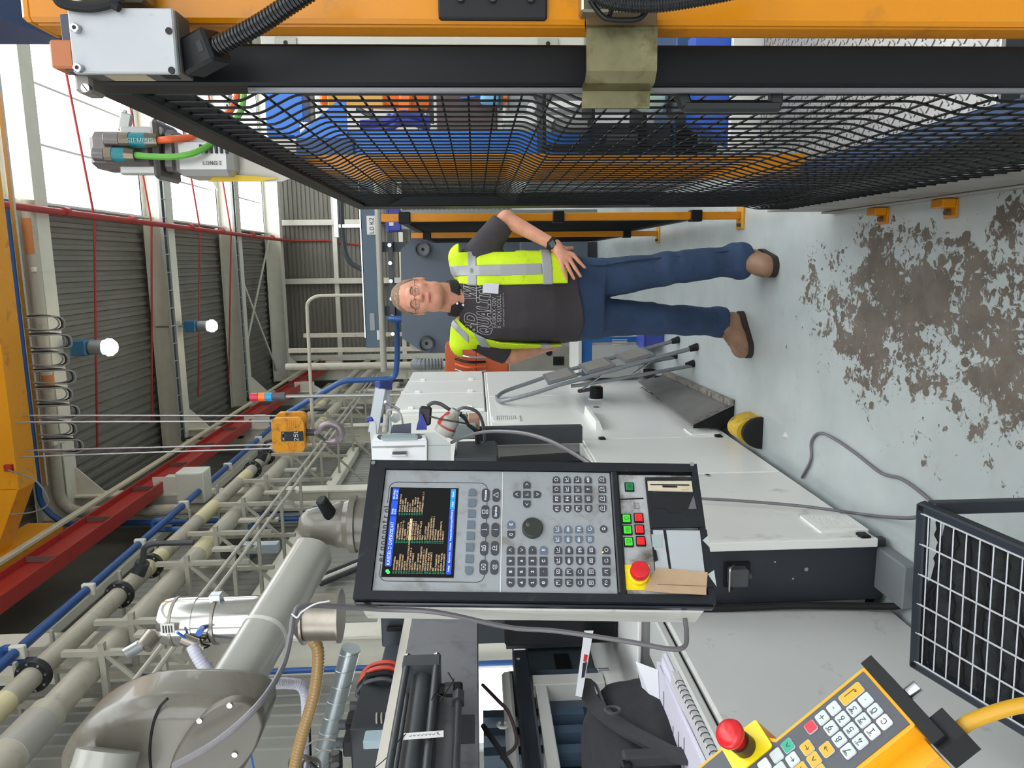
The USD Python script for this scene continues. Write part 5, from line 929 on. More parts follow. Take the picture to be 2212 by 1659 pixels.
om.add('block', box([-1.12, 7.0, 1.42], [-.80, 7.5, 1.72], .01), M('machine_orange', (196, 90, 46), .45, var=.06), False); om.add('block', box([-1.10, 6.95, 1.12], [-.86, 7.2, 1.42], .008), M('machine_orange', (196, 90, 46), .45, var=.06), False)
for i in range(4): om.add('hose', tube(smooth_path([[-.86 - .05 * i, 6.94, 1.62], [-.88 - .05 * i, 6.84, 1.50], [-.90 - .04 * i, 6.9, 1.34]], 6), .012), [steel_m, black_m, M('cable_orange', (222, 96, 52), .45), steel_m][i])
om.add('grey_block', box([-1.05, 6.9, .5], [-.80, 7.6, 1.12], .01), M('worn_grey', (140, 136, 128), .5, var=.12, scale=6), False); om.add('socket', cyl([-.86, 6.9, .74], [-.86, 6.89, .74], .03, n=16), black_m); om.add('hatch_frame', box([-.98, 6.89, .60], [-.90, 6.9, .70]), black_m, False); om.add('base', box([-1.1, 6.85, 0], [-.78, 7.7, .5], .01), darkg, False); om.add('top_hose', ribbed(smooth_path([[-1.0, 7.3, 2.02], [-.98, 7.1, 1.96], [-.98, 7.1, 1.74]], 8), .06, .03, .008), M('hose_grey', (110, 114, 118), .5), False)
tc = Thing('workshop_trolley', 'pale grey workshop trolley with blue edges behind the folded steps', 'trolley')
tc.add('cabinet', box([-.92, 5.75, .10], [-.62, 6.2, .60], .006), M('trolley_grey', (190, 190, 186), .45), False); tc.add('front_plate', box([-.925, 5.735, .14], [-.66, 5.75, .52], .004), M('trolley_plate', (168, 170, 166), .4), False)
tc.add('blue_edge', box([-.92, 5.73, .52], [-.62, 5.75, .60], .003), M('trolley_blue', (26, 92, 158), .4), False); tc.add('blue_edge', box([-.64, 5.73, .06], [-.60, 5.75, .52], .003), M('trolley_blue', (26, 92, 158), .4), False); tc.add('tray', box([-.925, 5.7, .60], [-.6, 6.25, .63], .004), M('trolley_grey', (190, 190, 186), .45), False)
tc.add('drawer_slats', cat([box([-.66 + .012 * i, 5.728, .24], [-.655 + .012 * i, 5.735, .36]) for i in range(4)]), M('slat_cream', (214, 206, 190), .5), False)
for x in (-.9, -.65): tc.add('caster', cyl([x, 5.78, .05], [x + .03, 5.78, .05], .05, n=16), black_rub)
bn = Thing('blue_bin', 'blue plastic bin on the floor behind the folded steps', 'bin'); bn.add('body', hull([[-.62, 5.52, 0], [-.42, 5.52, 0], [-.62, 5.72, 0], [-.42, 5.72, 0], [-.66, 5.50, .16], [-.40, 5.50, .16], [-.66, 5.74, .16], [-.40, 5.74, .16]]), M('bin_blue', (60, 74, 160), .4), False); bn.add('rim', box([-.67, 5.495, .15], [-.39, 5.745, .165], .004), M('bin_blue', (60, 74, 160), .4), False)
# ================================================================ the man standing in the aisle
class Field:
    """A signed distance grid; each shape only touches the cells near it."""
    def __init__(s, lo, hi, h):
        s.lo, s.h = np.array(lo, float), h; s.n = np.ceil((np.array(hi) - lo) / h).astype(int) + 1; s.f = np.full(s.n, .05, np.float32)
    def sub(s, lo, hi):
        a = np.clip(np.floor((np.array(lo) - s.lo) / s.h).astype(int), 0, s.n - 1); b = np.clip(np.ceil((np.array(hi) - s.lo) / s.h).astype(int) + 1, 1, s.n)
        sl = tuple(slice(i, max(j, i + 1)) for i, j in zip(a, b)); return sl, np.stack(np.meshgrid(*[s.lo[k] + s.h * np.arange(sl[k].start, sl[k].stop) for k in range(3)], indexing='ij'), -1)
    def mix(s, sl, d, k, cut=False):
        a = s.f[sl]
        if cut: d = -d; hh = np.clip(.5 - .5 * (d - a) / max(k, 1e-6), 0, 1); hh = np.clip(.5 + .5 * (d - a) / max(k, 1e-6), 0, 1); s.f[sl] = a * (1 - hh) + d * hh + k * hh * (1 - hh)
        else: hh = np.clip(.5 + .5 * (d - a) / max(k, 1e-6), 0, 1); s.f[sl] = d * (1 - hh) + a * hh - k * hh * (1 - hh)
    def cone(s, p0, p1, r0, r1=None, k=.015, cut=False):
        p0, p1 = np.array(p0, float), np.array(p1, float); r1 = r0 if r1 is None else r1; m = max(r0, r1) + .06
        sl, P = s.sub(np.minimum(p0, p1) - m, np.maximum(p0, p1) + m); d = p1 - p0; t = np.clip(((P - p0) @ d) / (d @ d), 0, 1)
        s.mix(sl, np.linalg.norm(P - p0 - t[..., None] * d, axis=-1) - (r0 + (r1 - r0) * t), k, cut)
    def ell(s, c, r, k=.015, cut=False):
        c, r = np.array(c, float), np.array(r, float); sl, P = s.sub(c - r - .06, c + r + .06); q = (P - c) / r; l = np.linalg.norm(q, axis=-1) + 1e-9
        s.mix(sl, l * (l - 1) / (np.linalg.norm(q / r, axis=-1) + 1e-9), k, cut)
    def loft(s, rows, p=2.4, k=.02, off=0.):
        """rows: (z, centre x, centre y, half width, half depth)"""
        R = np.array(rows, float); m = .06 + off; sl, P = s.sub([(R[:, 1] - R[:, 3]).min() - m, (R[:, 2] - R[:, 4]).min() - m, R[0, 0] - m], [(R[:, 1] + R[:, 3]).max() + m, (R[:, 2] + R[:, 4]).max() + m, R[-1, 0] + m])
        z = P[..., 2]; g = lambda i: np.interp(z, R[:, 0], R[:, i]); a, b = g(3), g(4)
        d = ((np.abs((P[..., 0] - g(1)) / a) ** p + np.abs((P[..., 1] - g(2)) / b) ** p) ** (1 / p) - 1) * np.minimum(a, b) * .95
        dz = np.maximum(R[0, 0] - z, z - R[-1, 0]); s.mix(sl, np.maximum(d, dz) - off, k)
    def points(s): return np.stack(np.meshgrid(*[s.lo[k] + s.h * np.arange(s.n[k]) for k in range(3)], indexing='ij'), -1)
    def mesh(s, smooth=6):
        f = s.f; neg = f < 0; n = f.shape; c = np.zeros(tuple(np.array(n) - 1) + (3,), np.float32); w = np.zeros(tuple(np.array(n) - 1), np.float32)
        off = list(np.ndindex(2, 2, 2)); S = lambda o: tuple(slice(o[k], n[k] - 1 + o[k]) for k in range(3))
        for a in off:
            for ax in range(3):
                if a[ax]: continue
                b = list(a); b[ax] = 1; fa, fb = f[S(a)], f[S(b)]; x = (fa < 0) != (fb < 0)
                t = np.where(x, fa / np.where(x, fa - fb, 1), 0); w += x
                for k in range(3): c[..., k] += np.where(x, a[k] + (t if k == ax else 0), 0)
        act = w > 0; idx = np.full(act.shape, -1); idx[act] = np.arange(act.sum())
        V = s.lo + s.h * (np.argwhere(act) + c[act] / w[act][:, None]); F = []
        for ax in range(3):
            u, v = [k for k in range(3) if k != ax]; A = [slice(1, n[k] - 1) for k in range(3)]; A[ax] = slice(0, n[ax] - 1); B = list(A); B[ax] = slice(1, n[ax])
            na, nb = neg[tuple(A)], neg[tuple(B)]; e = np.argwhere(na != nb); flip_ = nb[na != nb]; base = e.copy(); base[:, u] += 1; base[:, v] += 1
            q = []
            for du, dv in ((1, 1), (0, 1), (0, 0), (1, 0)):
                g = base.copy(); g[:, u] -= du; g[:, v] -= dv; q.append(idx[g[:, 0], g[:, 1], g[:, 2]])
            q = np.stack(q, 1); fl = flip_ if ax != 1 else ~flip_; q[fl] = q[fl][:, ::-1]; F += [q[:, [0, 1, 2]], q[:, [0, 2, 3]]]
        m = tm(V, np.vstack(F), process=False)
        if smooth:
            from scipy import sparse
            E = m.edges; A = sparse.coo_matrix((np.ones(len(E)), (E[:, 0], E[:, 1])), shape=(len(V),) * 2).tocsr(); A = A.maximum(A.T); D = sparse.diags(1 / np.maximum(np.asarray(A.sum(1)).ravel(), 1)); L = D @ A; X = m.vertices.copy()
            for i in range(smooth): X = X + .5 * (L @ X - X); X = X - .51 * (L @ X - X)
            m = tm(X, m.faces, process=False)
        return m
skin = M('skin', (214, 152, 126), .45, var=.10, scale=24, spec=.35); lips_m = M('lips', (186, 104, 96), .45); hair_m = M('hair_grey_blond', (150, 124, 102), .75, var=.3, scale=160, bump=.7, bscale=260)
shirt_m = M('shirt_charcoal', (62, 57, 60), .85, var=.06, scale=10, bump=.25, bscale=30); vest_m = M('vest_yellow', (206, 236, 16), .7, var=.03, scale=9, stain=((150, 170, 20), .12, 16), bump=.3, bscale=24); refl_m = M('reflective_grey', (160, 162, 164), .4, var=.05, spec=.8)
jean_m = M('jeans', (44, 64, 94), .85, var=.25, scale=7, bump=.35, bscale=26); boot_m = M('boot_leather', (146, 112, 88), .55, var=.12, scale=14, stain=((106, 78, 60), .3, 12)); sole_m = M('boot_sole', (44, 36, 32), .7)
man = Thing('person', 'man in charcoal T-shirt, yellow safety vest and jeans, one hand on his hip', 'person')
SL, SR = np.array([-.005, 3.68, 1.465]), np.array([-.375, 3.69, 1.470]); EL, ER = np.array([.197, 3.70, 1.262]), np.array([-.478, 3.74, 1.240]); WL, WR = np.array([.066, 3.575, 1.035]), np.array([-.44, 3.84, 1.03])
HL, HR = np.array([-.105, 3.67, .93]), np.array([-.285, 3.67, .93]); KL, KR = np.array([-.052, 3.63, .50]), np.array([-.298, 3.71, .51]); AL, AR = np.array([-.010, 3.63, .10]), np.array([-.335, 3.88, .10])
TL, TR = np.array([-.045, 3.47, .035]), np.array([-.475, 3.745, .035])
torso = [(.86, -.195, 3.67, .19, .125), (.95, -.195, 3.665, .195, .145), (1.05, -.193, 3.655, .202, .158), (1.18, -.19, 3.655, .205, .152), (1.30, -.188, 3.665, .205, .135), (1.40, -.188, 3.675, .195, .115), (1.455, -.187, 3.68, .165, .095), (1.50, -.186, 3.68, .11, .075), (1.53, -.185, 3.675, .07, .065)]
HX = -.166
def head_shape(g):
    g.ell([HX, 3.585, 1.722], [.079, .100, .096], .01); g.ell([HX, 3.548, 1.660], [.067, .082, .084], .03); g.cone([HX - .035, 3.525, 1.610], [HX + .035, 3.525, 1.610], .036, k=.03); g.ell([HX, 3.497, 1.600], [.028, .026, .024], .025)
    g.cone([HX, 3.60, 1.64], [-.182, 3.655, 1.49], .066, .076, .03)
    g.cone([HX - .036, 3.489, 1.722], [HX + .036, 3.489, 1.722], .011, k=.018)
    for s in (-1, 1):
        g.ell([HX + s * .042, 3.496, 1.668], [.022, .02, .02], .022)                                         # cheeks
        g.ell([HX + s * .031, 3.462, 1.700], [.0165, .015, .010], .012, cut=True)                             # eye sockets
        g.ell([HX + s * .031, 3.4790, 1.6995], [.0155, .0128, .0112], .005)                                       # lids
        g.ell([HX + s * .0815, 3.60, 1.690], [.010, .022, .033], .006); g.ell([HX + s * .088, 3.592, 1.692], [.006, .012, .020], .004, cut=True)
        g.cone([HX + s * .012, 3.463, 1.669], [HX + s * .013, 3.470, 1.671], .0085, k=.008)                   # nostril wings
    g.cone([HX, 3.476, 1.712], [HX, 3.452, 1.674], .009, .0135, .012); g.cone([HX - .016, 3.472, 1.641], [HX + .016, 3.472, 1.641], .007, k=.010); g.cone([HX - .013, 3.474, 1.631], [HX + .013, 3.474, 1.631], .008, k=.010); g.cone([HX - .022, 3.461, 1.6362], [HX + .022, 3.461, 1.6362], .0028, k=.004, cut=True)
body = Field([-.58, 3.40, .0], [.30, 4.06, 1.85], .005)
body.loft(torso, k=.02)
for S_, E_, W_ in ((SL, EL, WL), (SR, ER, WR)): body.cone(S_, E_, .054, .041, .04); body.cone(E_, W_, .041, .0275, .02)
for H_, K_, A_, T_ in ((HL, KL, AL, TL), (HR, KR, AR, TR)): body.cone(H_, K_, .078, .056, .04); body.cone(K_, A_, .056, .038, .02); body.cone(A_, T_ + [0, 0, .01], .036, .03, .02)
head_shape(body)
# left hand spread on the hip: palm, four fingers forward, thumb round the back
def F3(px, py, Y): return onY(px, py, Y)
palm = F3(1216, 552, 3.53)
body.cone(WL, F3(1210, 545, 3.545), .027, .026, .015)
kn = [F3(1238, 551, 3.525), F3(1231, 561, 3.51), F3(1222, 566, 3.505), F3(1213, 567, 3.505)]
for q in kn: body.cone(F3(1208, 545, 3.55), q, .020, .0125, .012)
tips = [F3(1263, 578, 3.50), F3(1254, 597, 3.478), F3(1240, 602, 3.474), F3(1224, 602, 3.478)]
for a, b in zip(kn, tips):
    mid = a * .48 + b * .52 + np.array([0, -.009, .002]); body.cone(a, mid, .0105, .0092, .003); body.cone(mid, b, .0092, .0076, .003)
th0 = F3(1222, 538, 3.57); body.cone(F3(1208, 535, 3.56), th0, .016, .012, .012); body.cone(th0, F3(1236, 536, 3.61), .0115, .0095, .004)
rw_ = WR; body.cone(rw_, rw_ + [.03, .01, -.06], .026, .024, .015)
for i in range(4): a = rw_ + [.02 + .018 * i, .01, -.085]; body.cone(rw_ + [.03, .01, -.05], a, .018, .011, .01); body.cone(a, a + [.025, .005, -.05], .0095, .0075, .003)
bm_ = body.mesh(5)
man.add('body', bm_, skin, True)
# shirt, vest, jeans from offset copies of the same shapes
def folds(P, a, sc_, seed): return a * (meshkit.fbm(P * sc_, 3, seed) - .5)
sh = Field([-.60, 3.40, .84], [.36, 4.0, 1.60], .006)
sh.loft([(.80, -.195, 3.66, .212, .150)] + [(z, x, y, a + (.014 if z < 1.42 else .008), b + .016) for z, x, y, a, b in torso[1:-1]], k=.02)
sh.cone(SL + [-.02, 0, -.005], SL * .12 + EL * .88, .068, .064, .045); sh.cone(SR + [.02, 0, -.005], SR * .14 + ER * .86, .066, .062, .045)
for q, d in ((SL * .10 + EL * .90, EL - SL), (SR * .10 + ER * .90, ER - SR)):
    d = d / np.linalg.norm(d); P = sh.points(); sh.f = np.maximum(sh.f, np.where(np.linalg.norm(P - q, axis=-1) < .16, (P - q) @ d, -1)).astype(np.float32)
P = sh.points(); hem = .917 + .012 * np.sin((P[..., 0] + .2) * 14); sh.f = np.maximum(sh.f, hem - P[..., 2]).astype(np.float32)
sh.f += (folds(P, .030, np.array([8, 6, 5.]), 3) * np.clip((1.40 - P[..., 2]) / .08, .25, 1)).astype(np.float32)
collar = Field([-.32, 3.50, 1.44], [-.04, 3.80, 1.60], .004); collar.cone([-.186, 3.67, 1.47], [-.178, 3.645, 1.545], .096, .087, .0)
Pc = collar.points(); inner = np.linalg.norm(Pc[..., :2] - np.array([-.180, 3.65]), axis=-1) - .080
collar.f = np.maximum(np.maximum(collar.f, -inner), np.maximum(Pc[..., 2] - (1.545 + (Pc[..., 1] - 3.60) * .25), 1.47 - Pc[..., 2])).astype(np.float32)
vneck = np.maximum(np.abs(Pc[..., 0] + .178) - (Pc[..., 2] - 1.475) * .55, Pc[..., 1] - 3.64); collar.f = np.maximum(collar.f, -vneck).astype(np.float32)
shm = sh.mesh(4); sh_part = man.add('t_shirt', shm, shirt_m, True)
man.add('collar', collar.mesh(3), M('collar_dark', (40, 37, 40), .8), True, under=sh_part)
# fronts of the cloth as a height field, so that print and badge lie on it
from scipy.interpolate import LinearNDInterpolator
def front_of(m, lo, hi):
    n = m.vertex_normals; k = (n[:, 1] < -.15) & np.all((m.vertices[:, [0, 2]] > lo) & (m.vertices[:, [0, 2]] < hi), 1); return LinearNDInterpolator(m.vertices[k][:, [0, 2]], m.vertices[k][:, 1])
shf = front_of(shm, [-.45, .88], [.06, 1.50])
def lay(poly, cx, cz, f, lift, seg=.008, rot=0.):
    g = affinity.translate(affinity.rotate(poly, rot, origin=(0, 0)), cx, cz).segmentize(seg); m = trimesh.creation.extrude_polygon(g, .001, engine='earcut') if g.geom_type == 'Polygon' else cat([trimesh.creation.extrude_polygon(q, .001, engine='earcut') for q in g.geoms if q.area > 1e-7])
    v = m.vertices; y = f(v[:, 0], v[:, 1]); y = np.where(np.isnan(y), np.nanmean(y), y); return tm(np.stack([v[:, 0], y - lift - v[:, 2], v[:, 1]], 1), m.faces[:, ::-1], process=False)
def outline(t, h, sx=1.):
    s = affinity.skew(affinity.scale(text2d(t, h, bold=True), sx, 1, origin=(0, 0)), 10); return s.buffer(.0024).difference(s.buffer(-.0004))
prm = M('print_grey', (176, 174, 176), .7)
for t, px, py, h, w_ in (('R&D', 1017, 712, .054, .142), ('WE', 1015, 628, .054, .086), ('QUALITY', 1047, 670, .060, .243)):
    q = onY(px, py, 3.48); b_ = text2d(t, h, bold=True).bounds; man.add('shirt_print', lay(outline(t, h, w_ / (b_[2] - b_[0])), q[0], q[2], shf, .0035), prm, False, under=sh_part)
for t, px, py, h in (('EASKXX-DIV', 1068, 676, .0185), ('X-SIXX//COLL', 1079, 674, .0185), ('CONCEPT AND DRIFT 02.702.073-14', 1088, 670, .007)):
    q = onY(px, py, 3.49); s = affinity.scale(text2d(t, h), .9, 1, origin=(0, 0)); man.add('shirt_print', lay(s, q[0], q[2], shf, .0035), prm, False, under=sh_part)
for px, py in ((987, 657), (1000, 661)):
    q = onY(px, py, 3.5); man.add('shirt_button', cyl([q[0], float(np.nan_to_num(shf(q[0], q[2]), nan=3.56)) - .004, q[2]], [q[0], float(np.nan_to_num(shf(q[0], q[2]), nan=3.56)) - .010, q[2]], .0055, n=14), steel_m, under=sh_part)
ve = Field([-.50, 3.38, .92], [.14, 3.92, 1.58], .005)
ve.loft([(.985, -.19, 3.655, .235, .190)] + [(z, x, y, a + (.034 if z < 1.42 else .026), b + .032) for z, x, y, a, b in torso[2:-1]], k=.02)
ve.cone(SL + [-.03, 0, .0], SL + [.02, 0, .01], .078, .074, .03); ve.cone(SR + [.03, 0, 0], SR + [-.03, 0, .01], .078, .074, .03)
P = ve.points(); x_, y_, z_ = P[..., 0], P[..., 1], P[..., 2]
left_edge = np.interp(z_, [.98, 1.40, 1.50, 1.56], [-.108, -.116, -.108, -.095]); right_edge = np.interp(z_, [.98, 1.10, 1.30, 1.38, 1.42, 1.47, 1.53, 1.57], [-.408, -.405, -.392, -.372, -.352, -.318, -.255, -.22])
front = np.maximum(np.maximum(right_edge - x_, x_ - left_edge), y_ - 3.66)
arm = lambda q, r: np.linalg.norm(P - q, axis=-1) - r
nk = np.linalg.norm(P[..., :2] - np.array([-.183, 3.66]), axis=-1) - .092
cutv = np.minimum(np.minimum(front, np.maximum(nk, 1.46 - z_)), np.minimum(np.maximum(.040 + .0 * x_ - x_, np.abs(z_ - 1.36) - .135), np.maximum(x_ + .432, np.abs(z_ - 1.36) - .13)))
botz = np.where(x_ > -.2, .975 - .25 * np.clip(-.06 - x_, 0, .08), 1.0)
ve.f = np.maximum(np.maximum(ve.f + folds(P, .014, np.array([6, 6, 4.]), 9), -cutv), botz - z_).astype(np.float32)
vm = ve.mesh(3); v_part = man.add('safety_vest', vm, vest_m, True)
def band(test, name):
    g = Field([-.50, 3.38, .92], [.14, 3.92, 1.58], .005); g.f = np.maximum(ve.f - .0035, test).astype(np.float32); man.add(name, g.mesh(2), refl_m, True, under=v_part)
band(np.abs(z_ - 1.082) - .024, 'reflective_band')
band(np.maximum(np.abs(x_ + .045 + (z_ - 1.3) * .02) - .026, np.maximum(1.105 - z_, y_ - 3.66)), 'reflective_stripe')
band(np.maximum(np.abs(z_ - (1.435 + np.where(x_ < -.2, (x_ + .3) * .5, 0))) - .022, y_ - 3.70), 'reflective_band')
band(np.maximum(np.abs(x_ + .335 - (z_ - 1.50) * 1.0) - .022, np.maximum(np.maximum(y_ - 3.70, x_ + .19), 1.455 - z_)), 'reflective_stripe')
vf = front_of(cat(vm, shm), [-.30, 1.2], [.04, 1.5]); q = onY(1060, 621, 3.46)
man.add('name_badge', lay(rrect(.047, .074, .003), q[0] - .004, q[2], lambda a, b: np.full(np.shape(a), 3.472), .0, rot=-4), M('badge_white', (226, 226, 236), .5), False, label='blank white name badge')
je = Field([-.56, 3.40, .05], [.16, 4.06, 1.0], .006)
je.loft([(.80, -.195, 3.67, .185, .13), (.90, -.195, 3.668, .20, .14), (.96, -.195, 3.668, .205, .145)], k=.03)
for H_, K_, A_, T_, sd in ((HL, KL, AL, TL, 1), (HR, KR, AR, TR, 2)):
    je.cone(H_ + [0, 0, -.03], K_, .104, .079, .03); je.cone(K_, A_ + [0, 0, .03], .079, .074, .03); je.cone(A_ + [0, 0, .05], A_ + [0, 0, .03] + (T_ - A_) * .06, .078, .084, .02)
    P = je.points()
P = je.points(); z_ = P[..., 2]
cuff = np.where(P[..., 0] > -.19, .085, .09) ; je.f = np.maximum(je.f, cuff - z_).astype(np.float32)
je.f += (folds(P, .030, np.array([5, 5, 9.]), 5) * np.clip(np.exp(-((z_ - .47) / .10) ** 2) + np.exp(-((z_ - .13) / .07) ** 2) + .35, 0, 1.2)).astype(np.float32)
jm = je.mesh(4); j_part = man.add('jeans', jm, jean_m, True)
seam_m = M('jeans_seam', (26, 40, 66), .8)
for pts in ([(1238, 565), (1300, 566), (1360, 556), (1420, 550), (1500, 544), (1580, 534)],):
    man.add('seam', tube(smooth_path([onY(px, py + 8, 3.575) for px, py in pts], 6), .0035, 6), seam_m, under=j_part)
man.add('fly_seam', tube(smooth_path([[-.205, 3.545, .91], [-.207, 3.548, .86], [-.20, 3.565, .80]], 6), .003, 6), seam_m, under=j_part)
# boots
for A_, T_ in ((AL, TL), (AR, TR)):
    d = (T_ - A_) * [1, 1, 0]; d /= np.linalg.norm(d); n = np.array([-d[1], d[0], 0]); heel = A_ * [1, 1, 0] - d * .055; toe = T_ * [1, 1, 0] + d * .03
    g = Field(np.minimum(heel, toe) - [.10, .10, 0] + [0, 0, -.01], np.maximum(heel, toe) + [.10, .10, .18], .005)
    g.cone(heel + d * .05 + [0, 0, .055], toe - d * .055 + [0, 0, .045], .046, .048, .02); g.cone(toe - d * .10 + [0, 0, .05], toe - d * .045 + [0, 0, .048], .05, .047, .02); g.cone(heel + d * .06 + [0, 0, .06], heel + d * .055 + [0, 0, .135], .050, .052, .02); g.cone(heel + d * .08 + [0, 0, .12], heel + d * .16 + [0, 0, .07], .042, .042, .03)
    P = g.points(); g.f = np.maximum(g.f, .022 - P[..., 2]).astype(np.float32); b = man.add('boot', g.mesh(3), boot_m, True)
    hw = .052; poly = LineString([heel[:2] + d[:2] * .048, toe[:2] - d[:2] * .048]).buffer(hw, quad_segs=6)
    man.add('sole', extrude(poly, .026, np.eye(4), 0.0), sole_m, False, under=b)
    for i in range(4):
        c = heel + d * (.115 + .022 * i) + [0, 0, .150 - .020 * i]; man.add('lace', tube(smooth_path([c - n * .030 + [0, 0, -.018], c + [0, 0, .004] + d * .01, c + n * .030 + [0, 0, -.018]], 5), .003, 6), M('lace_brown', (72, 56, 44), .7), under=b)
# watch, hair, eyes, spectacles
d = (WL - EL) / np.linalg.norm(WL - EL); wq = EL + d * (np.linalg.norm(WL - EL) - .018)
wt = man.add('watch_strap', cyl(wq - d * .012, wq + d * .012, .0335, .0325, n=20), black_rub); fr_w = frame(wq + [-.0, -.033, .006], [.8, -.1, .5], [-.5, 0, .8]); man.add('watch_case', tf(box([-.02, -.019, -.004], [.02, .019, .009], .004), fr_w), black_m, False, under=wt); man.add('watch_face', tf(box([-.014, -.013, .009], [.014, .013, .0098]), fr_w), M('watch_glass', (96, 102, 106), .2), False, under=wt)
hg = Field([-.30, 3.44, 1.60], [-.04, 3.72, 1.85], .004); hg.ell([HX, 3.592, 1.724], [.0835, .103, .101], .01); hg.cone([HX, 3.63, 1.68], [HX, 3.64, 1.62], .07, .055, .03)
P = hg.points(); fx, fy, fz = P[..., 0] - HX, P[..., 1], P[..., 2]
line = np.interp(np.abs(fx), [0, .03, .055, .072, .085], [1.772, 1.776, 1.762, 1.735, 1.70]); face_cut = np.maximum(fy - (3.565 + np.clip(1.70 - fz, 0, .1) * .6), fz - line)
hg.f = np.maximum(hg.f + .010 * (meshkit.fbm(P * 55, 3, 4) - .5).astype(np.float32), -face_cut).astype(np.float32); hg.f = np.maximum(hg.f, 1.635 - fz).astype(np.float32)
man.add('hair', hg.mesh(1), hair_m, True)
for s in (-1, 1):
    c = np.array([HX + s * .031, 3.4785, 1.6990]); e = man.add('eye', tf(trimesh.creation.icosphere(2, .0124), trimesh.transformations.translation_matrix(c)), M('eye_white', (214, 206, 200), .25), True)
    man.add('iris', cyl(c + [0, -.0112, .0], c + [0, -.0129, .0], .0052, n=16), M('iris_blue', (70, 92, 116), .3), under=e)
    man.add('eyelid', hull(np.vstack([tube([c + [-.0145, -.0085, .001], c + [-.006, -.0132, .0056], c + [.006, -.0132, .0056], c + [.0145, -.0085, .001]], .0026).vertices, c + [[-.014, 0, .013], [.014, 0, .013]]])), skin, True, under=e)
    man.add('eyebrow', tube(smooth_path([[HX + s * .014, 3.4735, 1.7185], [HX + s * .032, 3.4725, 1.7235], [HX + s * .050, 3.484, 1.7165]], 5), .0032, 6), hair_m)
man.add('mouth', hull(np.vstack([tube(smooth_path([[HX - .023, 3.4685, 1.6355], [HX, 3.4605, 1.6362], [HX + .023, 3.4685, 1.6355]], 5), .0030, 6).vertices, tube(smooth_path([[HX - .014, 3.466, 1.631], [HX, 3.4635, 1.6295], [HX + .014, 3.466, 1.631]], 5), .0026, 6).vertices])), lips_m, True)
gm = M('spectacle_wire', (92, 80, 72), .3, .8); gl_ = []
for s in (-1, 1):
    o = rrect(.046, .030, .012).exterior; L = np.array(o.coords)[::2]; gl_.append(tube([[HX + s * .031 + a, 3.4555 + .012 * max(0, s * a) / .023, 1.6955 + b] for a, b in np.vstack([L, L[:2]])], .0011, 6)); gl_.append(tube([[HX + s * .055, 3.466, 1.700], [HX + s * .078, 3.50, 1.703], [HX + s * .082, 3.60, 1.700]], .0012, 6))
gl_.append(tube(smooth_path([[HX - .0085, 3.4555, 1.699], [HX, 3.450, 1.703], [HX + .0085, 3.4555, 1.699]], 4), .0011, 6))
sp = man.add('spectacles', cat(gl_), gm, True)
# ================================================================ machine parts in the left foreground
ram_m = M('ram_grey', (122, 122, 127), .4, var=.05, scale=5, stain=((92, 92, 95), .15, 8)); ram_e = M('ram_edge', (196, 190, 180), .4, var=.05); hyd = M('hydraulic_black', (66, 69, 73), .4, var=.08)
rh = Thing('ram_housing', 'large dark grey machine housing plate behind the hydraulic cylinder', 'machine')
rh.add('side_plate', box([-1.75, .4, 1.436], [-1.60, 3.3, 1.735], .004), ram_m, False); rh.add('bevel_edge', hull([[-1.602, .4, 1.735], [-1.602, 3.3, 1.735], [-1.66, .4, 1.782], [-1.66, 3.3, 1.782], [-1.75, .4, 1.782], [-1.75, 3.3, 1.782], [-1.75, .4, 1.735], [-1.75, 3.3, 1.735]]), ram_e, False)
rh.add('patch', box([-1.6, 2.26, 1.45], [-1.5985, 2.42, 1.50]), M('patch_dark', (62, 62, 66), .5), False); rh.add('scratch', bar([-1.599, 2.70, 1.555], [-1.599, 2.62, 1.525], .002, .004, ref=(0, 0, 1)), black_m, False)
rh.add('stand', box([-2.2, 2.9, .88], [-1.9, 3.2, 1.3]), M('stand_blue_grey', (76, 92, 108), .5), False)
for i in range(3): rh.add('frame_strut', box([-1.92, 2.55 + .12 * i, 1.0], [-1.86, 2.60 + .12 * i, 1.42]), M('strut_blue_grey', (70, 88, 108), .45), False)
rh.add('ring_eye', tube([[-1.78, 2.62 + .018 * math.cos(a), 1.345 + .018 * math.sin(a)] for a in np.linspace(.6, 5.7, 14)], .006), offw)
rh.add('cable_loop', tube(smooth_path([[-1.78, 2.9, 1.42], [-1.74, 2.72, 1.36], [-1.72, 2.6, 1.32], [-1.74, 2.45, 1.30], [-1.78, 2.42, 1.36]], 8), .007), M('cable_maroon', (70, 44, 50), .5))
rh.add('cable_loop', tube(smooth_path([[-1.70, 2.5, 1.42], [-1.66, 2.2, 1.33], [-1.66, 1.9, 1.27], [-1.7, 1.6, 1.25]], 8), .010), black_rub)
hc = Thing('hydraulic_cylinder', 'black hydraulic cylinder with tie rods mounted along the grey housing', 'cylinder')
hc.add('head_block', box([-1.6, 2.53, 1.575], [-1.46, 2.60, 1.715], .005), hyd, False)
hc.add('barrel', cyl([-1.53, .5, 1.642], [-1.53, 2.53, 1.642], .040, n=28), hyd)
for x, z in ((-1.475, 1.70), (-1.475, 1.590), (-1.585, 1.70), (-1.585, 1.590)): hc.add('tie_rod', cyl([x, .5, z], [x, 2.535, z], .0125, n=14), hyd)
for x, z in ((-1.475, 1.70), (-1.475, 1.590)): hc.add('rod_nut', cyl([x, 2.60, z], [x, 2.612, z], .014, n=6), steel_m, False)
ft = hc.add('port_fitting', cyl([-1.53, 2.47, 1.575], [-1.53, 2.47, 1.545], .022, n=6), black_m, False); hc.add('union_nut', cyl([-1.53, 2.47, 1.556], [-1.53, 2.47, 1.525], .026, n=6), hyd, False, under=ft); hc.add('elbow', box([-1.553, 2.435, 1.492], [-1.507, 2.49, 1.527], .008), black_m, False, under=ft)
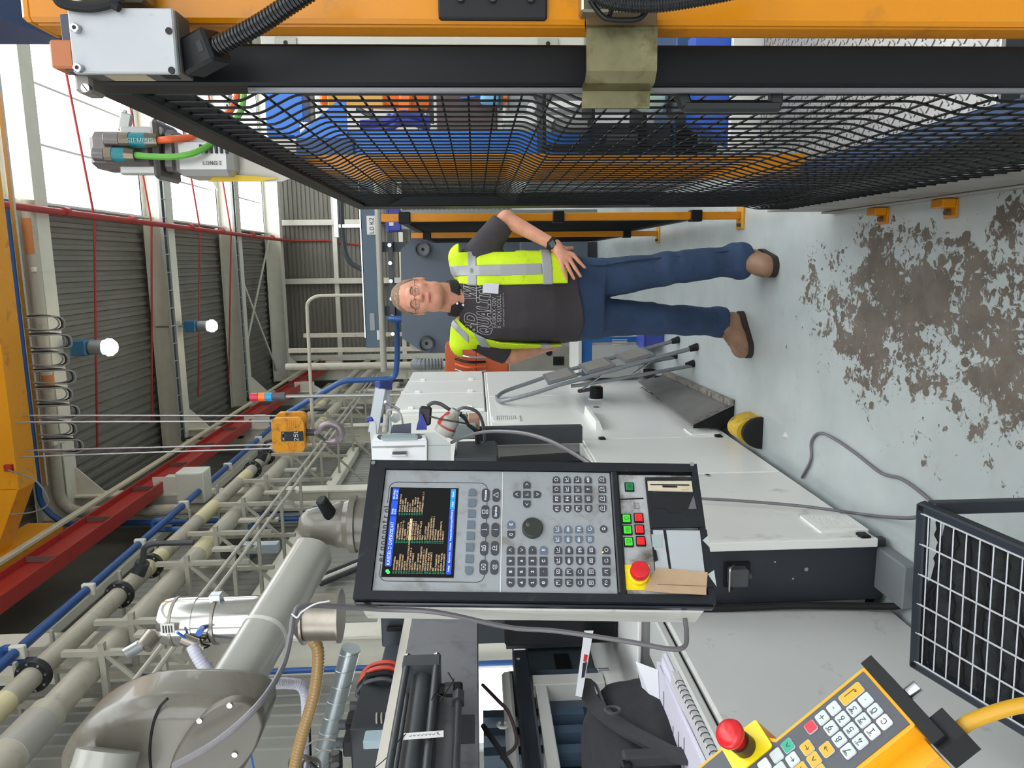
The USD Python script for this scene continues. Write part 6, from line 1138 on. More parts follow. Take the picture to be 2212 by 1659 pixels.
hc.add('pressure_pipe', cyl([-1.53, .5, 1.507], [-1.53, 2.40, 1.507], .0135, n=16), hyd); hc.add('pipe_nut', cyl([-1.53, 2.385, 1.507], [-1.53, 2.44, 1.507], .024, n=6), hyd, False)
tg = Thing('paper_tag', 'white paper tag wired to the black hydraulic cylinder', 'tag'); q = onX(915, 1588, -1.455)
tg.add('card', tf(box([-.062, -.016, -.0006], [.062, .016, .0006]), frame(q, [.0, .05, -1], [0, -.98, 0])), M('tag_white', (228, 226, 224), .7), False)
tg.add('handwriting', tf(extrude(strokes([[(-.045 + .012 * i, .002 * (i % 3)), (-.040 + .012 * i, -.003), (-.037 + .012 * i, .003)] for i in range(7)] + [[(.040, .008), (.050, -.006)], [(.046, .009), (.042, -.002)]], .0012), .0006, z0=.0007), frame(q, [.0, .05, -1], [0, .98, 0])), M('ink', (50, 50, 60), .6), False); tg.add('wire', tube(smooth_path([q + [0, .01, .055], q + [.004, -.03, .075], q + [-.02, -.06, .10], q + [-.07, -.05, .15], q + [-.10, -.02, .18]], 6), .0014, 6), black_m)
single('wire_tie', tube(smooth_path([onX(px, py, -1.452) for px, py in ((932, 1512), (940, 1500), (958, 1508), (950, 1518), (962, 1498), (978, 1472), (981, 1466))], 6), .0018, 6), black_m, 'black cable tie with a loose tail on the end of the hydraulic cylinder', 'cable tie')
vb = Thing('valve_block', 'black valve block with red and grey hoses on top of the grey housing', 'valve block')
vb.add('block', box([-1.95, 2.60, 1.783], [-1.76, 3.02, 1.93], .006), M('block_blue_black', (34, 38, 44), .45), False)
for i, (r_, m_) in enumerate(((.010, M('hose_red', (206, 70, 50), .45)), (.010, M('hose_red', (206, 70, 50), .45)), (.010, black_rub), (.010, darkg))): y = 3.02 - .045 * i; vb.add('hose', tube(smooth_path([[-1.82, y, 1.925], [-1.80, y + .02, 1.95], [-1.76, y + .03, 1.91], [-1.74, y + .02, 1.84], [-1.755, y + .02, 1.79]], 8), r_), m_)
for i, (y, z) in enumerate(((2.97, 1.96), (2.84, 1.985), (2.72, 1.975))): f = vb.add('solenoid', box([-1.93, y - .05, 1.93], [-1.86, y + .04, z], .006), black_m, False); vb.add('knob', cyl([-1.9, y, z], [-1.9, y, z + .035], .02, n=14), darkg, under=f)
vb.add('grey_hose_coil', tube(smooth_path([[-1.765 + .02 * math.sin(a), 2.66 + .03 * math.cos(a), 1.84 - .003 * a] for a in np.linspace(0, 15, 46)], 2), .004, 6), M('coil_grey', (150, 148, 140), .5)); vb.add('plug', box([-1.80, 2.53, 1.80], [-1.765, 2.60, 1.87], .004), M('plug_pale_blue', (150, 170, 178), .35), False)
vb.add('bracket', box([-1.96, 3.02, 1.78], [-1.80, 3.3, 1.88], .006), slate_d, False)
dc = Thing('drag_chain', 'black linked drag chain curving along the grey housing', 'cable chain')
for i in range(14):
    t_ = i / 13; c = np.array([-1.86 + .02 * t_, 2.56 - .95 * t_, 1.98 - .16 * t_ - .10 * t_ * t_])
    k = dc.add('link', tf(rr, fr_c) if False else bar(c + [0, .032, .006], c + [0, -.032, -.006], .06, .05, .012, ref=(0, 0, 1)), M('chain_black', (48, 46, 48), .45), False); dc.add('pin', cyl(c + [.03, 0, 0], c + [.034, 0, 0], .016, n=14), M('chain_grey', (84, 80, 82), .4), under=k)
sh_ = Thing('safety_hood', 'white sliding guard frame with a dark window beside the rucksack', 'machine guard')
gw_ = M('guard_white', (222, 221, 216), .3)
sh_.add('white_bar', box([-1.88, .4, 1.290], [-1.80, 3.04, 1.334], .012), gw_, False)
sh_.add('steel_rail', box([-1.86, .4, 1.205], [-1.80, 3.22, 1.279], .010), M('rail_blue_black', (48, 54, 62), .4, var=.12), False); sh_.add('rail_edge', box([-1.80, .4, 1.272], [-1.798, 3.22, 1.279]), steel_m, False); sh_.add('rail_hole', cyl([-1.80, 3.13, 1.255], [-1.797, 3.13, 1.255], .008, n=12), offw)
sh_.add('frame_post', box([-1.98, 2.95, .885], [-1.82, 3.03, 1.204], .004), gw_, False); sh_.add('frame_post', box([-1.98, 2.27, .82], [-1.84, 2.35, 1.14], .004), gw_, False)
sh_.add('frame_beam', box([-1.98, .4, 1.142], [-1.82, 2.95, 1.191], .004), gw_, False); sh_.add('window', box([-1.98, .4, .82], [-1.96, 2.26, 1.142]), M('dark_glass', (34, 46, 44), .45), False); sh_.add('window', box([-1.98, 2.40, .885], [-1.96, 2.95, 1.142]), M('dark_glass', (34, 46, 44), .45), False)
sh_.add('column', box([-2.1, 3.1, .885], [-1.92, 3.5, 1.2], .006), M('column_dark', (58, 68, 72), .5), False); sh_.add('column_edge', box([-1.92, 3.06, .885], [-1.89, 3.1, 1.2], .003), gw_, False); sh_.add('latch_plate', box([-1.92, 3.22, 1.0], [-1.91, 3.36, 1.07], .002), black_m, False)
# hoses, duct and stainless hopper by the swivel arm
ss = M('stainless', (206, 204, 200), .16, 1., var=.03); ssd = M('stainless_dull', (150, 142, 132), .38, .9, var=.15, scale=9)
ho = Thing('dryer_hopper', 'polished stainless vacuum hopper behind the swivel arm', 'hopper'); hx, hy = -1.495, 3.0
ho.add('vessel', lathe([(.04, .0), (.092, .03), (.096, .06), (.096, .42), (.090, .44), (0, .445)], [hx, hy, 2.32], [hx, hy, 3], 44), ss, 35); ho.add('lid', lathe([(.100, 0), (.100, .10), (.095, .13), (.06, .15), (0, .152)], [hx, hy, 2.62], [hx, hy, 4], 44), ss, 35)
ho.add('clamp_band', cyl([hx, hy, 2.530], [hx, hy, 2.542], .103, n=40), ssd); ho.add('clamp_band', cyl([hx, hy, 2.700], [hx, hy, 2.712], .103, n=40), ssd); ho.add('clamp_toggle', box([hx + .09, hy - .03, 2.51], [hx + .125, hy + .01, 2.56], .004), steel_m, False)
v = ho.add('suction_valve', cyl([hx - .02, hy - .07, 2.78], [hx - .05, hy - .12, 2.80], .035, n=18), ssd); ho.add('valve_cap', cyl([hx - .05, hy - .10, 2.82], [hx - .07, hy - .14, 2.87], .025, n=16), steel_m, under=v); pq = onY(362, 1358, 2.88)
lbp = ho.add('type_plate', box(pq + [-.022, -.002, -.028], pq + [.022, .002, .028], .001), M('plate_pale', (206, 204, 196), .4), False)
for i in range(4): ho.add('plate_print', box(pq + [-.016, -.003, -.02 + .011 * i], pq + [.014, -.002, -.014 + .011 * i]), M('print_black', (40, 40, 42), .5), False, under=lbp)
ho.add('sensor', cyl(onY(436, 1358, 2.90), onY(430, 1368, 2.83), .013, n=16), M('sensor_blue', (40, 96, 190), .35)); ho.add('sensor_lead', tube(smooth_path([onY(432, 1372, 2.84), onY(436, 1390, 2.88), onY(452, 1395, 2.93), onY(430, 1402, 2.95), onY(405, 1398, 2.98)], 6), .004, 6), black_m)
n0 = onY(395, 1380, 2.9); ho.add('outlet', cyl(n0, n0 + [-.03, -.01, -.08], .024, n=18), ssd); ho.add('hose_clip', cyl(n0 + [-.026, -.009, -.06], n0 + [-.03, -.01, -.08], .029, n=18), M('clip_brass', (170, 156, 120), .3, .8))
ho.add('neck', lathe([(.112, 0), (.112, .010), (.100, .012), (.100, .145), (.115, .147), (.115, .157), (.06, .2), (.06, .32), (0, .32)], [hx, hy, 2.02], [hx, hy, 3], 40), ssd, 35)
single('clear_hose', ribbed(smooth_path([onY(415, 1394, 2.87), onY(428, 1420, 2.85), onY(452, 1455, 2.85), onY(480, 1478, 2.9), onY(560, 1478, 3.15), onY(620, 1476, 3.3), onY(652, 1484, 3.35), onY(662, 1520, 3.4), onY(660, 1600, 3.45), onY(655, 1700, 3.5)], 10), .026, .012, .0018, 16), M('hose_lilac', (196, 194, 210), .3), 'translucent lilac ribbed hose hanging from the stainless hopper', 'hose')
single('beige_hose', ribbed(smooth_path([onY(668, 1375, 3.15), onY(686, 1400, 3.15), onY(686, 1450, 3.15), onY(676, 1510, 3.15), onY(655, 1580, 3.15), onY(640, 1640, 3.15), onY(632, 1700, 3.15)], 10), .028, .016, .0022, 16), M('hose_amber', (168, 136, 88), .3, coat=.4), 'amber brown ribbed hose beside the galvanised duct', 'hose')
dk = Thing('spiral_duct', 'galvanised spiral duct slanting down the left wall', 'duct'); a, b = onY(758, 1400, 4.0), onY(684, 1690, 4.0); dk.add('tube', cyl(a, b, .055, n=28), M('duct_zinc', (176, 184, 188), .28, .8, var=.1, scale=7)); d = (b - a) / np.linalg.norm(b - a); n1 = np.cross(d, [0, 1, 0]); n2 = np.cross(d, n1)
dk.add('spiral_seam', tube([a + d * t + .056 * (math.cos(t * 62) * n1 + math.sin(t * 62) * n2) for t in np.arange(0, np.linalg.norm(b - a), .004)], .0025, 5), M('duct_zinc', (176, 184, 188), .28, .8))
dk.add('wall_stay', cyl(b, b + [-1.2, .3, .1], .012, n=8), steel_m)
dk2 = Thing('hose_manifold', 'tangle of steel hose clamps and grey wire at the lower end of the hoses', 'manifold'); c = onY(645, 1650, 3.3)
for i in range(4): dk2.add('clamp', tube([c + [.05 * math.cos(a) - .02 * i, .02 * i, .045 * math.sin(a) - .015 * i] for a in np.linspace(0, 6.3, 20)], .007, 6), ssd)
dk2.add('lever', bar(c + [.03, -.03, -.06], c + [-.05, -.03, -.13], .02, .012, .003), dsteel_m, False); dk2.add('wire', tube(smooth_path([onY(px, py, 3.3) for px, py in ((650, 1622), (680, 1600), (715, 1598), (738, 1608), (728, 1622), (700, 1620), (680, 1630))], 6), .004, 6), M('wire_grey', (150, 146, 134), .5)); dk2.add('clip_post', cyl(onY(668, 1556, 3.35), onY(672, 1659, 3.35), .006, n=8), black_m)
single('blue_hose', tube(smooth_path([onY(383, 1366, 2.86), onY(408, 1385, 2.9), onY(440, 1420, 2.95), onY(475, 1470, 3.1), onY(530, 1590, 3.3), onY(548, 1659, 3.4), onY(560, 1720, 3.5)], 8), .0055, 8), M('hose_blue', (52, 110, 200), .4), 'thin blue air hose trailing from the stainless hopper behind the elbow', 'hose')
# wall side machine bits next to the panel
mb = Thing('mould_carriage', 'dark slate machine carriage with brass fittings left of the housing', 'machine'); mb.add('column', box([-1.87, 3.4, 1.3], [-1.70, 3.6, 1.91], .008), slate_d, False); mb.add('strip', box([-1.70, 3.39, 1.84], [-1.67, 3.42, 1.91]), M('strip_tan', (150, 138, 112), .5), False)
mb.add('rod', bar([-1.76, 3.38, 1.88], [-1.76, 3.38, 1.80], .022, .022, .004), black_m, False); mb.add('side_block', box([-1.66, 3.5, 1.3], [-1.50, 3.8, 1.84], .008), M('block_blue_black', (34, 38, 44), .45), False)
for i, z in enumerate((1.98, 1.94, 1.90)): mb.add('brass_fitting', cyl([-1.66, 3.46, z - .13], [-1.65, 3.40, z - .13], .013, n=12), M('brass', (190, 168, 110), .3, .8))
mb.add('stand', box([-1.9, 3.4, .88], [-1.5, 3.7, 1.3]), darkg, False)
# things lying on the base cabinet
rk = Thing('rucksack', 'black rucksack lying on the worktop behind the stack of papers', 'bag')
fab = M('rucksack_black', (38, 38, 42), .85, var=.15, scale=20, bump=.3, bscale=120); web = M('webbing_black', (56, 56, 60), .7, bump=.3, bscale=200)
g = Field([-1.86, 1.78, .80], [-1.22, 2.52, 1.22], .008); g.loft([(.83, -1.56, 2.05, .20, .26), (.90, -1.56, 2.05, .215, .28), (1.0, -1.57, 2.06, .20, .265), (1.06, -1.58, 2.08, .16, .22), (1.09, -1.58, 2.09, .10, .15)], 3., .03); g.f += folds(g.points(), .03, np.array([6, 6, 8.]), 13).astype(np.float32)
rk.add('bag', g.mesh(5), fab, True)
rk.add('shoulder_strap', tf(extrude(LineString(smooth_path([(-.16, .085), (-.08, .085), (.0, .06), (.09, .01), (.17, -.05), (.23, -.10), (.25, -.13)], 6)).buffer(.024, quad_segs=6), .012), frame([-1.345, 2.04, 1.0], [0, -1, 0], [-.12, 0, 1])), web, False); rk.add('zip', tube(smooth_path([[-1.40, 2.28, 1.055], [-1.37, 2.2, 1.05], [-1.36, 2.08, 1.045], [-1.36, 1.98, 1.03]], 6), .005, 6), M('zip_grey', (70, 70, 74), .5))
rk.add('ring_buckle', tube([[-1.325, 2.00 + .018 * math.cos(a), 1.035 + .022 * math.sin(a)] for a in np.linspace(0, 6.3, 16)], .0045, 6), M('buckle', (70, 72, 76), .35)); rk.add('side_band', box([-1.37, 1.80, .86], [-1.335, 1.84, 1.04], .006), web, False); rk.add('zip_puller', bar([-1.335, 2.24, 1.04], [-1.335, 2.24, 1.0], .012, .005, .002), steel_m, False)
rk.add('side_buckle', box([-1.40, 1.78, 1.02], [-1.345, 1.81, 1.05], .006), black_m, False)
mg = Thing('magazine', 'white magazine with a red and dark picture leaning on the black rucksack', 'magazine')
P0, P1 = onX(1245, 1502, -1.335), onX(1270, 1364, -1.335)
mg.add('pages', tf(box([0, -.006, 0], [np.linalg.norm(P1 - P0), .012, .22]), frame(P0, P1 - P0, [0, .2, 1])) if False else hull([onX(1243, 1503, -1.33), onX(1257, 1506, -1.33), onX(1262, 1362, -1.33), onX(1282, 1362, -1.33), onX(1243, 1503, -1.5), onX(1257, 1506, -1.5), onX(1262, 1362, -1.5), onX(1282, 1362, -1.5)]), M('paper', (226, 226, 232), .8), False)
mg.add('red_picture', hull([onX(px, py, X) for X in (-1.328, -1.334) for px, py in ((1262, 1413), (1270, 1415), (1266, 1430), (1260, 1428))]), M('print_red', (210, 50, 44), .5), False); mg.add('dark_picture', hull([onX(px, py, X) for X in (-1.328, -1.334) for px, py in ((1259, 1432), (1268, 1430), (1262, 1462), (1256, 1464))]), M('print_navy', (46, 48, 60), .5), False)
pa = Thing('paper_stack', 'stack of handwritten white papers on the edge of the pale base cabinet', 'papers')
for i in range(7):
    z = .842 + .0045 * i; dx = rng.uniform(-.012, .012); dy = rng.uniform(-.012, .012)
    pa.add('sheet_bundle', tf(box([-.105, -.33, 0], [.105, .33, .0040]), trimesh.transformations.translation_matrix([-1.325 + dx - .006 * i, 1.80 + dy, z]) @ trimesh.transformations.rotation_matrix(.03 * (i % 3 - 1), [0, 0, 1])), M('paper_%d' % (i % 2), (228, 226, 240) if i % 2 else (214, 210, 224), .8), False)
for k in range(9): pa.add('handwriting', bar([-1.42 + .01 * (k % 3), 1.58 + .055 * k, .8738], [-1.29 - .02 * (k % 4), 1.59 + .055 * k, .8738], .004, .0006), M('ink', (50, 50, 60), .6), False)
pa.add('top_fold', hull([[-1.40, 2.06, .874], [-1.26, 2.10, .874], [-1.40, 2.15, .90], [-1.27, 2.17, .93], [-1.4, 2.06, .877], [-1.26, 2.1, .877]]), M('paper', (226, 226, 232), .8), False)
nbk = Thing('notebook', 'spiral bound notebook beneath the stack of papers', 'notebook'); nbk.add('block', box([-1.37, 1.28, .840], [-1.205, 1.96, .8425], .001), M('paper', (226, 226, 232), .8), False) if False else nbk.add('block', box([-1.245, 1.30, .8405], [-1.205, 2.0, .862], .002), M('page_edge', (206, 204, 206), .8), False)
for k in range(26): nbk.add('wire_ring', tube([[-1.207 + .008 * math.cos(a), 1.34 + .024 * k, .852 + .012 * math.sin(a)] for a in np.linspace(0, 6.3, 9)], .0013, 5), dsteel_m)
bk = Thing('black_case', 'black plastic case with a round lid mark on the worktop near the papers', 'case'); bk.add('body', box([-1.62, .9, .82], [-1.40, 1.74, .90], .012), M('case_black', (40, 46, 46), .35), False); bk.add('round_mark', tube([[-1.399, 1.45 + .10 * math.cos(a), .86 + .03 * math.sin(a)] for a in np.linspace(0, 6.3, 30)], .002, 5), darkg); bk.add('latch', box([-1.40, 1.72, .87], [-1.38, 1.78, .90], .003), offw, False)
# sloping wire grid in the bottom left corner
o0, o1 = np.array([-.574, 1.6, .390]), np.array([-.967, 1.6, .375]); dd = -np.array([.19, 1, .58]); dd /= np.linalg.norm(dd); U = (o1 - o0) / np.linalg.norm(o1 - o0); Wd = np.linalg.norm(o1 - o0)
NN = np.cross(U, dd); NN = NN if NN[2] > 0 else -NN; Lg = .56
wg = Thing('grille_unit', 'black framed sloping wire grid over dusty black foam in the lower left foreground', 'grille')
def G(u, l, n=0.): return o0 + U * u + dd * l + NN * n
fm_ = M('grille_frame', (40, 46, 54), .4, var=.1)
for a, b in ((0, 0), (Wd, 0)): wg.add('side_rail', bar(G(a, -.01), G(a, Lg), .022, .03, .004, ref=NN), fm_, False)
wg.add('end_rail', bar(G(-.01, 0), G(Wd + .01, 0), .022, .03, .004, ref=NN), fm_, False); wg.add('end_rail', bar(G(-.01, Lg), G(Wd + .01, Lg), .022, .03, .004, ref=NN), fm_, False)
wire_w = M('wire_white', (206, 208, 214), .35, .3)
for k in range(19): wg.add('long_wire' if False else 'cross_wire', tube([G(.006, .018 + .0285 * k, .010), G(Wd - .006, .018 + .0285 * k, .010)], .0017, 6), wire_w)
for k in range(6): wg.add('long_wire', tube([G(.012 + (Wd - .024) * k / 5, .002, .0135), G(.012 + (Wd - .024) * k / 5, Lg - .002, .0135)], .0024, 6), wire_w)
wg.add('foam_pad', bar(G(Wd / 2, .012, -.03), G(Wd / 2, Lg - .012, -.03), Wd - .02, .03, ref=NN), M('foam_black', (40, 43, 44), .95, var=.4, scale=30, bump=.8, bscale=60), False)
for k in range(15):
    ps = [G(.014 + (Wd - .028) * t, .03 + .036 * k + .004 * math.sin(9 * t + k * 1.7) + .003 * rng.randn(), -.012) for t in np.linspace(0, 1, 26)]; wg.add('dust_rib', tube(ps, .006, 6, .004 + .004 * rng.rand(26)), M('dust_dark', (22, 23, 24), .95))
wg.add('leg', bar(G(-.0, .01, -.012), [G(0, .01)[0], 1.60, 0], .028, .028, .003, ref=(0, 1, 0)), fm_, False); wg.add('leg', bar(G(Wd, .01, -.012), [G(Wd, .01)[0], 1.60, 0], .028, .028, .003, ref=(0, 1, 0)), fm_, False)
for u in (0, Wd): wg.add('leg', bar(G(u, Lg, -.012), [*G(u, Lg)[:2], 0], .028, .028, .003, ref=(0, 1, 0)), fm_, False)
# yellow handheld robot controller standing before the base cabinet
QO = np.array([-.5315, .7551, .9904]); QR = np.array([[.21147, -.68248, .69965], [.96566, .03536, -.25738], [.15091, .73005, .66652]]); QM = np.eye(4); QM[:3, :3] = QR; QM[:3, 3] = QO
def ql(m): return tf(m, QM)
def qp(x, y, z=0.): return QO + QR @ np.array([x, y, z])
pend_y = M('pendant_yellow', (240, 166, 20), .35, var=.02); pface = M('pendant_face', (78, 80, 86), .45); pk = M('pendant_key', (196, 204, 204), .45); po = M('pendant_key_orange', (240, 166, 40), .4); pglyph = M('glyph_dark', (52, 56, 58), .5)
pn = Thing('robot_pendant', 'yellow handheld robot controller with a keypad and red stop button in the bottom left corner', 'controller')
face = Polygon([(-.0352, -.0470), (.0475, -.0470), (.0475, .090), (.058, .100), (.085, .100), (.085, .30), (-.0352, .30)])
pn.add('shell', ql(extrude(face.buffer(.0035, quad_segs=4).buffer(0), .044, z0=-.046)), pend_y, 30); pn.add('faceplate', ql(extrude(face.buffer(-.0012), .0016, z0=-.002)), pface, 30)
pn.add('shell_back', ql(hull([[x, y, z] for x in (-.062, .03) for y in (-.046, .28) for z in (-.075, -.03)] )), pend_y, False)
pn.add('end_cap', ql(hull([[x, y, z] for x in (-.068, .053) for y in (-.066, -.050) for z in (-.05, .004)])), black_m, False); pn.add('strain_relief', ql(hull([[x, y, z] for x in (-.074, -.040) for y in (-.084, -.05) for z in (-.045, -.004)])), black_m, False); pn.add('thumb_screw', ql(cyl([.004, -.066, -.02], [.004, -.082, -.02], .0072, n=18, bev=.001)), steel_m)
def pkey(x, y, w, h, m, t=None, edge=None, th=.0068, up=0):
    k = pn.add('key', ql(tf(extrude(rrect(w, h, .0022), .0024, z0=-.0004), trimesh.transformations.translation_matrix([x, y, 0]))), m, False)
    pn.add('key_rim', ql(tf(extrude(rrect(w + .0012, h + .0012, .0026), .0016, z0=-.0004), trimesh.transformations.translation_matrix([x, y, 0]))), M('rim_white', (214, 216, 218), .5), False, under=k)
    if t:
        g = text2d(t, th) if t not in ('<-', '^', '->', 'ent', '+-') else strokes({'<-': [[(.003, 0), (-.003, 0), (-.001, .002)], [(-.003, 0), (-.001, -.002)]], '->': [[(-.003, 0), (.003, 0), (.001, .002)], [(.003, 0), (.001, -.002)]], '^': [[(-.0025, -.002), (0, .002), (.0025, -.002)]], 'ent': [[(.002, .008), (.002, -.006), (-.001, -.006)], [(-.0025, -.006), (0, -.0045)], [(-.0025, -.006), (0, -.0075)]], '+-': [[(-.003, 0), (.003, 0)], [(0, .003), (0, -.003)]]}[t], .0008)
        pn.add('glyph', ql(tf(extrude(g, .0003, z0=.002), trimesh.transformations.translation_matrix([x, y, 0]))), pglyph, False, under=k)
px_, py_ = .0165, .0175
for r, row in enumerate(('789', '456', '123', 'C0.')):
    for c, ch in enumerate(row):
        x, y = (c - 1) * px_, -(r - 1.5) * py_; pkey(x, y, .0132, .0138, M('pendant_key_white', (222, 228, 230), .4) if ch in 'C1' else pk, ch)
        if ch in '0123456789': pn.add('small_print', ql(tf(extrude(text2d({'7': 'HOME', '8': 'UP', '9': 'PGUP', '4': 'LEFT', '5': 'END', '6': 'RGT', '1': 'STRG', '2': 'DWN', '3': 'PGDN', '0': 'INS'}[ch], .0020), .0003, z0=.002), trimesh.transformations.translation_matrix([x, y + .0045, 0]))), pglyph, False)
pkey(2 * px_, .027, .0132, .0138, pk, '+-'); pkey(2 * px_, .0092, .0132, .0138, pk, '-'); pkey(2 * px_, -.0178, .0132, .030, po, 'ent'); pkey(2 * px_, .0448, .0125, .0125, M('pendant_red', (206, 40, 60), .4)); pkey(2 * px_, .0806, .0135, .0135, M('pendant_green', (36, 160, 128), .4), '^')
for x, y, m, t in ((.0324, .0986, pk, None), (.0162, .0628, po, '<-'), (.0162, .085, pk, '<-'), (.0002, .0451, po, '->'), (.0002, .064, po, '^'), (-.0155, .066, po, '<-'), (.0002, .083, po, '^'), (.0162, .104, pk, None), (.0324, .118, M('pendant_key_white', (222, 228, 230), .4), None)): pkey(x, y, .0138, .0138, m, t)
bp_ = pn.add('stop_plate', ql(extrude(Polygon([(.048, .100), (.082, .100), (.085, .150), (.048, .150)]).buffer(.004), .0022, z0=0)), M('safety_yellow', (240, 214, 20), .4), 30); pn.add('stop_stem', ql(cyl([.066, .126, .0022], [.066, .126, .018], .0145, n=24)), M('stem_dark', (60, 44, 34), .4))
pn.add('emergency_stop', ql(lathe([(.0115, 0), (.0115, .012), (.0175, .017), (.0185, .022), (.0165, .027), (.010, .030), (0, .031)], [.066, .126, .016], [.066, .126, 1], 32)), M('stop_red', (206, 34, 40), .3), True)
pn.add('grip', ql(hull([[x, y, z] for x in (-.02, .02) for y in (.0, .1) for z in (-.11, -.06)])), M('grip_orange', (200, 130, 30), .45), False)
single('yellow_cable', tube(smooth_path([qp(-.056, -.080, -.024), qp(-.060, -.105, -.024), qp(-.075, -.15, -.03), qp(-.10, -.20, -.05), qp(-.14, -.27, -.09), qp(-.2, -.36, -.18)], 10), .0078, 14), M('cable_yellow', (196, 146, 20), .4), 'yellow cable leaving the handheld robot controller', 'cable')
single('pendant_shelf', box([-.80, .55, .60], [-.45, .85, .80], .01), M('base_grey', (196, 197, 195), .42), 'pale grey shelf box under the handheld controller', 'shelf', smooth=False) if False else None
# ================================================================ loose things on and beside the machine
# folded steps leaning on the white panels
fl = Thing('step_ladder', 'folded grey steel step ladder leaning on the white machine', 'step ladder'); lad = M('ladder_grey', (128, 132, 136), .35, .35, var=.04); trd = M('tread_grey', (118, 116, 114), .6, var=.08, scale=40)
def LP(u, h, n=0.):      # u along the machine, h up the frame, n out of the leaning plane
    foot = np.array([-.56, 4.67 + .44 * u, 0]); top = np.array([-.855, 4.74 + .44 * u, 1.08]); d = (top - foot); d /= np.linalg.norm(d); nn = np.array([d[2], 0, -d[0]]); return foot + d * h + nn * n
for u in (0, 1): fl.add('front_rail', tube(smooth_path([LP(u, .03), LP(u, .5), LP(u, .92)], 4), .014, 10), lad)
fl.add('handle_loop', tube(smooth_path([LP(0, .92), LP(.02, 1.08, -.01), LP(.10, 1.26, -.015), LP(.3, 1.33, -.02), LP(.7, 1.33, -.02), LP(.9, 1.26, -.015), LP(.98, 1.08, -.01), LP(1, .92)], 8), .014, 10), lad)
for u in (.02, .98): fl.add('rear_rail', tube(smooth_path([LP(u, -.0, -.13) + [0, .06, 0], LP(u, .3, -.09), LP(u, .75, -.045), LP(u, .85, -.03)], 4), .012, 10), lad)
for u, h, n, dy in ((0, 0, 0, 0), (1, 0, 0, 0), (.02, -.03, -.13, .06), (.98, -.03, -.13, .06)):
    p = LP(u, h, n) + [0, dy, 0]; d = LP(0, 1) - LP(0, 0); fl.add('rubber_foot', cyl([p[0], p[1], max(p[2], 0) - .0], p + d * .055 + [0, 0, max(0, -p[2])], .026, .019, n=14), black_rub)
for h0 in (.27, .53, .79):
    T_ = hull([LP(u, h0 + a, n) for u in (.06, .94) for a in (0, .20) for n in (.012, .026)]); k = fl.add('tread', T_, lad, False); fl.add('tread_mat', hull([LP(u, h0 + a, n) for u in (.10, .90) for a in (.02, .19) for n in (.026, .030)]), trd, False, under=k)
    fl.add('tread_grip', cat([bar(LP(.12, h0 + .03 + .012 * i, .0305), LP(.88, h0 + .03 + .012 * i, .0305), .005, .002, ref=LP(0, 0, 1) - LP(0, 0)) for i in range(13)]), M('grip_grey', (146, 142, 138), .6), False, under=k, kind='stuff')
for h0 in (.3, .62): fl.add('link', bar(LP(.0, h0, -.005), LP(.02, h0 + .16, -.07), .018, .006), steel_m, False)
# white plug-in device with its cables on top of the machine
sk_m = M('cee_grey', (168, 166, 158), .5, var=.05, stain=((120, 114, 104), .3, 30)); dvw = M('device_white', (226, 227, 228), .35); dvg = M('device_grey', (190, 194, 192), .4)
dv = Thing('drying_device', 'white boxy electric device with a rounded window on top of the machine', 'device')
Yd = 3.2; A, B = onY(803, 990, Yd), onY(928, 938, Yd)
def D(px, py, dy=0.): return onY(px, py, Yd + dy)
dv.add('front_case', hull([D(px, py, dy) for px, py in ((806, 946), (918, 946), (922, 952), (922, 1002), (803, 1002), (803, 955)) for dy in (0, .18)]), dvw, False)
dv.add('hood', hull([D(806, 955, -.002), D(922, 952, -.002), D(808, 941, .03), D(918, 940, .03), D(808, 938, .2), D(918, 936, .2), D(806, 958, .2), D(922, 958, .2)]), dvw, False)
wn = [D(px, py, .008) for px, py in ((815, 947), (820, 942), (905, 941), (912, 945), (910, 950), (820, 952))]; dv.add('window_gasket', hull([q + np.array(d) for q in wn for d in ((0, 0, 0), (.01, -.012, 0))]), M('gasket', (64, 68, 70), .5), False); c_ = np.mean(wn, 0); dv.add('window', hull([c_ + (q - c_) * .82 + np.array(d) for q in wn for d in ((0, -.012, 0), (.012, -.014, 0))]), M('window_green', (132, 150, 152), .15), False)
dv.add('red_line', box(D(832, 967, -.003), D(890, 966, 0)), M('line_red', (200, 80, 70), .5), False); dv.add('seam', box(D(804, 964.5, -.002), D(918, 965.2, 0)), M('seam_grey', (150, 152, 152), .5), False)
vnt = dv.add('vent_cover', box(D(845, 988, -.03), D(880, 978, 0), .004), M('vent_white', (206, 206, 202), .45), False); dv.add('vent_top', box(D(847, 979, -.028), D(878, 976.5, 0)), M('gasket', (64, 68, 70), .5), False, under=vnt)
dv.add('side_case', hull([D(px, py, dy) for px, py in ((918, 935), (940, 934), (974, 958), (974, 1000), (918, 1000)) for dy in (.02, .22)]), dvg, False); dv.add('side_seam', box(D(919, 962.6, .017), D(974, 961.6, .02)), M('seam_grey', (150, 152, 152), .5), False)
dv.add('top_unit', hull([D(px, py, dy) for px, py in ((843, 936), (848, 918), (888, 914), (888, 936)) for dy in (.06, .18)]), M('unit_slate', (78, 84, 98), .5), False); dv.add('terminal', cyl(D(832, 932, .08), D(835, 895, .08), .014, n=14), sk_m)
dv.add('grey_gland', hull([D(px, py, dy) for px, py in ((842, 906), (850, 893), (862, 894), (866, 906), (856, 914), (848, 912)) for dy in (.10, .17)]), M('gland_grey', (172, 174, 172), .5), False)
dv.add('blue_socket', hull([D(px, py, dy) for px, py in ((899, 929), (922, 928), (922, 918), (911, 893), (908, 894), (901, 918)) for dy in (.04, .12)]), M('socket_blue', (42, 56, 150), .4), False); dv.add('black_plug', bar(D(917, 918, .07), D(920, 878, .07), .055, .03, .008, ref=(0, 1, 0)), M('plug_black', (40, 40, 44), .45), False)
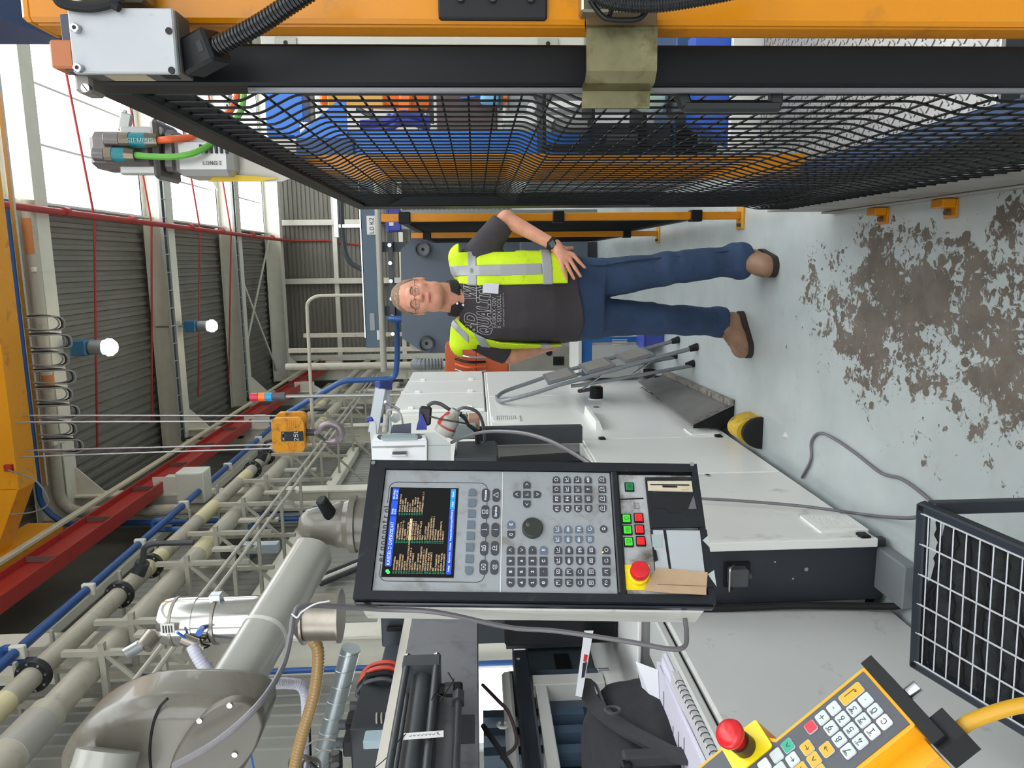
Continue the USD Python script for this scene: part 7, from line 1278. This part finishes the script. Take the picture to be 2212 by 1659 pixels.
dv.add('support_frame', box([-1.3, 3.22, 1.33], [-.86, 3.5, 1.53], .01), darkg, False)
ce = dv.add('cee_inlet', hull([D(px, py, dy) for px, py in ((940, 932), (964, 949), (972, 940), (950, 922)) for dy in (-.01, .06)]), dvg, False)
pl0, pl1 = D(958, 936, .02), D(984, 888, .02); cp_ = dv.add('cee_plug', lathe([(.045, 0), (.045, .03), (.038, .032), (.040, .075), (.026, .095), (.022, .12), (0, .12)], pl0, pl1, 24), sk_m, 35); dv.add('plug_ring', cyl(pl0 * .72 + pl1 * .28, pl0 * .67 + pl1 * .33, .041, n=24), M('ring_red', (180, 50, 44), .4), under=cp_)
dv.add('red_flap', hull([D(px, py, dy) for px, py in ((944, 912), (950, 903), (968, 888), (971, 892), (960, 906), (952, 917)) for dy in (.0, .06)]), M('flap_red', (206, 44, 46), .35), False)
def dcable(name, pts, r, m, lab): single(name, tube(smooth_path([onY(px, py, Y) for px, py, Y in pts], 8), r, 8), m, lab, 'cable', {'device_cable': 'cables of the white device', 'wire_bundle': 'tangled wires'}[name])
dcable('device_cable', [(924, 876, 3.27), (936, 870, 3.26), (952, 873, 3.25), (970, 884, 3.23), (990, 893, 3.25), (1005, 905, 3.3), (1012, 918, 3.35), (1028, 933, 3.4), (1030, 960, 3.45)], .0085, M('cable_dark', (62, 60, 58), .5), 'dark cable looping from the blue socket of the white device')
dcable('device_cable', [(985, 888, 3.22), (1000, 881, 3.22), (1020, 884, 3.25), (1035, 895, 3.3), (1044, 920, 3.4), (1048, 960, 3.5)], .0075, gc, 'grey cable arching from the red and grey plug down the panels')
dcable('device_cable', [(975, 956, 3.24), (1000, 945, 3.2), (1030, 936, 3.15), (1060, 932, 3.0), (1105, 933, 2.8), (1150, 940, 2.62), (1200, 958, 2.45), (1260, 992, 2.3), (1290, 1015, 2.2)], .0075, gc, 'long grey cable sagging from the white device past the operating panel')
dcable('device_cable', [(836, 892, 3.28), (840, 886, 3.28), (855, 886, 3.28), (866, 897, 3.28), (870, 920, 3.28), (870, 934, 3.27)], .005, M('cable_pale', (170, 166, 158), .5), 'short pale grey cable bent over on top of the white device')
dcable('device_cable', [(918, 902, 3.26), (930, 900, 3.25), (950, 905, 3.18), (990, 912, 3.18), (1015, 918, 3.25), (1035, 935, 3.4), (1036, 965, 3.45)], .004, M('cable_dark', (62, 60, 58), .5), 'thin dark lead hanging between the plugs of the white device')
for i in range(7): P_ = [(995 + 4 * i, 890 + 3 * (i % 3), 4.2), (1010, 902 - 2 * i, 4.25), (1025, 908 + 3 * math.sin(i * 2.), 4.3), (1036, 900 + 4 * math.cos(i * 1.3), 4.35)]; dcable('wire_bundle', P_, .004, M('wire_pale', (200, 196, 194), .5) if i % 2 else M('cable_dark', (62, 60, 58), .5), f"thin tangled wire beside the open end of the white cover, {['first', 'second', 'third', 'fourth', 'fifth', 'sixth', 'seventh'][i]} from the top") if i < 4 else None
jb = Thing('junction_unit', 'small grey junction box with a tan lid in the cable recess of the machine', 'junction box'); jb.add('body', box(onY(975, 935, 3.75), onY(1030, 915, 3.6), .006), M('jb_grey', (150, 160, 160), .5), False); jb.add('lid', box(onY(1012, 918, 3.74), onY(1036, 902, 3.62), .004), M('jb_tan', (176, 140, 116), .6), False); jb.add('stand', box([onY(1000, 940, 3.7)[0] - .05, 3.68, .886], [onY(1000, 925, 3.7)[0], 3.74, onY(1030, 935, 3.7)[2]]), darkg, False)
# signal lamp on its pole
sl = Thing('signal_tower', 'signal tower with red, orange and blue lamp segments on a steel pole', 'signal light'); bx_, by_ = -.98, 5.6
zz = [onY(px, 857, by_)[2] for px in (541, 559, 574, 589, 617)]
bx_ = onY(600, 857, by_)[0]
for a, b, m, nm in ((zz[1], zz[0], M('lens_red', (200, 40, 66), .25, emit=.05), 'red lamp segment'), (zz[2], zz[1], M('lens_orange', (244, 120, 40), .25, emit=.05), 'orange lamp segment'), (zz[3], zz[2], M('lens_blue', (20, 150, 206), .25, emit=.05), 'blue lamp segment'), (zz[4], zz[3], M('tower_base', (74, 76, 80), .5), None)):
    k = sl.add('segment' if nm else 'base', cyl([bx_, by_, a], [bx_, by_, b], .032, n=24, bev=.003), m, label=nm)
sl.add('pole', cyl([bx_, by_, 1.985], [bx_, by_, zz[4]], .014, n=14), M('pole_zinc', (150, 150, 146), .35, .6)); sl.add('pole_foot', box([bx_ - .03, by_ - .03, 1.985], [bx_ + .03, by_ + .03, 2.0], .003), steel_m, False)
# aluminium steps with blue fittings behind the device
al = Thing('folding_steps', 'aluminium folding steps with blue plastic fittings standing on the machine roof', 'step ladder'); alm = M('ladder_alu', (170, 174, 180), .3, .5)
def Q(px, py, dy=0.): return onY(px, py, 4.0 + dy)
al.add('front_leg', bar(Q(822, 838), Q(806, 935), .06, .02, .004, ref=(0, 1, 0)), alm, False); al.add('rear_leg', bar(Q(836, 838, .15), Q(842, 950, .2), .03, .02, .003, ref=(0, 1, 0)), alm, False); al.add('top_cap', bar(Q(815, 833), Q(842, 833, .1), .05, .04, .005), M('fitting_blue', (46, 62, 140), .4), False); al.add('side_fitting', bar(Q(796, 905), Q(824, 909, .05), .03, .05, .005), M('fitting_blue', (46, 62, 140), .4), False); al.add('lower_leg', bar(Q(806, 910), Q(812, 1010), .035, .03, .003, ref=(0, 1, 0)), M('leg_white', (206, 208, 210), .4), False); al.add('stay', cyl(Q(832, 868, .05), Q(862, 885, .15), .008, n=8), steel_m)
al.add('stand_plate', box([-1.35, 3.95, 1.36], [-1.0, 4.3, 1.375]), alm, False)
# things on the floor
ya = Thing('yellow_wheel_guard', 'worn yellow rounded guard on the floor at the foot of the machine', 'guard'); ya.add('guard', tf(extrude(Polygon([(.075 * math.cos(a), .12 * math.sin(a)) for a in np.linspace(0, math.pi, 14)] ), .14), frame([-.865, 3.72, .0], [1, 0, 0], [0, 0, 1]) @ trimesh.transformations.translation_matrix([0, 0, 0])), M('worn_yellow', (210, 172, 40), .5, var=.1, stain=((96, 84, 60), .35, 14)), 30); ya.add('tyre', tf(extrude(Polygon([(.08 * math.cos(a), .10 * math.sin(a)) for a in np.linspace(0, math.pi, 14)]), .03), frame([-.865, 3.57, 0], [1, 0, 0], [0, 0, 1])), black_rub, 30)
fc = [(-.95, 3.06, .01), (-.85, 2.99, .008), (-.775, 2.995, .008), (-.72, 2.93, .008), (-.712, 2.80, .008), (-.728, 2.62, .008), (-.75, 2.45, .008), (-.735, 2.33, .008), (-.745, 2.22, .008), (-.77, 2.10, .008)]
single('floor_cable', tube(smooth_path(fc, 8), .006, 8), gc, 'thin grey cable curving over the floor beside the machine', 'cable')
single('floor_cable', tube(smooth_path([(-.94, 3.3, .008), (-.90, 3.24, .008), (-.835, 3.2, .008)], 6), .003, 6), gc, 'short loose end of grey wire on the floor near the machine', 'cable') if False else None
single('hanging_cable', tube(smooth_path([onX(1512, 1077, -.93), onX(1600, 1082, -.93), onX(1720, 1092, -.93), onX(1800, 1102, -.93), onX(1872, 1112, -.93), onY(1930, 1118, 2.2), onY(1975, 1118, 2.05), onY(2000, 1108, 1.95), onY(2012, 1085, 1.95)], 8), .006, 8), gc, 'grey cable hanging across the white cover towards the grille', 'cable')
single('stone_chip', hull(np.array([[-.02, 0, 0], [.02, .01, 0], [0, .03, 0], [0, -.025, 0], [.0, .0, .018], [-.012, .01, .012]]) + onZ(1698, 942, 0.0)), M('chip_white', (206, 206, 204), .7), 'small white chip of debris on the floor by the yellow guard', 'debris', smooth=False)
for t in THINGS: t.write()
